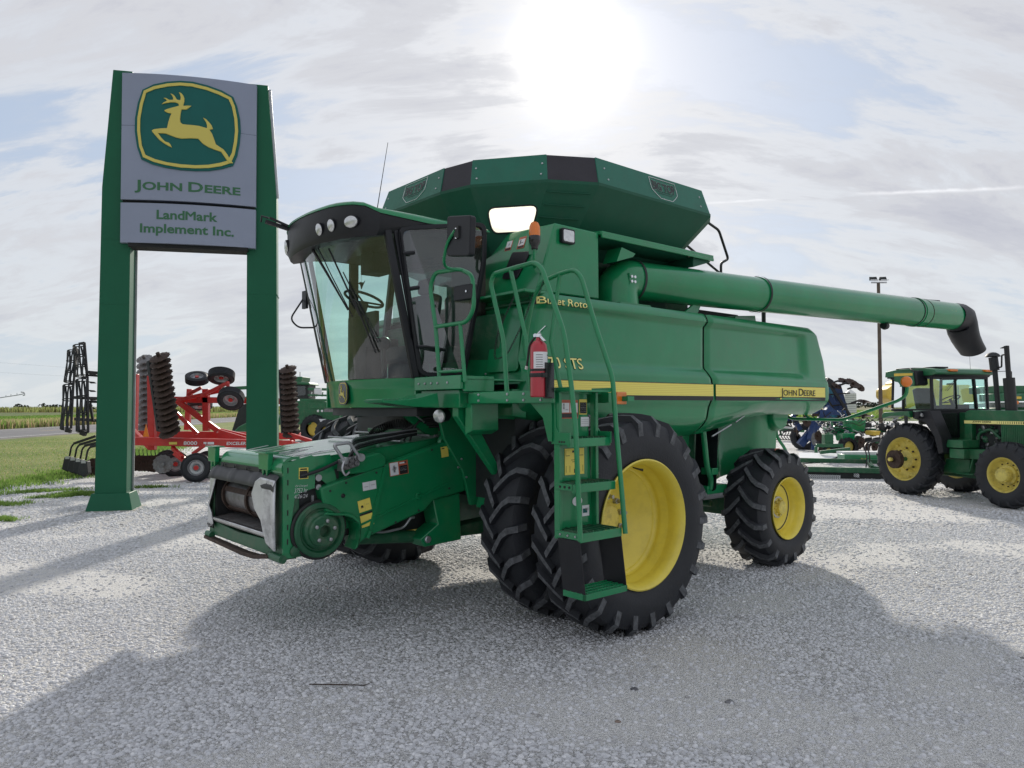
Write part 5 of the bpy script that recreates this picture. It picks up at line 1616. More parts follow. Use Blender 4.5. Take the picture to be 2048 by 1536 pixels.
m = MB(); m.lathe([(.016, .45), (.022, .455), (.022, .48), (.012, .485), (0, .485)], (0, 0, 0), (0, 0, 1), 14)
m.bar((.0, .0, .485), (-.01, .075, .535), .022, .006); m.bar((0, 0, .475), (.01, .08, .42), .020, .006); m.bar((0, -.05, .47), (0, .02, .47), .02, .02)
m.lathe([(.014, 0), (.014, .02), (0, .02)], (.0, -.02, .47), (1, 0, 0), 12)
m.build('valve_handle', CHROME, fe)
m = MB(); m.tube(smooth_path([(0, -.04, .46), (.02, -.085, .40), (.02, -.10, .30), (.02, -.115, .24)], .04), .009, 8); m.tube([(.02, -.115, .24), (.02, -.12, .215)], .012, 8, mat=WHITE); m.build('hose', INK, fe)
m = MB(); m.box(-.09, -.067, -.03, .075, -.01, .22); m.box(-.08, -.0, .066, .082, .0, .26); m.build('mounting_bracket', BKG, fe)

# dangling air freshener seen through the windscreen
af = root('air_freshener', tuple(Mk @ Vector((1.50, 0.22, 3.20))), CR, 'small dark bird-shaped air freshener hanging on a thread behind the windscreen', 'air freshener')
m = MB(); m.prism([(-.06, .02), (-.02, 0), (0, -.045), (.03, -.01), (.07, .03), (.05, .015), (.02, .02), (-.02, .03)], front_fn, -.004, .004); m.build('card', INK, af)
m = MB(); m.tube([(0, 0, .02), (0, 0, .30)], .0015, 4); m.build('thread', INK, af)

# ================================================================== GROUND
def node_mat(name):
    m = bpy.data.materials.new(name); m.use_nodes = True
    t = NT(m.node_tree); return m, t, t.n['Principled BSDF']


def gravel_mat():
    m, t, p = node_mat('gravel')
    co = t.node('ShaderNodeTexCoord'); P = (co, 'Object')
    big = t.node('ShaderNodeTexNoise', {'Vector': P, 'Scale': 0.35, 'Detail': 5.0, 'Roughness': 0.6, 'Distortion': 0.4})
    mp = t.node('ShaderNodeMapping', {'Vector': P, 'Rotation': (0, 0, R(-28)), 'Scale': (0.25, 1.3, 1)})
    trk = t.node('ShaderNodeTexNoise', {'Vector': mp, 'Scale': 0.8, 'Detail': 4.0, 'Roughness': 0.55})
    mid = t.node('ShaderNodeTexNoise', {'Vector': P, 'Scale': 6.0, 'Detail': 8.0, 'Roughness': 0.75})
    vo = t.node('ShaderNodeTexVoronoi', {'Vector': P, 'Scale': 46.0, 'Randomness': 1.0})
    vo2 = t.node('ShaderNodeTexVoronoi', {'Vector': P, 'Scale': 95.0, 'Randomness': 1.0})
    cs = t.node('ShaderNodeSeparateColor', {0: (vo, 'Color')})
    cell = t.ramp((cs, 0), [(0.0, (0.42, 0.42, 0.425)), (0.25, (0.60, 0.60, 0.60)), (0.7, (0.72, 0.715, 0.705)), (1.0, (0.80, 0.80, 0.79))])
    dust = t.ramp((mid, 'Fac'), [(0.3, (0.74, 0.73, 0.71)), (0.7, (0.84, 0.835, 0.82))])
    packed = t.math('ADD', t.math('MULTIPLY', (trk, 'Fac'), 0.65), t.math('MULTIPLY', (big, 'Fac'), 0.45))
    pk0 = t.ramp(packed, [(0.50, (0, 0, 0)), (0.63, (1, 1, 1))])
    at = t.node('ShaderNodeAttribute', attribute_name='packed')
    near = t.node('ShaderNodeAttribute', attribute_name='near')
    fine = t.math('ADD', (at, 'Fac'), t.math('MULTIPLY', t.math('SUBTRACT', (mid, 'Fac'), 0.5), 0.5), clamp=True)
    pk = t.mix((near, 'Fac'), pk0, fine)
    pkv = t.node('ShaderNodeSeparateColor', {0: (pk, 2)})
    nz = t.math('MULTIPLY', (pkv, 0), 0.78)
    dk = t.mix(t.math('MULTIPLY', (near, 'Fac'), 0.15), cell, (0.42, 0.42, 0.42))
    cs2 = t.node('ShaderNodeSeparateColor', {0: (vo2, 'Color')})
    sp2 = t.ramp((cs2, 1), [(0.0, (0.55, 0.55, 0.56)), (0.3, (0.88, 0.88, 0.88)), (0.8, (1.05, 1.05, 1.06)), (1.0, (1.25, 1.25, 1.25))])
    dust = t.mix(0.6, dust, sp2, 'MULTIPLY')
    col = t.mix(nz, dk, dust)
    t.l.new(col.outputs[2], p.inputs['Base Color'])
    p.inputs['Roughness'].default_value = 0.85
    h1 = t.math('SUBTRACT', 1.0, t.math('MULTIPLY', (vo, 'Distance'), 1.4))
    h2 = t.math('SUBTRACT', 1.0, t.math('MULTIPLY', (vo2, 'Distance'), 1.4))
    hh = t.math('ADD', t.math('MULTIPLY', h1, t.math('SUBTRACT', 1.15, nz)), t.math('MULTIPLY', h2, 0.5))
    hh = t.math('ADD', hh, t.math('MULTIPLY', (mid, 'Fac'), 0.9))
    b = t.node('ShaderNodeBump', {'Height': hh, 'Strength': 1.0, 'Distance': 0.024})
    t.l.new(b.outputs[0], p.inputs['Normal'])
    return m


def simple_ground(name, stops, scale, rough=0.95, bump=0.5, dist=0.05, stretch=None, rot=0):
    m, t, p = node_mat(name)
    co = t.node('ShaderNodeTexCoord'); P = (co, 'Object')
    if stretch: mp = t.node('ShaderNodeMapping', {'Vector': P, 'Scale': stretch, 'Rotation': (0, 0, rot)}); P = (mp, 0)
    n = t.node('ShaderNodeTexNoise', {'Vector': P, 'Scale': scale, 'Detail': 10.0, 'Roughness': 0.7})
    n2 = t.node('ShaderNodeTexNoise', {'Vector': P, 'Scale': scale * 0.08, 'Detail': 4.0})
    f = t.math('ADD', t.math('MULTIPLY', (n, 'Fac'), 0.55), t.math('MULTIPLY', (n2, 'Fac'), 0.5))
    r = t.ramp(f, stops)
    t.l.new(r.outputs[0], p.inputs['Base Color'])
    p.inputs['Roughness'].default_value = rough
    p.inputs['Specular IOR Level'].default_value = 0.2
    b = t.node('ShaderNodeBump', {'Height': (n, 'Fac'), 'Strength': bump, 'Distance': dist})
    t.l.new(b.outputs[0], p.inputs['Normal'])
    return m


GRAVEL = gravel_mat()
GRASS = simple_ground('mown_grass', [(0.36, (0.09, 0.14, 0.03)), (0.50, (0.16, 0.20, 0.06)), (0.60, (0.22, 0.24, 0.09)), (0.72, (0.30, 0.29, 0.13))], 2.2, bump=0.9, dist=0.12)
FIELD = simple_ground('bean_field', [(0.40, (0.05, 0.085, 0.028)), (0.52, (0.085, 0.13, 0.04)), (0.66, (0.17, 0.175, 0.065))], 0.35, bump=0.8, dist=0.5, stretch=(1, .35, 1))
FARF = simple_ground('far_crop', [(0.4, (0.10, 0.11, 0.05)), (0.6, (0.17, 0.16, 0.08))], 0.2)
TALL = simple_ground('dry_roadside_grass', [(0.38, (0.13, 0.13, 0.05)), (0.52, (0.25, 0.22, 0.11)), (0.66, (0.34, 0.29, 0.16))], 0.9, bump=1.0, dist=0.3)
ASPH = simple_ground('asphalt', [(0.4, (0.13, 0.13, 0.14)), (0.6, (0.18, 0.18, 0.185))], 3.0, rough=0.8, bump=0.2, dist=0.01, stretch=(1.5, .3, 1))
PAINT = principled('road_paint', (0.72, 0.72, 0.70), 0.6, var=0.1)
PAINTY = principled('road_paint_yellow', (0.55, 0.36, 0.08), 0.6, var=0.1)


def sheet(name, pts, z, mat):
    me = bpy.data.meshes.new(name); me.from_pydata([(x, y, z) for x, y in pts], [], [tuple(range(len(pts)))]); me.materials.append(mat)
    o = bpy.data.objects.new(name, me); COL.objects.link(o); o['kind'] = 'structure'
    return o


def wob(a, b, n, amp, seed):
    rnd = random.Random(seed); out = []
    a, b = Vector((*a, 0)), Vector((*b, 0)); d = (b - a).normalized(); nn = Vector((-d.y, d.x, 0))
    off = 0
    for i in range(n):
        off = off * .6 + rnd.uniform(-amp, amp) * .6
        p = a.lerp(b, i / n) + nn * off; out.append((p.x, p.y))
    return out


sheet('field', [(-4000, -300), (4000, -300), (4000, 5000), (-4000, 5000)], -0.030, FIELD)
sheet('far_field', [(-4000, 330), (4000, 260), (4000, 5000), (-4000, 5000)], -0.02, FARF)
sheet('lawn', [(-34, -60), (30, -60), (30, 140), (-42, 160)], -0.010, GRASS)
# gravel lot: its left edge is ragged
edge = wob((-13.0, -40), (-12.9, 21), 60, .35, 3) + wob((-12.9, 21), (-12.2, 23.5), 4, .2, 4) + wob((-14.8, 26), (-17.0, 37), 20, .35, 5) + wob((-17, 38), (-13, 47), 14, .4, 6)
edge += wob((-12, 62), (20, 78), 20, .6, 8) + [(46, 92), (120, 110), (160, 60), (160, -60), (-13, -60)]
lot = sheet('gravel_lot', edge, 0.0, GRAVEL)
# road
rd = lambda off: [(-33.4 + off + 4.6, 0), (-33.4 + off + 4.6 - .108 * 48.7 + 0.25 * 0, 0)]
def road_x(y): return -28.5 - 0.105 * y
sheet('road_verge', [(road_x(-60) - 12.5, -60), (road_x(-60) + 1.0, -60), (road_x(900) + 1.0, 900), (road_x(900) - 12.5, 900)], -0.006, simple_ground('verge_gravel', [(0.4, (0.15, 0.14, 0.12)), (0.6, (0.22, 0.21, 0.19))], 4))
sheet('road', [(road_x(-60) - 11.2, -60), (road_x(-60), -60), (road_x(900), 900), (road_x(900) - 11.2, 900)], 0.004, ASPH)
for off, wd, nm in ((-0.55, .16, 'road_marking'), (-10.5, .14, 'road_marking')):
    sheet(nm, [(road_x(-60) + off - wd, -60), (road_x(-60) + off, -60), (road_x(900) + off, 900), (road_x(900) + off - wd, 900)], 0.009, PAINT)
m = MB()
for i in range(40):
    y = -20 + i * 12
    m.add([(road_x(y) - 5.65, y, .009), (road_x(y) - 5.5, y, .009), (road_x(y + 3.5) - 5.5, y + 3.5, .009), (road_x(y + 3.5) - 5.65, y + 3.5, .009)], [(0, 1, 2, 3)])
struct(m.build('road_marking', PAINTY, smooth=0))

# dry tall grass beyond the road and weeds: numbers nobody could count
def blades(name, n, region, h, wdt, mats, seed, lean=0.35, clump=None, zb=0.0):
    rs = np.random.RandomState(seed)
    P = region(rs, n)
    n = len(P)
    ang = rs.uniform(0, 2 * np.pi, n); H = h * rs.uniform(0.45, 1.15, n); W_ = wdt * rs.uniform(.6, 1.3, n)
    dx, dy = np.cos(ang) * W_, np.sin(ang) * W_
    la = rs.uniform(0, 2 * np.pi, n); ll = rs.uniform(0, lean, n) * H
    V = np.zeros((n, 4, 3))
    V[:, 0] = np.c_[P[:, 0] - dx, P[:, 1] - dy, np.full(n, zb)]
    V[:, 1] = np.c_[P[:, 0] + dx, P[:, 1] + dy, np.full(n, zb)]
    mx, my = P[:, 0] + np.cos(la) * ll * .4, P[:, 1] + np.sin(la) * ll * .4
    V[:, 2] = np.c_[mx + dx * .8, my + dy * .8, zb + H * .6]
    V[:, 3] = np.c_[P[:, 0] + np.cos(la) * ll, P[:, 1] + np.sin(la) * ll, zb + H]
    me = bpy.data.meshes.new(name)
    idx = np.arange(n) * 4
    F = np.concatenate([np.c_[idx, idx + 1, idx + 2], np.c_[idx, idx + 2, idx + 3]])
    me.from_pydata(V.reshape(-1, 3).tolist(), [], F.tolist())
    for mm in mats: me.materials.append(mm)
    mi = rs.randint(0, len(mats), n); me.polygons.foreach_set('material_index', np.concatenate([mi, mi]).astype(np.int32))
    o = bpy.data.objects.new(name, me); COL.objects.link(o); o['kind'] = 'stuff'
    return o


def leafm(name, c):
    m, t, p = node_mat(name)
    p.inputs['Base Color'].default_value = (*c, 1); p.inputs['Roughness'].default_value = 0.6
    p.inputs['Specular IOR Level'].default_value = 0.25
    tr = t.node('ShaderNodeBsdfTranslucent', {'Color': (*[min(1, v * 1.7) for v in c], 1)})
    mx = t.node('ShaderNodeMixShader', {0: 0.4, 1: p, 2: tr})
    t.l.new(mx.outputs[0], t.n['Material Output'].inputs[0])
    return m


L1, L2, L3_, L4 = leafm('grass_a', (.10, .18, .035)), leafm('grass_b', (.16, .25, .06)), leafm('grass_c', (.22, .26, .09)), leafm('straw', (.36, .29, .17))


def ell(cx, cy, rx, ry, rot=0):
    def f(rs, n):
        a = rs.uniform(0, 2 * np.pi, n); q = np.sqrt(rs.uniform(0, 1, n)) * (.55 + .3 * np.sin(a * 3 + cx) + .25 * np.sin(a * 7 + cy * 2)) + rs.normal(0, .12, n)
        x, y = np.cos(a) * q * rx, np.sin(a) * q * ry
        c, s = math.cos(rot), math.sin(rot)
        return np.c_[cx + x * c - y * s, cy + x * s + y * c]
    return f


def multi(*rs_):
    def f(rs, n):
        return np.concatenate([r(rs, int(n * w_)) for r, w_ in rs_])
    return f


def band(x0, x1, y0, y1):
    def f(rs, n):
        return np.c_[rs.uniform(x0, x1, n), rs.uniform(y0, y1, n)]
    return f


def roadband(o0, o1, y0, y1):
    def f(rs, n):
        y = y0 + (y1 - y0) * rs.uniform(0, 1, n) ** 1.4
        return np.c_[-28.5 - .105 * y + rs.uniform(o0, o1, n), y]
    return f


def strips(rs, n):
    x = rs.uniform(-30, -12.6, n); y = 8 + 40 * rs.uniform(0, 1, n) ** 1.3
    edge_x = np.where(y < 22, -12.9, -12.9 - (y - 22) * .28)
    k = x < edge_x
    return np.c_[x, y][k]


def edgeb(rs, n):
    y = rs.uniform(10, 38, n); ex = np.where(y < 22, -12.9, -12.9 - (y - 22) * .28)
    return np.c_[ex + rs.normal(0, .55, n) * (.5 + .6 * np.abs(np.sin(y * 1.7))) - .15, y]


blades('lawn_grass', 50000, strips, 0.055, .010, [L1, L2, L3_, L3_, L4], 1)
blades('edge_weeds', 20000, edgeb, 0.11, .013, [L1, L2], 2)
blades('weed_patches', 13000, multi((ell(-9.9, 16.9, 1.05, .65, .5), .34), (ell(-10.9, 15.2, 1.1, .7, .2), .22), (ell(-11.2, 17.6, 1.2, .4, .5), .12), (ell(-9.2, 13.1, .62, .35, .4), .12), (ell(-9.0, 18.4, .9, .22, .2), .05), (ell(-12.2, 14.6, .9, 1.0, 0), .15)), 0.085, .008, [L1, L2, L2], 3, lean=.8)
blades('tall_dry_grass', 60000, roadband(-17.5, -12.6, 40, 320), 0.85, .07, [L4, L3_, L4, L2], 4, lean=.25)
blades('bean_rows', 50000, roadband(-60, -18.5, 45, 260), 0.45, .16, [L1, L2], 5, lean=.3)
blades('corn_band', 50000, lambda rs, n: np.c_[rs.uniform(-900, -60, n), rs.uniform(330, 420, n)], 2.6, .35, [L3_, leafm('corn', (.13, .13, .05))], 6, lean=.15)
blades('field_behind_lot', 30000, lambda rs, n: np.c_[rs.uniform(30, 160, n), rs.uniform(112, 240, n)], 0.6, .2, [L1, L2, L3_], 7, lean=.3)

# loose stones on the gravel lot, instanced from points
def stone_mat():
    m, t, p = node_mat('stone')
    oi = t.node('ShaderNodeObjectInfo')
    at = t.node('ShaderNodeAttribute', attribute_name='tone', attribute_type='INSTANCER')
    r = t.ramp((at, 'Fac'), [(0.0, (0.18, 0.175, 0.17)), (0.07, (0.36, 0.35, 0.345)), (0.30, (0.56, 0.565, 0.575)), (0.7, (0.68, 0.69, 0.71)), (1.0, (0.82, 0.82, 0.82))])
    co = t.node('ShaderNodeTexCoord')
    n = t.node('ShaderNodeTexNoise', {'Vector': (co, 'Object'), 'Scale': 1.3, 'Detail': 5.0})
    rr = t.ramp((n, 'Fac'), [(0.3, (0.72, 0.72, 0.74)), (0.7, (1, 1, 1))])
    mx = t.mix(1.0, r, rr, 'MULTIPLY')
    t.l.new(mx.outputs[2], p.inputs['Base Color'])
    p.inputs['Roughness'].default_value = 0.7
    return m


STONE = stone_mat()


from mathutils import noise as mn
def gravel_q(x, y):
    c, s = math.cos(-.45), math.sin(-.45)
    return mn.noise(Vector(((x * c + y * s) * .22, (-x * s + y * c) * .75, 3.3))) + .5 * mn.noise(Vector((x * 1.1, y * 1.1, 9.0)))


def scatter_stones():
    rs = np.random.RandomState(11)
    pts = []; sc = []
    def zone(x0, x1, y0, y1, dens, smin, smax, thr):
        n = int((x1 - x0) * (y1 - y0) * dens)
        X = rs.uniform(x0, x1, n); Yv = rs.uniform(y0, y1, n); u = rs.uniform(0, 1, n)
        for x, y, k in zip(X, Yv, u):
            if abs(x) > y * .78 + 1.2: continue
            # piled / packed patches, drawn out across the lot
            c, s = math.cos(-.45), math.sin(-.45)
            q = gravel_q(x, y)
            pr = 0.20 + .80 * sstep(-.22, .12, q)
            if k > pr: continue
            pts.append((x, y, 0.0)); sc.append(smin + (smax - smin) * rs.uniform(0, 1) ** 2.5)
    zone(-4.6, 4.6, 2.6, 5.2, 3300, .0060, .020, 0)
    zone(-6.5, 6.5, 5.2, 8.0, 2300, .0070, .020, 0)
    zone(-9, 9, 8.0, 12.0, 1150, .010, .022, 0)
    zone(-13, 14, 12.0, 20.0, 260, .015, .030, 0)
    n = len(pts)
    me = bpy.data.meshes.new('loose_gravel'); me.from_pydata(pts, [], [])
    a = me.attributes.new('siz', 'FLOAT', 'POINT'); a.data.foreach_set('value', np.array(sc, dtype=np.float32))
    a = me.attributes.new('tone', 'FLOAT', 'POINT'); a.data.foreach_set('value', rs.beta(2.6, 2.0, n).astype(np.float32))
    o = bpy.data.objects.new('loose_gravel', me); COL.objects.link(o); o['kind'] = 'stuff'
    ng = bpy.data.node_groups.new('gravel_scatter', 'GeometryNodeTree')
    ng.interface.new_socket('Geometry', in_out='INPUT', socket_type='NodeSocketGeometry')
    ng.interface.new_socket('Geometry', in_out='OUTPUT', socket_type='NodeSocketGeometry')
    t = NT(ng)
    gi = t.node('NodeGroupInput'); go = t.node('NodeGroupOutput')
    join = t.node('GeometryNodeGeometryToInstance')
    for k in range(6):
        ico = t.node('GeometryNodeMeshIcoSphere', {'Radius': 1.0, 'Subdivisions': 2})
        nz = t.node('ShaderNodeTexNoise', {'Scale': 0.9, 'Detail': 1.5, 'Roughness': .6}, noise_dimensions='4D')
        nz.inputs['W'].default_value = k * 3.7 + .5
        nc = t.node('ShaderNodeVectorMath', {0: (nz, 'Color'), 1: (0.5, 0.5, 0.5)}, operation='SUBTRACT')
        ns = t.node('ShaderNodeVectorMath', {0: nc, 'Scale': 0.95}, operation='SCALE')
        sp = t.node('GeometryNodeSetPosition', {'Geometry': ico, 'Offset': ns})
        tr = t.node('GeometryNodeTransform', {'Geometry': sp, 'Scale': (1.15 + .1 * (k % 3), .95, .78 + .06 * (k % 2))})
        ss = t.node('GeometryNodeSetShadeSmooth', {'Geometry': tr, 'Shade Smooth': k % 3 != 0})
        sm = t.node('GeometryNodeSetMaterial', {'Geometry': ss, 'Material': STONE})
        t.l.new(sm.outputs[0], join.inputs[0])
    siz = t.node('GeometryNodeInputNamedAttribute', {'Name': 'siz'}, data_type='FLOAT')
    rv = t.node('FunctionNodeRandomValue', {'Seed': 5}, data_type='FLOAT_VECTOR')
    rv.inputs[0].default_value = (-.5, -.5, 0); rv.inputs[1].default_value = (.5, .5, 6.28)
    iop = t.node('GeometryNodeInstanceOnPoints', {'Points': gi, 'Instance': join, 'Pick Instance': True, 'Rotation': (rv, 0), 'Scale': siz})
    t.l.new(iop.outputs[0], go.inputs[0])
    md = o.modifiers.new('scatter', 'NODES'); md.node_group = ng
    return n


NST = scatter_stones()
# the worked surface near the machines, 4 mm above the lot sheet, with gentle unevenness
def worked_surface():
    nx, ny = 150, 130
    x0, x1, y0, y1 = -14.5, 15.5, 1.0, 21.0
    V = []; pk = []; nr = []
    for i in range(nx + 1):
        for j in range(ny + 1):
            x, y = x0 + (x1 - x0) * i / nx, y0 + (y1 - y0) * j / ny
            e = min(1, (x - x0) / 1.2, (x1 - x) / 1.2, (y1 - y) / 2.0, 1)
            V.append((x, y, 0.004)); pk.append(1 - sstep(-.22, .12, gravel_q(x, y))); nr.append(max(0, e))
    m1 = ny + 1
    F = [(i * m1 + j, (i + 1) * m1 + j, (i + 1) * m1 + j + 1, i * m1 + j + 1) for i in range(nx) for j in range(ny)]
    F = [f for f in F if V[f[0]][0] > -12.3 or V[f[0]][1] > 99]
    me = bpy.data.meshes.new('gravel_surface'); me.from_pydata(V, [], F); me.materials.append(GRAVEL)
    for nm, d in (('packed', pk), ('near', nr)):
        a = me.attributes.new(nm, 'FLOAT', 'POINT'); a.data.foreach_set('value', np.array(d, dtype=np.float32))
    o = bpy.data.objects.new('gravel_surface', me); COL.objects.link(o); o['kind'] = 'structure'
worked_surface()
# a few single stones and a twig that stand out
def rock(x, y, r, tone, label):
    rs = random.Random(int(x * 100 + y * 10)); m = MB(); m.sphere((0, 0, 0), r, 12, sc=(1.4, 1, .6))
    m.v = [(a + rs.uniform(-.18, .18) * r, b + rs.uniform(-.18, .18) * r, c + rs.uniform(-.12, .12) * r + r * .35) for a, b, c in m.v]
    o = m.build('stone', principled('stone_tone', tone, .8, var=.3, vscale=20), smooth=30); o.location = (x, y, 0)
    tag(o, label, 'stone')
rock(0.66, 4.72, .016, (.22, .17, .14), 'brown stone lying left of the twig in the foreground gravel')
rock(0.85, 5.25, .020, (.10, .10, .11), 'dark chip of rock in the gravel in front of the big tyre')
rock(1.45, 5.02, .022, (.19, .19, .20), 'grey flat stone in the gravel right of the dark rock chip')
m = MB(); m.tube([(-1.45, 5.32, .022), (-1.25, 5.29, .03), (-1.05, 5.31, .018), (-1.0, 5.34, .03)], [.004, .005, .004, .002], 6)
tag(m.build('twig', RUST), 'thin bent twig lying on the gravel in the foreground', 'twig')

# ================================================================== ROADSIDE SIGN
sg = root('dealership_sign', (-7.98, 14.3, 0), math.atan2(.23, .97), 'tall green twin-post dealership sign with leaping deer emblem on a grey panel', 'sign')
# local: x along the sign face to the right, y away from the viewer, z up
def post(pl):
    """pl: [(z, outer x, inner x)]"""
    m = MB()
    rings = []
    for z, a, b in pl: rings.append([(a, 0.0, z), (b, 0.0, z), (b, .50, z), (a, .50, z)])
    m.loft(rings); return m
post([(0.2, -.06, .50), (6.3, .00, .52), (8.63, .17, .52)]).build('post', SIGNG, sg, bevel=.008)
post([(0.2, 2.70, 3.30), (6.3, 2.68, 3.25), (8.60, 2.68, 3.07)]).build('post', SIGNG, sg, bevel=.008)
m = MB()
for (z, x0, x1) in ((5.28, .0, .5), (4.0, -.02, .5), (4.28, 2.7, 3.28), (2.9, 2.7, 3.28)): m.box(x0, x1, -.003, .502, z, z + .012)
m.build('post_seam', SIGNG, sg)
m = MB()
m.bar((.51, .42, .3), (.53, .42, 5.2), .03, .05); m.bar((3.27, .1, 6.3), (3.10, .1, 8.55), .03, .05)
m.build('post_trim', ZINC, sg)
for x0, x1 in ((-.11, .60), (2.62, 3.36)):
    m = MB(); m.loft([[(x0 - .08, -.12, 0), (x1 + .04, -.12, 0), (x1 + .04, .62, 0), (x0 - .08, .62, 0)], [(x0, -.03, .34), (x1 - .04, -.03, .34), (x1 - .04, .54, .34), (x0, .54, .34)]])
    m.build('post_base', SIGNG, sg, bevel=.01)
m = MB(); m.box(-.25, .70, -.16, .72, 0.0, .015); m.build('footing', CONC, sg)
PX0, PX1 = .36, 2.862
bow = lambda x: -.10 - .12 * (1 - ((x - 1.61) / 1.25) ** 2)
def pan(name, z0, z1, mat, x0=PX0, x1=PX1, th=.06, topc=0):
    m = MB()
    xs = [x0 + (x1 - x0) * i / 20 for i in range(21)]
    P = [(x, bow(x)) for x in xs] + [(x, .28) for x in (x1, x0)]
    m.prism(P, top_fn, z0, z1)
    return m.build(name, mat, sg, bevel=.004)
pan('upper_panel', 6.045, 8.545, SIGNP)
pan('lower_panel', 5.20, 5.985, SIGNP)
m = MB(); m.box(PX0 + .03, PX1 - .03, -.06, .3, 5.96, 6.06); m.box(PX0 + .15, PX1 - .15, -.14, .27, 5.13, 5.20); m.build('panel_gap', DARK, sg)
m = MB(); 
for a, b in ((PX0, .70), (2.50, PX1)):
    m.prism([(a, bow(a) - .001), (b, bow(b) - .001), (b, bow(b) - .003), (a, bow(a) - .003)], top_fn, 7.503, 7.508)
m.build('panel_seam', DARK, sg)
OUT = [(0.75,8.205),(0.951,8.321),(1.199,8.392),(1.449,8.429),(1.678,8.432),(1.956,8.388),(2.214,8.318),(2.426,8.218),(2.498,8.042),(2.553,7.794),(2.57,7.542),(2.551,7.288),(2.506,7.033),(2.431,6.826),(2.226,6.742),(1.994,6.682),(1.74,6.658),(1.466,6.657),(1.193,6.687),(0.945,6.743),(0.743,6.833),(0.662,7.065),(0.616,7.38),(0.617,7.637),(0.664,7.936)]
YO = [(0.778,8.181),(0.962,8.279),(1.205,8.348),(1.444,8.385),(1.673,8.388),(1.945,8.345),(2.191,8.278),(2.391,8.19),(2.457,8.032),(2.506,7.783),(2.523,7.538),(2.504,7.297),(2.461,7.048),(2.389,6.87),(2.214,6.791),(1.988,6.731),(1.74,6.704),(1.471,6.701),(1.21,6.732),(0.972,6.785),(0.778,6.872),(0.704,7.081),(0.664,7.384),(0.665,7.635),(0.708,7.922)]
YI = [(0.823,8.144),(0.985,8.225),(1.211,8.29),(1.444,8.328),(1.662,8.33),(1.928,8.288),(2.156,8.224),(2.34,8.153),(2.404,8.008),(2.45,7.772),(2.466,7.534),(2.447,7.305),(2.409,7.076),(2.336,6.913),(2.19,6.852),(1.976,6.793),(1.739,6.763),(1.476,6.763),(1.22,6.788),(1.0,6.839),(0.822,6.916),(0.753,7.103),(0.718,7.388),(0.718,7.628),(0.762,7.908)]
def ctr_prism(P, off, fx=lambda x: x):
    """fan from the centre so that it follows the bowed panel"""
    m = MB()
    cx, cz = sum(p[0] for p in P) / len(P), sum(p[1] for p in P) / len(P)
    N_ = len(P); K_ = 8
    vs = []
    for k in range(K_ + 1):
        for x, z in P:
            xx, zz = cx + (x - cx) * k / K_, cz + (z - cz) * k / K_
            vs.append((xx, bow(xx) - off, zz))
    fs = [(k * N_ + i, k * N_ + (i + 1) % N_, (k + 1) * N_ + (i + 1) % N_, (k + 1) * N_ + i) for k in range(1, K_) for i in range(N_)]
    c = len(vs); vs.append((cx, bow(cx) - off, cz)); fs += [(c, N_ + i, N_ + (i + 1) % N_) for i in range(N_)]
    o = len(vs); vs += [(x, bow(x) + .01, z) for x, z in P]
    fs += [(K_ * N_ + i, K_ * N_ + (i + 1) % N_, o + (i + 1) % N_, o + i) for i in range(N_)]
    m.add(vs, fs); return m
em = ctr_prism(OUT, .028).build('emblem', EMBG, sg, smooth=30)
m = MB(); N_ = len(YO)
vs = [(x, bow(x) - .030, z) for x, z in YO] + [(x, bow(x) - .045, z) for x, z in YO] + [(x, bow(x) - .045, z) for x, z in YI] + [(x, bow(x) - .030, z) for x, z in YI]
m.add(vs, [(a * N_ + i, a * N_ + (i + 1) % N_, (a + 1) * N_ + (i + 1) % N_, (a + 1) * N_ + i) for a in range(3) for i in range(N_)])
m.build('emblem_border', EMBY, em, smooth=30)
def refine(P, d=0.05):
    out = []
    for a, b in zip(P, P[1:] + P[:1]):
        k = max(1, int(math.hypot(b[0] - a[0], b[1] - a[1]) / d))
        out += [(a[0] + (b[0] - a[0]) * j / k, a[1] + (b[1] - a[1]) * j / k) for j in range(k)]
    return out
m = MB(); m.prism(refine(DEER), lambda u, v, w: (u, bow(u) - w, v), .026, .052)
dr = m.build('deer', EMBY, em, smooth=30)
tmod = dr.modifiers.new('bevel', 'BEVEL'); tmod.width = .010; tmod.segments = 2; tmod.limit_method = 'ANGLE'
wp_ = lambda p: Vector((p.x, bow(p.x) - .006 - max(0, p.y), p.z))
m = MB(); lettering(m, JD, (.617, 0, 6.180), (1, 0, 0), (0, 0, 1), 1.955, .255, bold=.030, warp=lambda p: Vector((p.x, bow(p.x) - .006, p.z))); m.build('brand_letters', LETG, sg, smooth=0)
m = MB(); lettering(m, [('Land', 1), ('M', 1), ('ark', 1)], (1.03, 0, 5.670), (1, 0, 0), (0, 0, 1), 1.12, .185, bold=.026, warp=lambda p: Vector((p.x, bow(p.x) - .006, p.z))); m.build('dealer_name_letters', LETG, sg, smooth=0)
m = MB(); lettering(m, [('Implement Inc.', 1)], (.727, 0, 5.345), (1, 0, 0), (0, 0, 1), 1.73, .235, bold=.026, warp=lambda p: Vector((p.x, bow(p.x) - .006, p.z))); m.build('dealer_name_letters', LETG, sg, smooth=0)

# ================================================================== SURVEYED POSITIONS
def at(px, py, Yd):
    """point at distance Yd (metres along +Y) on the sight line surveyed from the photograph"""
    u, v = (px - 1024) / 1480, -(py - 768) / 1480
    c, s = math.cos(R(.19)), math.sin(R(.19)); u, v = u * c + v * s, -u * s + v * c
    a = R(1.74); d = Vector((u, math.cos(a) - v * math.sin(a), math.sin(a) + v * math.cos(a)))
    return Vector((0, 0, 1.99)) + d * (Yd / d.y)


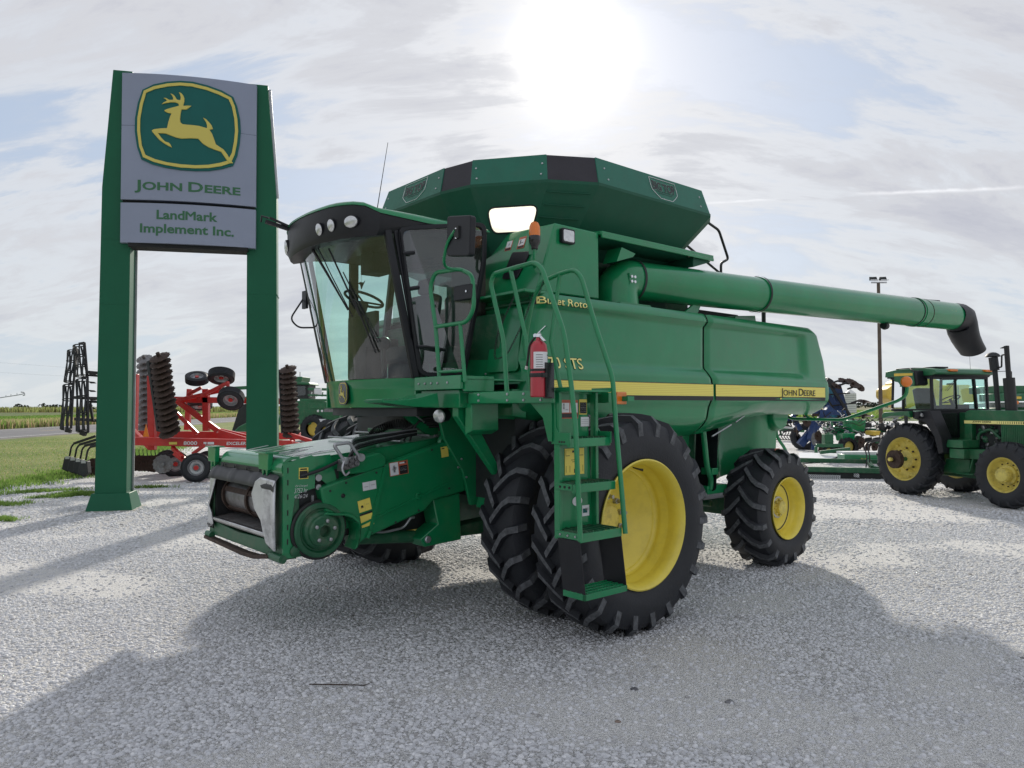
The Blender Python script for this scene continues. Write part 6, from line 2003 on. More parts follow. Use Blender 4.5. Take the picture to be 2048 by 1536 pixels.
def instance(me, name, parent, loc, axis=None, spin=0.0, scale=1.0):
    o = bpy.data.objects.new(name, me); COL.objects.link(o); o.parent = parent
    q = Vector((0, 1, 0)).rotation_difference(Vector(axis).normalized()) if axis is not None else Euler((0, 0, 0)).to_quaternion()
    q = q @ Euler((0, spin, 0)).to_quaternion()
    o.rotation_mode = 'QUATERNION'; o.rotation_quaternion = q; o.location = loc; o.scale = (scale,) * 3
    return o


# ================================================================== TRACTOR
TX, TY, TA = 9.59, 16.79, R(-72)
tr = root('tractor', (TX, TY, 0), TA, 'green row-crop tractor with yellow wheels and closed cab, right of the combine', 'tractor')
t_rt = tyre_mesh('tractor_rear_tyre', 0.80, 0.46, 0.46, 21, 0.040, direction=-1, lug=None, lw=.045)
t_ft = tyre_mesh('tractor_front_tyre', 0.645, 0.33, 0.36, 18, 0.034, direction=-1, lug=None, lw=.04)
m = MB(); m.lathe([(.44, -.2), (.49, -.19), (.46, -.1), (.43, 0), (.46, .12), (.485, .19), (.475, .20), (.45, .17), (.44, .10), (.42, .05), (.40, .02), (.38, 0.0), (.30, -.02), (.20, .06), (.19, .10), (.12, .11), (0, .11)], (0, 0, 0), (0, 1, 0), 48)
for k in range(8):
    a = 2 * math.pi * k / 8; m.lathe([(.020, .04), (.020, .075), (0, .075)], (.24 * math.cos(a), .02, .24 * math.sin(a)), (0, 1, 0), 8, mat=RUST)
    m.box(.41 * math.cos(a) - .03, .41 * math.cos(a) + .03, .0, .06, .41 * math.sin(a) - .03, .41 * math.sin(a) + .03)
t_rr = m.mesh('tractor_rear_rim', YD, 40)
m = MB(); m.lathe([(.31, -.15), (.345, -.14), (.32, 0), (.335, .12), (.345, .14), (.335, .15), (.315, .13), (.305, .08), (.29, .03), (.25, .0), (.20, .01), (.19, .05), (.14, .06), (.135, .17), (.12, .20), (.08, .205), (0, .205)], (0, 0, 0), (0, 1, 0), 44)
for k in range(12):
    a = 2 * math.pi * k / 12; m.lathe([(.012, .0), (.012, .03), (0, .03)], (.225 * math.cos(a), .0, .225 * math.sin(a)), (0, 1, 0), 8, mat=RUST)
    m.lathe([(.012, .16), (.012, .185), (0, .185)], (.135 * math.cos(a), .0, .135 * math.sin(a)), (0, 1, 0), 8)
t_fr = m.mesh('tractor_front_rim', YD, 40)
for (x, y, me, rim, z) in ((0, -.76, t_rt, t_rr, .795), (0, .76, t_rt, t_rr, .795), (2.36, -.80, t_ft, t_fr, .64), (2.36, .80, t_ft, t_fr, .64)):
    wl = bpy.data.objects.new('wheel', None); COL.objects.link(wl); wl.parent = tr; wl.location = (x, y, z); wl.rotation_euler = (0, 0, math.pi if y < 0 else 0)
    link(me, 'tyre', wl, rot=(0, random.random(), 0)); link(rim, 'rim', wl)
m = MB()
m.tube([(0, -1.18, .795), (0, 1.0, .795)], .045, 14, mat=GD); m.box(-.3, .35, -.32, .32, .5, 1.3); m.box(.3, 1.35, -.28, .28, .45, 1.05); m.box(1.3, 2.6, -.22, .22, .55, .95)
m.tube([(2.36, -.75, .62), (2.36, .75, .62)], .07, 14)
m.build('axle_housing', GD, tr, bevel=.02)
m = MB()
for r_, t_ in (): pass
m.lathe([(.03, -.05), (.20, -.05), (.20, .05), (.03, .05)], (0, -1.17, .795), (0, 1, 0), 32)
m.lathe([(.06, -.08), (.06, .08), (0, .08)], (0, -1.20, .795), (0, 1, 0), 16); m.tube([(0, -1.34, .795), (0, -1.1, .795)], .04, 12, mat=YD)
m.build('axle_hub_flange', RUST, tr)
m = MB()   # cab lower body: floor, sides, dark front below the windscreen
m.prism([(-.78, 1.87), (.80, 1.87), (.80, 1.80), (.50, 1.28), (-.48, 1.28), (-.78, 1.80)], front_fn, .60, .66)
m.box(-.45, .62, -.74, .74, 1.80, 1.87)
m.build('cab_lower_body', BLK, tr, bevel=.015)
m = MB(); m.prism(round_poly([(-.66, 1.80), (-.12, 1.82), (-.12, 1.33), (-.44, 1.33)], .03), front_fn, .662, .672); m.build('lower_pane', GLASSD, tr)
m = MB(); m.prism(round_poly([(.14, 1.82), (.62, 1.80), (.44, 1.33), (.14, 1.33)], .03), front_fn, .662, .672); m.build('lower_pane', GLASSD, tr)
m = MB(); m.box(.60, 1.08, -.04, .30, 1.05, 1.83); m.build('cowl', G2, tr, bevel=.03)
m = MB()
fpts = [(-.55, 1.80), (-.50, 1.83), (.60, 1.87), (.62, 1.80), (.66, 1.70), (.60, 1.66), (.28, 1.66), (.1, 1.75), (-.3, 1.74), (-.53, 1.70)]
m.prism([(-.55, 1.78), (-.48, 1.83), (.20, 1.86), (.24, 1.72), (.1, 1.755), (-.3, 1.75), (-.55, 1.69)], side_fn, -.98, -.55)
m.prism([(-.55, 1.78), (-.48, 1.83), (.20, 1.86), (.24, 1.72), (.1, 1.755), (-.3, 1.75), (-.55, 1.69)], side_fn, .55, .98)
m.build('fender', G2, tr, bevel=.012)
m = MB()
m.prism([(.23, 1.86), (.68, 1.88), (.95, 1.30), (1.0, 1.0), (.88, .95), (.78, 1.32), (.55, 1.62), (.24, 1.70)], side_fn, -.90, -.60)
m.prism([(.23, 1.86), (.68, 1.88), (.95, 1.30), (1.0, 1.0), (.88, .95), (.78, 1.32), (.55, 1.62), (.24, 1.70)], side_fn, .60, .90)
fb = m.build('inner_fender', BLK, tr, bevel=.01)
for y in (-.94, -.83):
    m = MB(); m.lathe([(.060, 0), (.060, .03), (.05, .022), (0, .014)], (.50, y, 1.775), (1, 0, 0), 20); m.lathe([(.045, .022), (.02, .03), (0, .032)], (.50, y, 1.775), (1, 0, 0), 16, mat=REFL)
    m.build('fender_lamp', BKG, tr)
m = MB(); m.box(.40, .50, -1.02, -.75, 1.70, 1.85); m.build('lamp_housing', BLK, tr, bevel=.02)
# cab posts and panes
m = MB()
for s in (-1, 1):
    y = s * .79
    m.bar((.65, y, 1.86), (.63, y * .99, 2.62), .05, .06); m.bar((-.15, y * .96, 1.86), (-.13, y * .96, 2.62), .05, .05); m.bar((-.50, y * .9, 1.86), (-.46, y * .9, 2.62), .05, .05)
    m.bar((-.5, y * .93, 1.885), (.65, y, 1.885), .05, .05); m.bar((-.5, y * .93, 2.60), (.65, y, 2.60), .05, .05)
m.bar((.67, .44, 1.88), (.64, .40, 2.60), .045, .07); m.bar((.66, -.12, 1.90), (.645, -.12, 2.60), .02, .045)
m.bar((.66, -.79, 1.885), (.66, .79, 1.885), .05, .05); m.bar((.65, -.79, 2.585), (.65, .79, 2.585), .06, .06); m.bar((-.5, -.72, 1.88), (-.5, .72, 1.88), .05)
m.build('cab_frame', BLK, tr, bevel=.008)
m = MB()
Q = lambda *p: (m.add(list(p), [(0, 1, 2, 3)]))
for s in (-1, 1):
    y = s * .78
    Q((-.13, y * .97, 1.9), (.63, y, 1.9), (.61, y, 2.59), (-.12, y * .97, 2.59)); Q((-.48, y * .92, 1.9), (-.17, y * .96, 1.9), (-.15, y * .96, 2.59), (-.45, y * .92, 2.59))
m.build('side_glass', GLASSR, tr, smooth=0)
m = MB(); Q((.66, -.77, 1.90), (.66, .77, 1.90), (.64, .77, 2.59), (.64, -.77, 2.59)); m.build('tractor_windscreen', GLASSR, tr, smooth=0)
m = MB(); Q((-.49, -.70, 1.90), (-.49, .70, 1.90), (-.45, .70, 2.58), (-.45, -.70, 2.58)); m.build('back_glass', GLASSR, tr, smooth=0)
m = MB()
m.prism([(-.60, 2.63), (-.58, 2.76), (-.2, 2.80), (.45, 2.80), (.72, 2.76), (.80, 2.69), (.80, 2.66), (.66, 2.63)], side_fn, -.82, .84)
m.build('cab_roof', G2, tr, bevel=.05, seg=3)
m = MB(); m.prism([(-.56, 2.60), (-.56, 2.64), (.66, 2.64), (.76, 2.67), (.68, 2.60)], side_fn, -.79, .81); m.build('roof_underside', BLK, tr)
for y in (-.33, .68):
    m = MB(); m.box(.70, .805, y - .11, y + .11, 2.715, 2.765); m.build('roof_marker_lamp', AMBER, tr, bevel=.01)
m = MB(); m.box(.2, .55, -.55, -.20, 2.80, 2.83); m.box(-.3, .2, -.80, -.5, 2.74, 2.82); m.tube([(.1, -.8, 2.80), (.3, -.86, 2.70), (.45, -.75, 2.80)], .02, 6); m.build('roof_equipment', BLK, tr, bevel=.01)
m = MB(); m.tube([(.45, .55, 2.76), (.43, .55, 3.40)], [.004, .002], 5); m.build('whip_antenna', INK, tr)
m = MB(); m.tube([(.69, -.10, 2.56), (.70, -.42, 2.30)], .007, 5); m.tube([(.69, -.16, 2.56), (.70, -.48, 2.30)], .005, 5); m.build('wiper', INK, tr)
m = MB(); m.box(-.25, .12, -.25, .25, 1.55, 1.98); m.box(-.36, -.2, -.25, .25, 1.9, 2.38, rot=(0, -.2, 0)); m.build('seat', SEAT, tr, bevel=.04)
m = MB(); c = Vector((.38, .02, 2.12)); nrm = Vector((-.45, 0, 1)).normalized(); t1 = nrm.cross(Vector((0, 1, 0))).normalized()
m.tube([c + t1 * math.cos(q) * .20 + Vector((0, 1, 0)) * math.sin(q) * .20 for q in [2 * math.pi * i / 24 for i in range(24)]], .013, 6, closed=True)
m.tube([c - t1 * .2, c + t1 * .2], .01, 6); m.tube([c, (.5, .02, 1.88)], .03, 8); m.box(.42, .58, -.3, .34, 1.86, 2.0)
m.build('steering_wheel', INK, tr)
# hood, engine, grille
m = MB()
m.prism(round_poly([(1.06, 1.645), (1.06, 1.84), (1.16, 1.885), (2.9, 1.87), (3.05, 1.80), (3.08, 1.645)], .05), side_fn, -.36, .36)
m.build('hood', G2, tr, bevel=.035, seg=3)
m = MB(); m.box(1.05, 3.05, -.366, -.362, 1.60, 1.665); m.build('hood_stripe', LETY, tr)
m = MB(); lettering(m, [('JOHN DEERE', 1)], (1.245, -.3665, 1.613), (1, 0, 0), (0, 0, 1), .42, .048, bold=.03)
for k in range(26): m.box(1.80 + k * .045, 1.80 + k * .045 + .004 + .0011 * k, -.3675, -.3665, 1.608, 1.658)
m.build('hood_lettering', INK, tr, smooth=0)
m = MB(); m.prism([(1.06, 1.60), (1.22, 1.60), (1.22, 1.10), (1.18, 1.02), (1.04, 1.02)], side_fn, -.37, .37); m.build('firewall_panel', G2, tr, bevel=.008)
m = MB(); m.box(1.87, 3.05, -.35, .35, .95, 1.60)
for k in range(30): m.box(1.885 + k * .038, 1.905 + k * .038, -.36, -.35, 1.0, 1.59)
m.build('side_grille', G2, tr)
m = MB(); m.box(1.22, 1.87, -.24, .24, .95, 1.60)
rnd = random.Random(5)
for k in range(26):
    x, z = rnd.uniform(1.27, 1.8), rnd.uniform(1.08, 1.55)
    r_ = rnd.uniform(.02, .055); m.lathe([(r_, -.10), (r_, .03), (r_ * .6, .04), (0, .04)], (x, -.24, z), (rnd.uniform(-1, 1), -1, rnd.uniform(-1, 1)), 10, mat=rnd.choice([WORN, DKM, GD, GD, ZINC]))
m.tube(smooth_path([(1.3, -.3, 1.1), (1.35, -.33, 1.4), (1.6, -.30, 1.5), (1.8, -.28, 1.3)], .08), .03, 8, mat=GD)
m.build('engine', DKM, tr)
m = MB()
m.prism([(1.0, 1.26), (1.36, 1.26), (1.36, 1.10), (.95, 1.10)], side_fn, -.78, -.35); m.prism([(1.02, 1.08), (1.37, 1.08), (1.37, .88), (1.02, .88)], side_fn, -.76, -.35)
m.box(1.36, 1.75, -.62, -.30, .88, 1.08); m.prism([(.62, .54), (1.25, .56), (1.28, .86), (.70, .84)], side_fn, -.5, -.25); m.bar((1.45, -.6, .9), (1.36, -.6, .60), .05, .03); m.box(1.1, 1.5, -.7, -.5, .555, .575)
m.build('steps_and_tank', G2, tr, bevel=.01)
# stacks
m = MB(); m.tube([(1.70, -.2, 1.86), (1.64, -.2, 2.72)], .050, 14); m.tube([(1.64, -.2, 2.70), (1.61, -.2, 2.96)], .085, 18)
m.lathe([(0.0, .09), (.06, .08), (.11, .05), (.145, .0), (.12, -.01), (0, -.01)], (1.60, -.2, 2.985), (0, 0, 1), 20)
m.build('air_intake_stack', DKM, tr)
m = MB(); m.tube([(1.98, -.2, 1.86), (1.94, -.2, 2.53)], .105, 18); m.tube([(1.94, -.2, 2.50), (1.905, -.2, 3.18)], .048, 14)
m.bar((1.93, -.2, 3.18), (1.80, -.2, 3.14), .08, .012); m.tube(smooth_path([(1.70, -.2, 2.75), (1.79, -.2, 2.76), (1.80, -.2, 3.0), (1.90, -.2, 3.01)], .02), .016, 8)
m.build('exhaust_stack', INK, tr)
m = MB(); m.tube([(.70, .80, 2.72), (.80, 1.25, 2.74)], .008, 6); m.prism(round_poly([(1.18, 2.38), (1.32, 2.38), (1.32, 2.74), (1.18, 2.74)], .03), front_fn, .79, .83); m.build('cab_mirror', INK, tr, bevel=.005)
# green box with a yellow band standing behind the cab corner
m = MB(); m.prism(round_poly([(-.14, 2.72), (.38, 2.71), (.42, 2.42), (.05, 2.40), (-.02, 2.50), (-.13, 2.52)], .03), side_fn, -1.02, -.82)
m.prism([(-.13, 2.70), (.37, 2.69), (.37, 2.635), (-.13, 2.64)], side_fn, -1.024, -1.02, TANKY)
m.prism([(-.05, 2.40), (.02, 2.40), (.10, 2.6), (.0, 2.6)], side_fn, -.95, -.9); m.bar((.1, -.9, 2.55), (.1, -.6, 2.62), .06, .04)
m.prism(round_poly([(.38, 2.74), (.46, 2.74), (.49, 2.44), (.40, 2.41)], .02), side_fn, -1.0, -.72, BLK)
m.build('side_console_box', G2, tr, bevel=.006)

# ================================================================== RED DISC IMPLEMENT
RO = Vector((-10.4, 20.8, 0))
ri = root('tillage_implement', RO, 0, 'red vertical tillage implement with folded wings of rusty discs behind the sign', 'tillage implement')
L = lambda px, py, D: at(px, py, D) - RO
def bars(lst, name, mat, par, w_=.16, h_=None, bevel=.012):
    """one object for every bar"""
    for it in lst:
        a, b = it[0], it[1]; ww = it[2] if len(it) > 2 else w_
        mm = MB(); mm.bar(a, b, ww, h_ or ww); mm.build(name, mat, par, bevel=bevel)
bars([(L(262, 882, 20.2), L(585, 889, 20.2), .22), (L(262, 868, 22), L(600, 872, 22), .20), (L(350, 799, 21.2), L(590, 803, 21.2), .17),
      (L(303, 752, 20.6), L(305, 900, 20.6), .18), (L(271, 748, 21.5), L(268, 868, 21.5), .16), (L(412, 778, 21.2), L(413, 862, 21.2), .17), (L(380, 778, 22.5), L(374, 860, 22.5), .15),
      (L(352, 800, 21.2), L(437, 862, 21.2), .15), (L(352, 825, 21.4), L(395, 868, 21.4), .10), (L(575, 885, 20.2), L(640, 897, 19.6), .10), (L(578, 868, 20.4), L(640, 888, 19.6), .10),
      (L(262, 858, 21.0), L(300, 895, 20.6), .12), (L(583, 800, 21.8), L(585, 885, 20.6), .14), (L(440, 862, 21.6), L(500, 876, 21.6), .16)], 'frame_beam', RED, ri)
bars([(L(375, 790, 21), L(403, 775, 21), .09), (L(403, 792, 20.8), L(457, 765, 20.4), .09), (L(456, 767, 20.4), L(456, 790, 20.4), .08), (L(440, 770, 20.6), L(441, 790, 20.6), .08), (L(355, 800, 21), L(440, 782, 20.8), .10),
      (L(350, 905, 19.9), L(375, 925, 19.9), .14), (L(345, 895, 20.2), L(365, 915, 19.8), .10), (L(410, 890, 20), L(385, 908, 20), .09), (L(398, 790, 21), L(398, 800, 21), .12)], 'swing_arm', RED, ri)
m = MB(); m.prism([(0, 0), (.6, -.25), (.5, -.30), (0, -.30)], lambda u, v, w: tuple(L(437, 862, 21.1) + Vector((u * 1.4, w, v + .05))), 0, .08); m.build('frame_gusset', RED, ri)
m = MB(); lettering(m, [('8000', 1)], L(367, 890, 20.08), (1, 0, 0), (0, 0, 1), .37, .10, bold=.02); m.build('model_number', LABELW, ri, smooth=0)
m = MB(); lettering(m, [('EXCELERATOR', 1)], L(453, 890, 20.08), (1, 0, 0), (0, 0, 1), .88, .085, bold=.02, shear=.1); m.build('model_name', LABELW, ri, smooth=0)
for (a, b, mt) in ((407, 413, LABELW), (415, 428, LABELW), (338, 354, LABELY)):
    m = MB(); p, q = L(a, 889, 20.07), L(b, 884, 20.07); m.box(p.x, q.x, p.y, p.y + .004, p.z, q.z); m.build('sticker', mt, ri)
m = MB(); p = L(600, 893, 19.9); m.box(p.x, p.x + .42, p.y, p.y + .06, p.z - .08, p.z + .12); m.build('hitch_plate', RED, ri, bevel=.01)
m = MB(); lettering(m, [('KUHN KRAUSE', 1)], p + Vector((.04, -.005, 0)), (1, 0, 0), (0, 0, 1), .30, .045, bold=.02); m.build('brand_mark', LABELW, ri, smooth=0)
# tyres
rt_ = tyre_mesh('implement_tyre', .385, .20, .27, 0, .02, ribs=True)
m = MB(); m.lathe([(.19, -.10), (.215, -.09), (.19, 0), (.20, .09), (.215, .10), (.20, .105), (.185, .06), (.17, .02), (.10, .01), (.07, .05), (0, .05)], (0, 0, 0), (0, 1, 0), 32)
rr_ = m.mesh('implement_rim', ZINC, 40)
m = MB(); m.lathe([(.065, .03), (.065, .09), (0, .09)], (0, 0, 0), (0, 1, 0), 16); rh_ = m.mesh('implement_hub', RED)
def iw(px, py, D, ax, s=1.0):
    wl = bpy.data.objects.new('wheel', None); COL.objects.link(wl); wl.parent = ri; wl.location = L(px, py, D); wl.scale = (s,) * 3
    wl.rotation_mode = 'QUATERNION'; wl.rotation_quaternion = Vector((0, 1, 0)).rotation_difference(Vector(ax).normalized())
    link(rt_, 'tyre', wl); link(rr_, 'rim', wl); link(rh_, 'hub', wl)
iw(393, 935, 19.75, (.28, -1, 0)); iw(416, 929, 20.9, (.28, -1, 0)); iw(352, 928, 21.6, (.28, -1, 0)); iw(336, 925, 22.4, (.28, -1, 0))
iw(394, 757, 21.0, (.15, -.45, .85), .82); iw(443, 752, 20.6, (.1, -.45, -.85), .92); iw(462, 797, 20.4, (.1, -.75, -.62), .92); iw(400, 808, 21.8, (.1, -.3, -.95), .9)
# discs
m = MB(); NS = 28
pr = []
for k in range(NS):
    a = 2 * math.pi * k / NS; r_ = .272 - (.022 if k % 2 else 0)
    pr.append((r_ * math.cos(a), r_ * math.sin(a)))
vs = [(x, .045, z) for x, z in pr] + [(x, .038, z) for x, z in pr] + [(x * .5, .012, z * .5) for x, z in pr] + [(x * .5, .006, z * .5) for x, z in pr] + [(x * .2, 0, z * .2) for x, z in pr]
m.add(vs, [(a * NS + i, a * NS + (i + 1) % NS, b * NS + (i + 1) % NS, b * NS + i) for a, b in ((0, 1), (0, 2), (1, 3), (2, 4)) for i in range(NS)] + [tuple(4 * NS + i for i in range(NS))])
m.tube([(0, -.10, 0), (0, .10, 0)], .05, 10)
blade = m.mesh('disc_blade', RUST, 40)
blade_new = blade.copy(); blade_new.materials[0] = WORN; blade_new.name = 'disc_blade_bare'
def gang(p0, p1, n, tilt, s=1.0, shaft=True, me=None):
    p0, p1 = Vector(p0), Vector(p1); d = (p1 - p0).normalized()
    ax = (d + Vector(tilt)).normalized()
    for k in range(n):
        instance(me or blade, 'disc_blade', ri, p0.lerp(p1, k / (n - 1)), ax * (1 if k % 2 else 1), random.uniform(0, 1), s * random.uniform(.97, 1.03))
    mm = MB(); mm.bar(p0 - d * .1, p1 + d * .1, .04); mm.build('gang_shaft', DKM, ri)
gang(L(318, 712, 20.2), L(338, 862, 19.9), 14, (0, .80, 0), 1.08)
gang(L(288, 716, 22.3), L(290, 850, 22.3), 12, (0, .80, 0), .88, me=blade_new)
gang(L(575, 736, 20.9), L(582, 864, 20.4), 13, (.0, .80, 0), .92)
gang(L(268, 926, 21.9), L(325, 928, 20.1), 12, (0, 0, 0), .88)
m = MB()
instance(blade_new, 'disc_blade', ri, L(326, 928, 20.0), (.35, -1, 0), 0, .95)
gang(L(188, 932, 22.6), L(184, 935, 21.8), 5, (0, 0, 0), .9)
# gang beams with C-spring hangers
for (a, b, n) in ((L(298, 722, 20.4), L(318, 862, 20.1), 14), (L(560, 740, 21.0), L(566, 866, 20.5), 13)):
    mm = MB(); mm.bar(a, b, .10, .10); mm.build('gang_beam', DKM, ri, bevel=.01)
    for k in range(n):
        p = a.lerp(b, (k + .5) / n); mm = MB(); mm.tube(smooth_path([p, p + Vector((.08, -.05, .04)), p + Vector((.16, 0, -.02)), p + Vector((.22, 0, .0))], .03), .018, 6); mm.build('disc_hanger', DKM, ri)
m = MB(); p = L(292, 855, 19.95); m.prism([(-.08, 0), (.08, 0), (0, .36)], lambda u, v, w: (p.x + u, p.y + w, p.z + v - .25), 0, .01); m.build('slow_moving_emblem', AMBER, ri)
# rear harrow tines hanging below the frame
for k in range(9):
    p = L(270 + k * 8, 898, 20.6 + .1 * (k % 3)); mm = MB(); mm.tube([p, p + Vector((.0, 0, -.09)), p + Vector((.04, -.03, -.20))], .011, 5); mm.build('spring_tine', INK, ri)
# rolling baskets, folded upright
def basket(p0, p1, r, nb=7, nr=4):
    p0, p1 = Vector(p0), Vector(p1); d = (p1 - p0).normalized(); x = d.cross(Vector((0, 1, .2))).normalized(); y = d.cross(x)
    mm = MB()
    for k in range(nb):
        a = 2 * math.pi * k / nb
        mm.bar(p0 + (x * math.cos(a) + y * math.sin(a)) * r, p1 + (x * math.cos(a + .9) + y * math.sin(a + .9)) * r, .045, .02)
    for j in range(nr):
        c = p0.lerp(p1, j / (nr - 1)); mm.tube([c + (x * math.cos(q) + y * math.sin(q)) * r * .97 for q in [2 * math.pi * i / 14 for i in range(14)]], .018, 5, closed=True)
    mm.bar(p0, p1, .03)
    mm.build('rolling_basket', DKM, ri)
    mm = MB(); mm.bar(p0 - d * .06 + x * r * 1.15, p1 + d * .06 + x * r * 1.15, .05); mm.bar(p0 - d * .06, p0 - d * .06 + x * r * 1.15, .05); mm.bar(p1 + d * .06, p1 + d * .06 + x * r * 1.15, .05)
    mm.build('basket_frame', INK, ri, bevel=.006)
basket(L(145, 702, 22.6), L(138, 764, 22.4), .13); basket(L(137, 771, 22.4), L(132, 858, 22.1), .14)
basket(L(158, 691, 21.4), L(163, 752, 21.3), .15); basket(L(164, 760, 21.3), L(165, 862, 21.0), .15)
bars([(L(172, 744, 21.3), L(262, 752, 21.3), .09), (L(172, 750, 21.5), L(262, 757, 21.5), .06), (L(150, 795, 22.2), L(262, 800, 21.5), .09), (L(170, 803, 21.5), L(262, 806, 21.5), .07), (L(150, 838, 22.0), L(262, 846, 21.6), .09),
      (L(180, 806, 21.5), L(186, 842, 21.5), .07), (L(162, 864, 21), L(172, 868, 21), .14), (L(132, 860, 22), L(142, 862, 22), .12)], 'basket_arm', INK, ri, h_=None)
for k in range(5):
    p = L(190, 750 + k * 17, 22); mm = MB(); mm.prism([(-.12, 0), (-.22, .07), (-.02, .05), (.05, 0)], lambda u, v, w: (p.x + u, p.y + w, p.z + v), -.02, .02); mm.build('scraper_blade', DKM, ri)
for k in range(4):
    p = L(148 + 11 * k, 887 + 2.2 * k, 22.4 - .45 * k); q = L(192 + 14 * k, 872 + 3.5 * k, 22.4 - .45 * k)
    mm = MB(); mm.bar(q, p, .07, .07); mm.tube(smooth_path([p, p + Vector((-.08, 0, -.10)), p + Vector((-.13, 0, -.38))], .08), .028, 8, mat=INK)
    mm.build('harrow_arm', INK, ri, bevel=.008)
    c = p + Vector((-.14, 0, -.40)); mm = MB()
    mm.prism([(-.09, 0), (.09, 0), (.13, -.34), (.0, -.45), (-.17, -.36)], lambda u, v, w: (c.x + u, c.y + w, c.z + v), -.10, .10)
    mm.build('harrow_shoe', DKM, ri, bevel=.02)
    mm = MB(); mm.box(c.x - .06, c.x + .07, c.y - .104, c.y - .10, c.z - .06, c.z + .02); mm.build('harrow_bracket', ZINC, ri)

# ================================================================== LIGHT POLE
lp = at(1763, 905, 31.3)
lt_ = root('light_pole', (lp.x, lp.y, 0), 0, 'weathered timber light pole with two floodlights behind the tractor', 'light pole')
zt = at(1763, 566, 31.3).z
m = MB(); m.tube([(0, 0, 0), (0, 0, zt)], [.085, .065], 14); m.build('pole', WOOD, lt_)
m = MB(); m.bar((-.3, 0, zt + .02), (.35, 0, zt + .02), .06); m.build('crossarm', ZINC, lt_)
for s in (-1, 1):
    m = MB(); m.loft([[(s * .20 - .14, -.10, zt + .08), (s * .20 + .14, -.10, zt + .08), (s * .20 + .14, .10, zt + .12), (s * .20 - .14, .10, zt + .12)], [(s * .20 - .09, -.07, zt + .24), (s * .20 + .09, -.07, zt + .26), (s * .22 + .13, .09, zt + .28), (s * .22 - .13, .09, zt + .28)]])
    o = m.build('floodlight', DKM, lt_, bevel=.01)
    m = MB(); m.box(s * .22 - .17, s * .22 + .17, -.128, -.122, zt + .09, zt + .13); m.build('floodlight_lens', REFL, o)
m = MB(); m.lathe([(0, 0), (.06, 0), (.06, .12), (0, .14)], (0, -.14, zt - .9), (0, 0, 1), 12); m.build('photocell', DKM, lt_)

# ================================================================== GRAIN HEADER ON THE GROUND
HO = Vector((10.2, 21.5, 0))
hd = root('grain_header', HO, 0, 'low green grain header with black front and wire mesh lying behind the tractor', 'grain header')
L = lambda px, py, D: at(px, py, D) - HO
bars([(L(1598, 920, 21), L(1778, 924, 20.4), .12), (L(1598, 938, 20.4), L(1778, 942, 19.9), .14), (L(1640, 905, 22), L(1700, 898, 22), .10)], 'deck_beam', GD, hd)
m = MB(); a, b = L(1598, 943, 20.4), L(1778, 947, 19.9)
m.prism([(0, 0), (0, -.28), (.25, -.34), (.3, -.34), (.3, 0)], lambda u, v, w: tuple(a.lerp(b, w) + Vector((0, u, v))), 0, 1); m.build('front_skirt', DKM, hd)
m = MB(); p0, p1, p2, p3 = L(1598, 905, 22.3), L(1690, 907, 22.3), L(1640, 925, 20.9), L(1598, 927, 20.9); m.add([p0, p1, p2, p3], [(0, 1, 2, 3)])
m.add([p - Vector((0, 0, .02)) for p in (p0, p1, p2, p3)], [(3, 2, 1, 0)]); m.build('crop_divider_top', LABELW, hd)
m = MB()
for k in range(4):
    m.bar(L(1628 + 16 * k, 926, 20.9), L(1690 + 14 * k, 915, 22.0), .05, .02)
m.build('reel_tine_bars', ZINC, hd)
m = MB(); m.prism([(0, 0), (.95, 0), (.95, .20), (0, .22)], lambda u, v, w: tuple(L(1690, 925, 20.7) + Vector((u, w, v))), 0, .5); m.build('gear_housing', G, hd, bevel=.02)
m = MB(); m.box(*sum([[q, q2] for q, q2 in zip(L(1690, 910, 20.8) + Vector((-.02, .02, 0)), L(1770, 906, 20.8) + Vector((0, .5, .03)))], [])); m.build('housing_top', LABELW, hd)
m = MB(); lettering(m, [('918', 1)], L(1722, 921, 20.65), (1, 0, 0), (0, 0, 1), .17, .06, bold=.02); m.build('header_number', LABELY, hd, smooth=0)
for (xa, xb, y0) in ((1606, 1681, 953), (1692, 1718, 950), (1722, 1768, 952)):
    m = MB(); p, q = L(xa, y0, 20.3), L(xb, y0 + 2, 19.95); n_ = int((q - p).length / .05)
    for k in range(n_):
        c = p.lerp(q, k / n_) + Vector((0, -.02, 0))
        for j in range(2):
            m.bar(c + Vector((0, 0, .06 - j * .05)), c + Vector((.045, 0, .01 - j * .05)), .013); m.bar(c + Vector((.0, 0, .01 - j * .05)), c + Vector((.045, 0, .06 - j * .05)), .008)
    o = m.build('wire_mesh_guard', LABELW, hd); o['kind'] = 'stuff'
m = MB()
for (x0, x1) in ((1732, 1746), (1738, 1760)): m.tube(smooth_path([L(x0, 935, 20.3), L(x0 + 2, 915, 20.3), L(x0 - 4, 888, 20.6), L(x1 + 6, 878, 21), L(x1 + 20, 890, 21)], .2), .018, 6)
m.build('hydraulic_hose', INK, hd)
bars([(L(1735, 922, 20.5), L(1745, 935, 20.1), .10), (L(1745, 935, 20.1), L(1775, 938, 20), .08)], 'divider_arm', GD, hd)

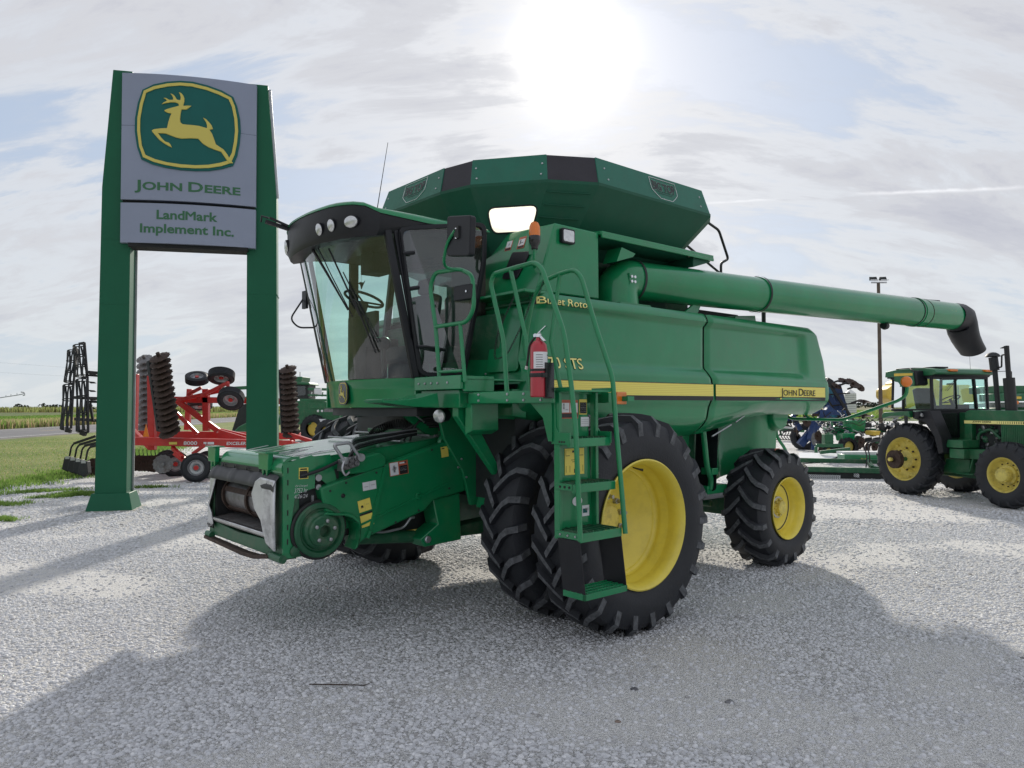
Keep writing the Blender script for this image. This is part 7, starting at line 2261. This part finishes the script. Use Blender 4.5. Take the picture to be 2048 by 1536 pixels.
# ================================================================== GREEN PLANTER
GO = Vector((14.2, 27.0, 0))
gp = root('row_planter', GO, 0, 'green row planter with hoses and seed boxes between the blue implement and the tractor', 'planter')
L = lambda px, py, D: at(px, py, D) - GO
bars([(L(1632, 891, 26), L(1685, 891, 26), .12), (L(1632, 893, 26), L(1632, 916, 26), .09), (L(1684, 893, 26), L(1684, 917, 26), .09), (L(1650, 858, 27), L(1800, 862, 27), .14), (L(1655, 868, 26.3), L(1655, 890, 26.3), .3), (L(1664, 846, 27.4), L(1664, 866, 27), .12)], 'frame_tube', G2, gp)
for (x, y, w_, h_, D, mt, nm) in ((1668, 862, 30, 16, 27.2, G, 'seed_box'), (1708, 852, 32, 24, 26.8, G, 'seed_box'), (1690, 874, 26, 16, 26.6, G, 'seed_box'), (1745, 866, 15, 9, 26.0, TANKY, 'yellow_bin'), (1770, 856, 18, 12, 27, BLK, 'chemical_box')):
    c = L(x, y, D); s_ = D / 1480
    m = MB(); m.loft([[(c.x + i * w_ * s_ * .5, c.y + j * .35, c.z + h_ * s_ * .5) for i, j in ((-1, -1), (1, -1), (1, 1), (-1, 1))], [(c.x + i * w_ * s_ * .42, c.y + j * .28, c.z - h_ * s_ * .5) for i, j in ((-1, -1), (1, -1), (1, 1), (-1, 1))]]); m.build(nm, mt, gp, bevel=.03)
pt2 = tyre_mesh('planter_tyre', .30, .16, .20, 16, .02, direction=1)
for (x, y, D, s_) in ((1656, 905, 26.2, 1.0), (1672, 906, 26.8, .9), (1696, 894, 26.4, 1.3), (1650, 884, 27.5, 1.1)):
    o = instance(pt2, 'gauge_wheel', gp, L(x, y, D), (.25, -1, 0), 0, s_)
    m = MB(); m.lathe([(.16, -.05), (.165, 0), (.05, .02), (0, .02)], (0, 0, 0), (0, 1, 0), 20); r2 = link(m.mesh('gauge_rim', YD), 'rim', o)
for (x, y, D, s_) in ((1640, 899, 26, .42), (1722, 885, 26, .7), (1732, 895, 26.2, .7), (1748, 893, 26.6, .7), (1635, 872, 26.2, .7), (1712, 893, 26.5, .6)):
    instance(blade, 'opener_disc', gp, L(x, y, D), (.5, -1, 0), random.random(), s_)
rnd = random.Random(4)
for k in range(90):
    x, y, D = rnd.uniform(1640, 1795), rnd.uniform(834, 866), rnd.uniform(26, 28.5)
    if k % 3 == 0: x, y = rnd.uniform(1640, 1672), rnd.uniform(848, 872)
    a = L(x, y, D); m = MB()
    P = [a]
    for j in range(4): P.append(P[-1] + Vector((rnd.uniform(-.18, .22), rnd.uniform(-.1, .1), rnd.uniform(-.12, .12))))
    m.tube(smooth_path(P, .06, 3), rnd.uniform(.010, .022), 5); m.build('hose', rnd.choice([INK, INK, DKM, ZINC, DKM]), gp)
for k in range(26):
    a = L(rnd.uniform(1700, 1790), rnd.uniform(850, 890), rnd.uniform(26.2, 27.6)); m = MB(); dx, dz = rnd.uniform(.1, .3), rnd.uniform(.06, .22)
    m.prism([(0, 0), (dx, dz * .2), (dx * .9, dz), (dx * .2, dz * 1.1)], lambda u, v, w: tuple(a + Vector((u, w, v))), 0, .2); m.build('row_unit_casting', rnd.choice([DKM, INK, G2, DKM]), gp, bevel=.01)
for k in range(7):
    a = L(1655 + 20 * k, 853, 27.5); m = MB(); m.bar(a, a + Vector((.05, .1, .14)), .05); m.bar(a, a + Vector((.35, 0, .0)), .05, mat=None); m.build('row_unit_link', G2, gp)
for k in range(5):
    a = L(1700 + 16 * k, 876, 26.9); m = MB(); m.prism([(0, 0), (.22, .03), (.25, -.2), (.08, -.42), (.0, -.25)], lambda u, v, w: tuple(a + Vector((u, w, v))), 0, .12); m.build('row_unit', DKM, gp, bevel=.01)

# ================================================================== BLUE IMPLEMENT
BO = Vector((14.0, 34.0, 0))
bp = root('strip_till_implement', BO, 0, 'dark blue folded tillage implement leaning upright behind the rear of the combine', 'tillage implement')
L = lambda px, py, D: at(px, py, D) - BO
bars([(L(1600, 890, 33), L(1662, 815, 33), .30), (L(1650, 790, 34), L(1710, 870, 33.5), .40), (L(1662, 762, 34), L(1700, 838, 34), .16), (L(1650, 765, 35), L(1672, 850, 35), .55), (L(1668, 770, 34.5), L(1694, 862, 34.5), .45), (L(1580, 822, 33), L(1690, 826, 33), .22), (L(1640, 806, 34), L(1690, 812, 34), .3)], 'toolbar_beam', BLUE, bp)
bars([(L(1651, 756, 33.2), L(1726, 872, 33.2), .12), (L(1640, 775, 33.5), L(1700, 868, 33.5), .07), (L(1650, 762, 33.1), L(1660, 768, 33.1), .35), (L(1648, 790, 33.4), L(1700, 786, 33.4), .06), (L(1660, 812, 33.4), L(1712, 806, 33.4), .06), (L(1672, 836, 33.4), L(1725, 832, 33.4), .07)], 'folding_linkage', INK, bp)
m = MB(); m.prism([(0, 0), (.55, 0), (.65, .5), (.2, .6), (-.05, .4)], lambda u, v, w: tuple(L(1642, 800, 33.9) + Vector((u, w, v * 1.1))), 0, .5); m.build('fertiliser_hopper', TEAL, bp, bevel=.04)
m = MB(); m.prism([(0, 0), (1.2, .05), (1.1, -.25), (.2, -.28)], lambda u, v, w: tuple(L(1645, 825, 33.6) + Vector((u, w, v))), 0, .5); m.build('fertiliser_hopper', TEAL, bp, bevel=.04)
for (x, y, D, s_, ax) in ((1705, 768, 33, 1.3, (.3, -.6, .8)), (1720, 776, 33.4, .8, (.2, -.8, .5)), (1728, 804, 33.2, 1.0, (.1, -.3, .95)), (1727, 832, 33.2, 1.15, (.1, -.3, .95)), (1672, 773, 33.2, .9, (.3, -.6, .8)), (1592, 862, 32.4, .9, (.95, -.3, .1)), (1612, 842, 32.6, 1.0, (.4, -.9, .1)), (1688, 764, 33.4, 1.1, (.2, -.5, .8))):
    c = L(x, y, D); instance(blade, 'coulter_disc', bp, c, ax, 0, s_)
    m = MB(); m.tube([c, c + Vector((-.25, .1, .05)), c + Vector((-.5, .15, -.05))], .045, 6); m.build('coulter_arm', INK, bp)
bt = tyre_mesh('blue_implement_tyre', .62, .32, .42, 18, .04, direction=1)
o = instance(bt, 'transport_tyre', bp, L(1609, 874, 33.6), (-.5, -.86, 0), 0, 1.0)
rnd = random.Random(9)
for k in range(26):
    x, y = rnd.uniform(1565, 1650), rnd.uniform(822, 858); a = L(x, y, rnd.uniform(32.5, 34)); m = MB()
    if k % 2: m.box(a.x, a.x + rnd.uniform(.1, .35), a.y, a.y + .2, a.z, a.z + rnd.uniform(.08, .35)); m.build('linkage_block', rnd.choice([BLUE, DKM, BLUE, INK, RUST]), bp, bevel=.01)
    else: m.tube(smooth_path([a, a + Vector((rnd.uniform(-.3, .3), 0, rnd.uniform(-.3, .3))), a + Vector((rnd.uniform(-.5, .5), 0, rnd.uniform(-.5, .3)))], .08), .022, 5); m.build('linkage_hose', INK, bp)
bars([(L(1620, 880, 32.6), L(1628, 842, 33), .22), (L(1584, 830, 33), L(1600, 860, 33), .2), (L(1626, 868, 32.6), L(1626, 900, 32.6), .14)], 'stand_leg', BLUE, bp)
m = MB(); m.add([L(1628 + 9 * math.cos(q) * .6, 878 + 13 * math.sin(q) , 31.8) for q in [2 * math.pi * i / 16 for i in range(16)]], [tuple(range(16))]); m.build('round_shield', WORN, bp)

# ================================================================== YELLOW TANKS
def ytank(px, py, w_, h_, D, label, logo=False):
    c = at(px, py, D); s_ = D / 1480; W2, H2 = w_ * s_ / 2, h_ * s_ / 2
    o = root('liquid_tank', (c.x, c.y, 0), 0, label, 'tank', 'yellow liquid tanks behind the tractor')
    m = MB(); pr = [(-W2, -.1 * H2), (-W2 * .98, .62 * H2), (-.6 * W2, H2), (.62 * W2, H2), (W2, .7 * H2), (W2, -.2 * H2), (.5 * W2, -.85 * H2), (.25 * W2, -H2), (-.25 * W2, -H2)]
    m.prism(pr, lambda u, v, w: (u, w, c.z + v), -.5, .6); t_ = m.build('tank_shell', TANKY, o, bevel=.10, seg=3)
    m = MB(); m.lathe([(.2, 0), (.2, .08), (0, .1)], (0, .1, c.z + H2), (0, 0, 1), 16); m.build('tank_lid', INK, o)
    m = MB(); m.bar((-.25 * W2, 0, c.z - H2), (-.4 * W2, 0, 0), .1); m.bar((.25 * W2, 0, c.z - H2), (.4 * W2, 0, 0), .1); m.build('tank_stand', DKM, o)
    m = MB(); m.box(-W2 * .05, W2 * .0, -.505, -.5, c.z - .9 * H2, c.z + .9 * H2); m.build('tank_strap', INK, o)
    if logo: m = MB(); lettering(m, [('D', 1)], (-.35 * W2, -.51, c.z - .15), (1, 0, 0), (0, 0, 1), .25, .28, bold=.05); m.build('tank_emblem', INK, o, smooth=0)
ytank(1800, 793, 74, 46, 33.0, 'nearer yellow poly tank with black mark, left of the tractor cab', True)
ytank(1826, 781, 92, 50, 36.5, 'yellow poly tank showing above and behind the nearer one')
ytank(1905, 795, 70, 50, 36, 'yellow poly tank seen through the tractor cab windows')

# ================================================================== FAR IMPLEMENTS
def far_cultivator():
    O = Vector((14.6, 42, 0)); o = root('field_cultivator', O, 0, 'pale green and black field cultivator far behind the combine rear tyre', 'cultivator')
    L = lambda px, py, D=42: at(px, py, D) - O
    bars([(L(1538, 858), L(1608, 862), .16), (L(1540, 852), L(1575, 850), .12), (L(1556, 838), L(1562, 870), .10)], 'wing_frame', G2, o)
    m = MB(); m.prism([(0, 0), (1.4, 0), (1.0, .25), (0, .2)], lambda u, v, w: tuple(L(1545, 860) + Vector((u, w, v))), 0, .1); m.build('shield_sheet', LABELW, o)
    for k in range(10):
        a = L(1541 + 5.5 * k, 868, 41.5); m = MB(); m.tube(smooth_path([a + Vector((0, 0, .25)), a + Vector((.12, 0, .1)), a + Vector((-.02, 0, -.15)), a + Vector((.12, 0, -.3))], .06), .025, 5); m.build('spring_tine', INK, o)
    for y in (870, 879, 884): m = MB(); m.bar(L(1541, y, 41.6), L(1594, y + 1, 41.6), .05); m.build('harrow_bar', INK, o)
    m = MB(); m.lathe([(.2, -.1), (.3, -.08), (.3, .08), (.2, .1)], L(1592, 877, 41), (.4, -1, 0), 20); m.build('tyre', RUB, o)
    for k in range(6):
        a = L(1547 + 6 * k, 838, 43); m = MB(); m.bar(a, a + Vector((.2, 0, -.5)), .06); m.build('upright_tine', INK if k % 2 else TANKY, o)
far_cultivator()

def far_combine(O, wl, label):
    pass
CO = Vector((-12.6, 43, 0))
cb = root('combine_harvester', CO, 0, 'distant green combine with bar header half hidden behind the right sign post', 'combine harvester')
L = lambda px, py, D=43: at(px, py, D) - CO
m = MB(); m.prism([(0, 0), (3.6, 0), (3.6, 1.1), (2.4, 1.45), (.2, 1.35)], lambda u, v, w: tuple(L(555, 850) + Vector((u, w, v))), 0, 2.4); m.build('body_shell', G2, cb, bevel=.06)
m = MB(); m.prism([(0, 0), (.9, 0), (1.0, .55), (0, .55)], lambda u, v, w: tuple(L(568, 772) + Vector((u, w, v))), 0.2, 2.0); m.build('grain_tank_extension', G2, cb, bevel=.03)
m = MB(); m.box(*sum([[a, b] for a, b in zip(L(590, 798), L(617, 768) + Vector((0, 1.6, 0)))], [])); m.build('cab', DKM, cb, bevel=.05)
m = MB(); m.box(*sum([[a, b] for a, b in zip(L(595, 791) + Vector((0, -.02, 0)), L(611, 772) + Vector((0, 0, 0)))], [])); m.build('cab_window', GLASSD, cb)
m = MB(); m.prism([(0, 0), (1.15, -.03), (1.05, .12), (.1, .17)], lambda u, v, w: tuple(L(583, 769) + Vector((u, w, v))), -.2, 1.8); m.build('cab_roof', G2, cb, bevel=.05)
for i, (a, b, w_) in enumerate(((L(616, 778, 41), L(700, 780, 41), .14), (L(616, 790, 41), L(700, 792, 41), .10), (L(600, 800, 41), L(700, 801, 41), .14), (L(618, 812, 41), L(700, 812, 41), .26), (L(440, 778, 44), L(500, 775, 44), .2), (L(455, 800, 43), L(500, 797, 43), .25))):
    m = MB(); m.bar(a, b, w_); m.build('header_tube', G2, cb, bevel=.02)
for k in range(7):
    a = L(622 + 11 * k, 793, 41); m = MB(); m.bar(a, a + Vector((.05, 0, .25)), .05); m.build('header_tine', LABELW if k % 3 == 0 else GD, cb)
m = MB(); m.box(*sum([[a, b] for a, b in zip(L(628, 788, 40.5), L(642, 777, 40.5) + Vector((0, .2, 0)))], [])); m.build('white_canister', LABELW, cb, bevel=.03)
m = MB(); m.prism([(0, 0), (.9, .9), (1.7, 1.3), (2.0, .2), (1.6, -.6), (.2, -.3)], lambda u, v, w: tuple(L(445, 885, 42) + Vector((u, w, v))), 0, 1.2); m.build('feeder_section', G2, cb, bevel=.06)
m = MB(); m.prism([(0, 0), (.5, 1.6), (1.0, 1.7), (.9, .1)], lambda u, v, w: tuple(L(462, 865, 43) + Vector((u, w, v))), 0, .8); m.build('side_shield', DKM, cb, bevel=.05)
for k in range(8):
    a = L(442 + 7 * k, 880 + (k % 3) * 6, 41.5); m = MB(); m.sphere((a.x, a.y, a.z), .16, 8, sc=(1.3, 1, .8)); m.build('hitch_part', (G2, DKM, ZINC)[k % 3], cb)
ct = tyre_mesh('far_combine_tyre', .85, .42, .55, 20, .05, direction=-1)
m = MB(); m.lathe([(.42, -.1), (.44, 0), (.38, .05), (.1, .06), (0, .06)], (0, 0, 0), (0, 1, 0), 28); cr = m.mesh('far_rim', TANKY)
for (x, y, D, s_) in ((655, 866, 39.5, .85), (628, 858, 43, 1.0), (695, 866, 41, 1.0)):
    w_ = bpy.data.objects.new('wheel', None); COL.objects.link(w_); w_.parent = cb; w_.location = L(x, y, D); w_.scale = (s_,) * 3
    w_.rotation_mode = 'QUATERNION'; w_.rotation_quaternion = Vector((0, 1, 0)).rotation_difference(Vector((-.35, -1, 0)).normalized()); link(ct, 'tyre', w_); link(cr, 'rim', w_)
m = MB(); m.add([L(638, 838, 40), L(652, 838, 40), L(645, 852, 40)], [(0, 1, 2)]); m.add([L(638, 838, 40.03), L(652, 838, 40.03), L(645, 852, 40.03)], [(2, 1, 0)]); m.build('warning_triangle', LABELW, cb, smooth=0)
for x in (636, 644): m = MB(); m.lathe([(.07, 0), (.06, -.03), (0, -.04)], L(x, 822, 40), (0, 1, 0), 12); m.build('head_lamp', REFL, cb)
m = MB(); m.box(*sum([[a, b] for a, b in zip(L(648, 824, 40), L(700, 817, 40) + Vector((0, .2, 0)))], [])); m.build('bumper', WORN, cb)
m = MB(); m.box(*sum([[a, b] for a, b in zip(L(600, 880, 44), L(700, 822, 44) + Vector((0, .8, 0)))], [])); m.build('chassis', DKM, cb)

# combine at the right edge
EO = Vector((17.5, 25, 0))
eb = root('combine_harvester', EO, 0, 'green and white combine cut off by the right edge behind the tractor exhaust', 'combine harvester')
L = lambda px, py, D=25: at(px, py, D) - EO
m = MB(); m.box(*sum([[a, b] for a, b in zip(L(1992, 787), L(2120, 771) + Vector((0, 1.5, 0)))], [])); m.build('tank_top', G2, eb, bevel=.03)
m = MB(); m.box(*sum([[a, b] for a, b in zip(L(1988, 803, 24.6), L(2012, 787, 24.6) + Vector((0, .8, 0)))], [])); m.build('corner_box', G2, eb, bevel=.03)
m = MB(); m.tube([L(2005, 793, 24.8), L(2120, 796, 24.8)], .12, 12); m.build('pipe', G2, eb)
m = MB(); m.prism([(0, 0), (2.5, 0), (2.5, .3), (0, .3)], lambda u, v, w: tuple(L(1978, 822, 26) + Vector((u, w, v))), 0, 1.5); m.build('white_body', LABELW, eb, bevel=.05)
m = MB(); m.prism([(0, 0), (1.6, 0), (1.6, .25), (.4, .25)], lambda u, v, w: tuple(L(2022, 802, 24.5) + Vector((u, w, v))), 0, 1.0); m.build('hood_side', G2, eb, bevel=.03)
m = MB(); m.box(*sum([[a, b] for a, b in zip(L(2029, 798, 24.4), L(2043, 793, 24.4) + Vector((0, .02, 0)))], [])); m.build('yellow_band', TANKY, eb)
m = MB(); m.lathe([(.03, -.03), (.06, 0), (.05, .03), (0, .03)], L(2034, 805, 23.8), (.2, -1, 0), 16); m.build('amber_lamp', AMBER, eb)
m = MB(); m.tube([L(2034, 809, 23.8), L(2034, 822, 23.8)], .012, 6); m.build('lamp_stem', INK, eb)
et = MB()
for x in (2030, 2140):
    o = instance(ct, 'tyre', eb, Vector((L(x, 850, 25).x, 0, .85)), (0, -1, 0), 0, 1.0)
m = MB(); m.box(-.8, 3, .3, 1.6, .6, 1.9); m.build('lower_body', G2, eb, bevel=.05)

# ================================================================== FAR BACKGROUND
rnd = random.Random(21)
CR1 = principled('far_tree_foliage', (.045, .062, .040), .9, var=.3, vscale=.4)
TRK = principled('bark', (.06, .05, .04), .9)
def far_tree(px, D, w_, h_, label):
    p = at(px, 812, D); o = root('tree', (p.x, D, 0), 0, label, 'tree', 'trees along the horizon')
    m = MB(); m.tube([(0, 0, 0), (0, 0, h_ * .5)], [.35, .2], 6); m.build('trunk', TRK, o)
    m = MB()
    for k in range(46):
        a = rnd.uniform(0, 6.28); q = rnd.uniform(0, 1) ** .5; z = rnd.uniform(.25, 1.0); rr = w_ * .5 * q * math.sin(math.pi * min(1, .22 + z * .75)) ** .6
        c = Vector((rr * math.cos(a), rr * math.sin(a), z * h_ - .4)); s_ = rnd.uniform(.5, 1.2) * w_ * .11
        vs = [c + Vector((rnd.uniform(-1, 1), rnd.uniform(-1, 1), rnd.uniform(-.8, .8))) * s_ * 1.4 for _ in range(6)]
        m.add(vs, [(0, 1, 2), (3, 4, 5), (0, 2, 4), (1, 3, 5), (0, 3, 1), (2, 5, 4)])
    m.build('crown', CR1, o, smooth=0)
n_ = 0
for px in (38, 52, 86, 96, 106, 114, 124, 134, 176, 280, 300, 352, 470):
    far_tree(px, 620 + rnd.uniform(-40, 60), rnd.uniform(5, 9), rnd.uniform(4.0, 6.5), 'small dark tree in the far tree line on the left horizon')
for px in (1698, 1706, 1716, 1731, 1740, 1748, 1757, 1765, 1775):
    far_tree(px, 560 + rnd.uniform(-30, 60), rnd.uniform(5, 8), rnd.uniform(4.0, 6.0), 'small dark tree in the far tree line right of the combine')
# grain bin
p = at(1706, 812, 150)
gb = root('grain_bin', (p.x - .5, 150, 0), 0, 'pale round grain bin on the horizon behind the blue implement', 'grain bin')
zt = at(1706, 779, 150).z
m = MB(); m.lathe([(1.1, 0), (1.1, zt * .85), (.15, zt), (0, zt)], (0, 0, 0), (0, 0, 1), 24); m.build('bin_wall', WHITE, gb)
m = MB()
for k in range(10): m.lathe([(1.105, k * zt * .085), (1.13, k * zt * .085 + .05), (1.105, k * zt * .085 + .1)], (0, 0, 0), (0, 0, 1), 24)
m.build('wall_ring', ZINC, gb)
# irrigation pivot over the field, its outer end in view
pv_ = at(-60, 812, 190)
ip = root('irrigation_pivot', (pv_.x, 190, 0), 0, 'end of a long centre-pivot irrigation pipe above the field at the left edge', 'irrigation pivot')
L = lambda px, py, D=190: at(px, py, D) - Vector((pv_.x, 190, 0))
m = MB(); m.tube([L(-260, 800), L(-60, 797), L(0, 795.5), L(36, 790), L(50, 787)], .11, 6); m.build('boom_pipe', ZINC, ip)
m = MB(); m.tube([L(42, 784), L(48, 785), L(50, 790), L(46, 791)], .14, 6); m.build('end_gun', ZINC, ip)
for x, y in ((12, 794), (22, 792), (34, 790)): m = MB(); m.tube([L(x, y - .5), L(x, y - 4)], .07, 5); m.build('sprinkler', ZINC, ip)
m = MB(); a = L(-60, 797); m.bar(a, (a.x - 2, 0, 0), .15); m.bar(a, (a.x + 2, 0, 0), .15); m.bar((a.x - 2, 0, .4), (a.x + 2, 0, .4), .15); m.build('tower', ZINC, ip)
# power line
w0 = at(-40, 812, 230); w1 = at(560, 812, 330)
for i, q in enumerate((w0, w1)):
    pass
pl_ = root('power_line', (w0.x, 230, 0), 0, 'thin power line crossing the sky at the left behind the sign', 'power line')
O_ = Vector((w0.x, 230, 0))
for (ya, yb) in ((722, 752), (742, 764)):
    a, b = at(-40, ya, 230) - O_, at(600, yb, 330) - O_
    m = MB(); m.tube([a.lerp(b, t) - Vector((0, 0, 1.2 * 4 * t * (1 - t))) for t in [i / 12 for i in range(13)]], .016, 4); m.build('wire', ZINC, pl_)
for a, b in ((at(-40, 812, 230) - O_, at(-40, 716, 230) - O_), (at(600, 812, 330) - O_, at(600, 744, 330) - O_)):
    m = MB(); m.tube([(a.x, a.y, 0), (b.x, b.y, b.z)], .15, 8); m.build('utility_pole', WOOD, pl_)
# cloth banner over the panel between red implement wheels: a purple-white sheet in the distance

# ================================================================== PIECES THAT CAN BE PICKED APART BECOME PARTS OF THEIR OWN
def separate(o, new=None, most=40):
    me = o.data; n = len(me.vertices); par = list(range(n))
    def find(a):
        while par[a] != a: par[a] = par[par[a]]; a = par[a]
        return a
    for p in me.polygons:
        v = p.vertices; r0 = find(v[0])
        for k in v[1:]:
            q = find(k)
            if q != r0: par[q] = r0
    groups = {}
    for p in me.polygons: groups.setdefault(find(p.vertices[0]), []).append(p)
    base = new or o.name.split('.')[0]
    if len(groups) < 2 or len(groups) > most: return
    for ps in groups.values():
        idx = {}; vs = []; fs = []; mi = []; sm = []
        for p in ps:
            f = []
            for v in p.vertices:
                if v not in idx: idx[v] = len(vs); vs.append(me.vertices[v].co[:])
                f.append(idx[v])
            fs.append(f); mi.append(p.material_index); sm.append(p.use_smooth)
        m2 = bpy.data.meshes.new(base); m2.from_pydata(vs, [], fs)
        used = sorted(set(mi)); 
        for k in used: m2.materials.append(me.materials[k])
        m2.polygons.foreach_set('material_index', [used.index(k) for k in mi]); m2.polygons.foreach_set('use_smooth', sm)
        if any(sm):
            bm = bmesh.new(); bm.from_mesh(m2)
            for e in bm.edges:
                if len(e.link_faces) == 2: e.smooth = e.calc_face_angle(0) < R(35)
            bm.to_mesh(m2); bm.free()
        c = o.copy(); c.data = m2; c.name = base; COL.objects.link(c)
        if c.parent is not o.parent: c.parent = o.parent
    bpy.data.objects.remove(o)


SPLIT = dict(steel_side_guide=None, side_glass='side_pane', front_pillar='cab_pillar', latch_pin=None, pulley_bolts='pulley_bolt', post_trim=None, inner_fender=None, fender=None,
             header_hook=None, wear_strips='wear_strip', conveyor_slat=None, hood_bolts='hood_bolt', panel_bolts='panel_bolt', wiper='wiper_arm', stiffening_rib=None, panel_seam=None,
             post_seam=None, frame_strut=None, latch_rod=None, chassis_rail=None, lift_cylinder=None, cab_pillar=None, reel_tine_bars='reel_tine_bar', tank_stand=None, cable_bundle='cable',
             body_front_sheet=None, side_marker_lamp=None, rubber_step_hanger=None, tank_hand_rail=None, feeder_pivot_leg=None, hydraulic_hose=None, platform_bracket=None,
             throat_dark_sheets='throat_dark_sheet', spring_clips='spring_clip', rotor_lettering='rotor_letter', rotor_lettering_outline='rotor_letter_outline', model_lettering='model_letter',
             brand_lettering='brand_letter', brand_letters='brand_letter', dealer_name_letters='dealer_name_letter', model_lettering_outline='model_letter_outline', brand_lettering_outline='brand_letter_outline', platform_bolts='platform_bolt', mounting_bracket=None, step_bolts='step_bolt', window_gasket=None, shield_bolts='shield_bolt', hydraulic_lines='hydraulic_line', wall_cap=None, auger_clamp_band=None, post_base=None)
for o in list(bpy.data.objects):
    b = o.name.split('.')[0]
    if b in SPLIT and o.type == 'MESH' and o.parent is not None and not o.children: separate(o, SPLIT[b])
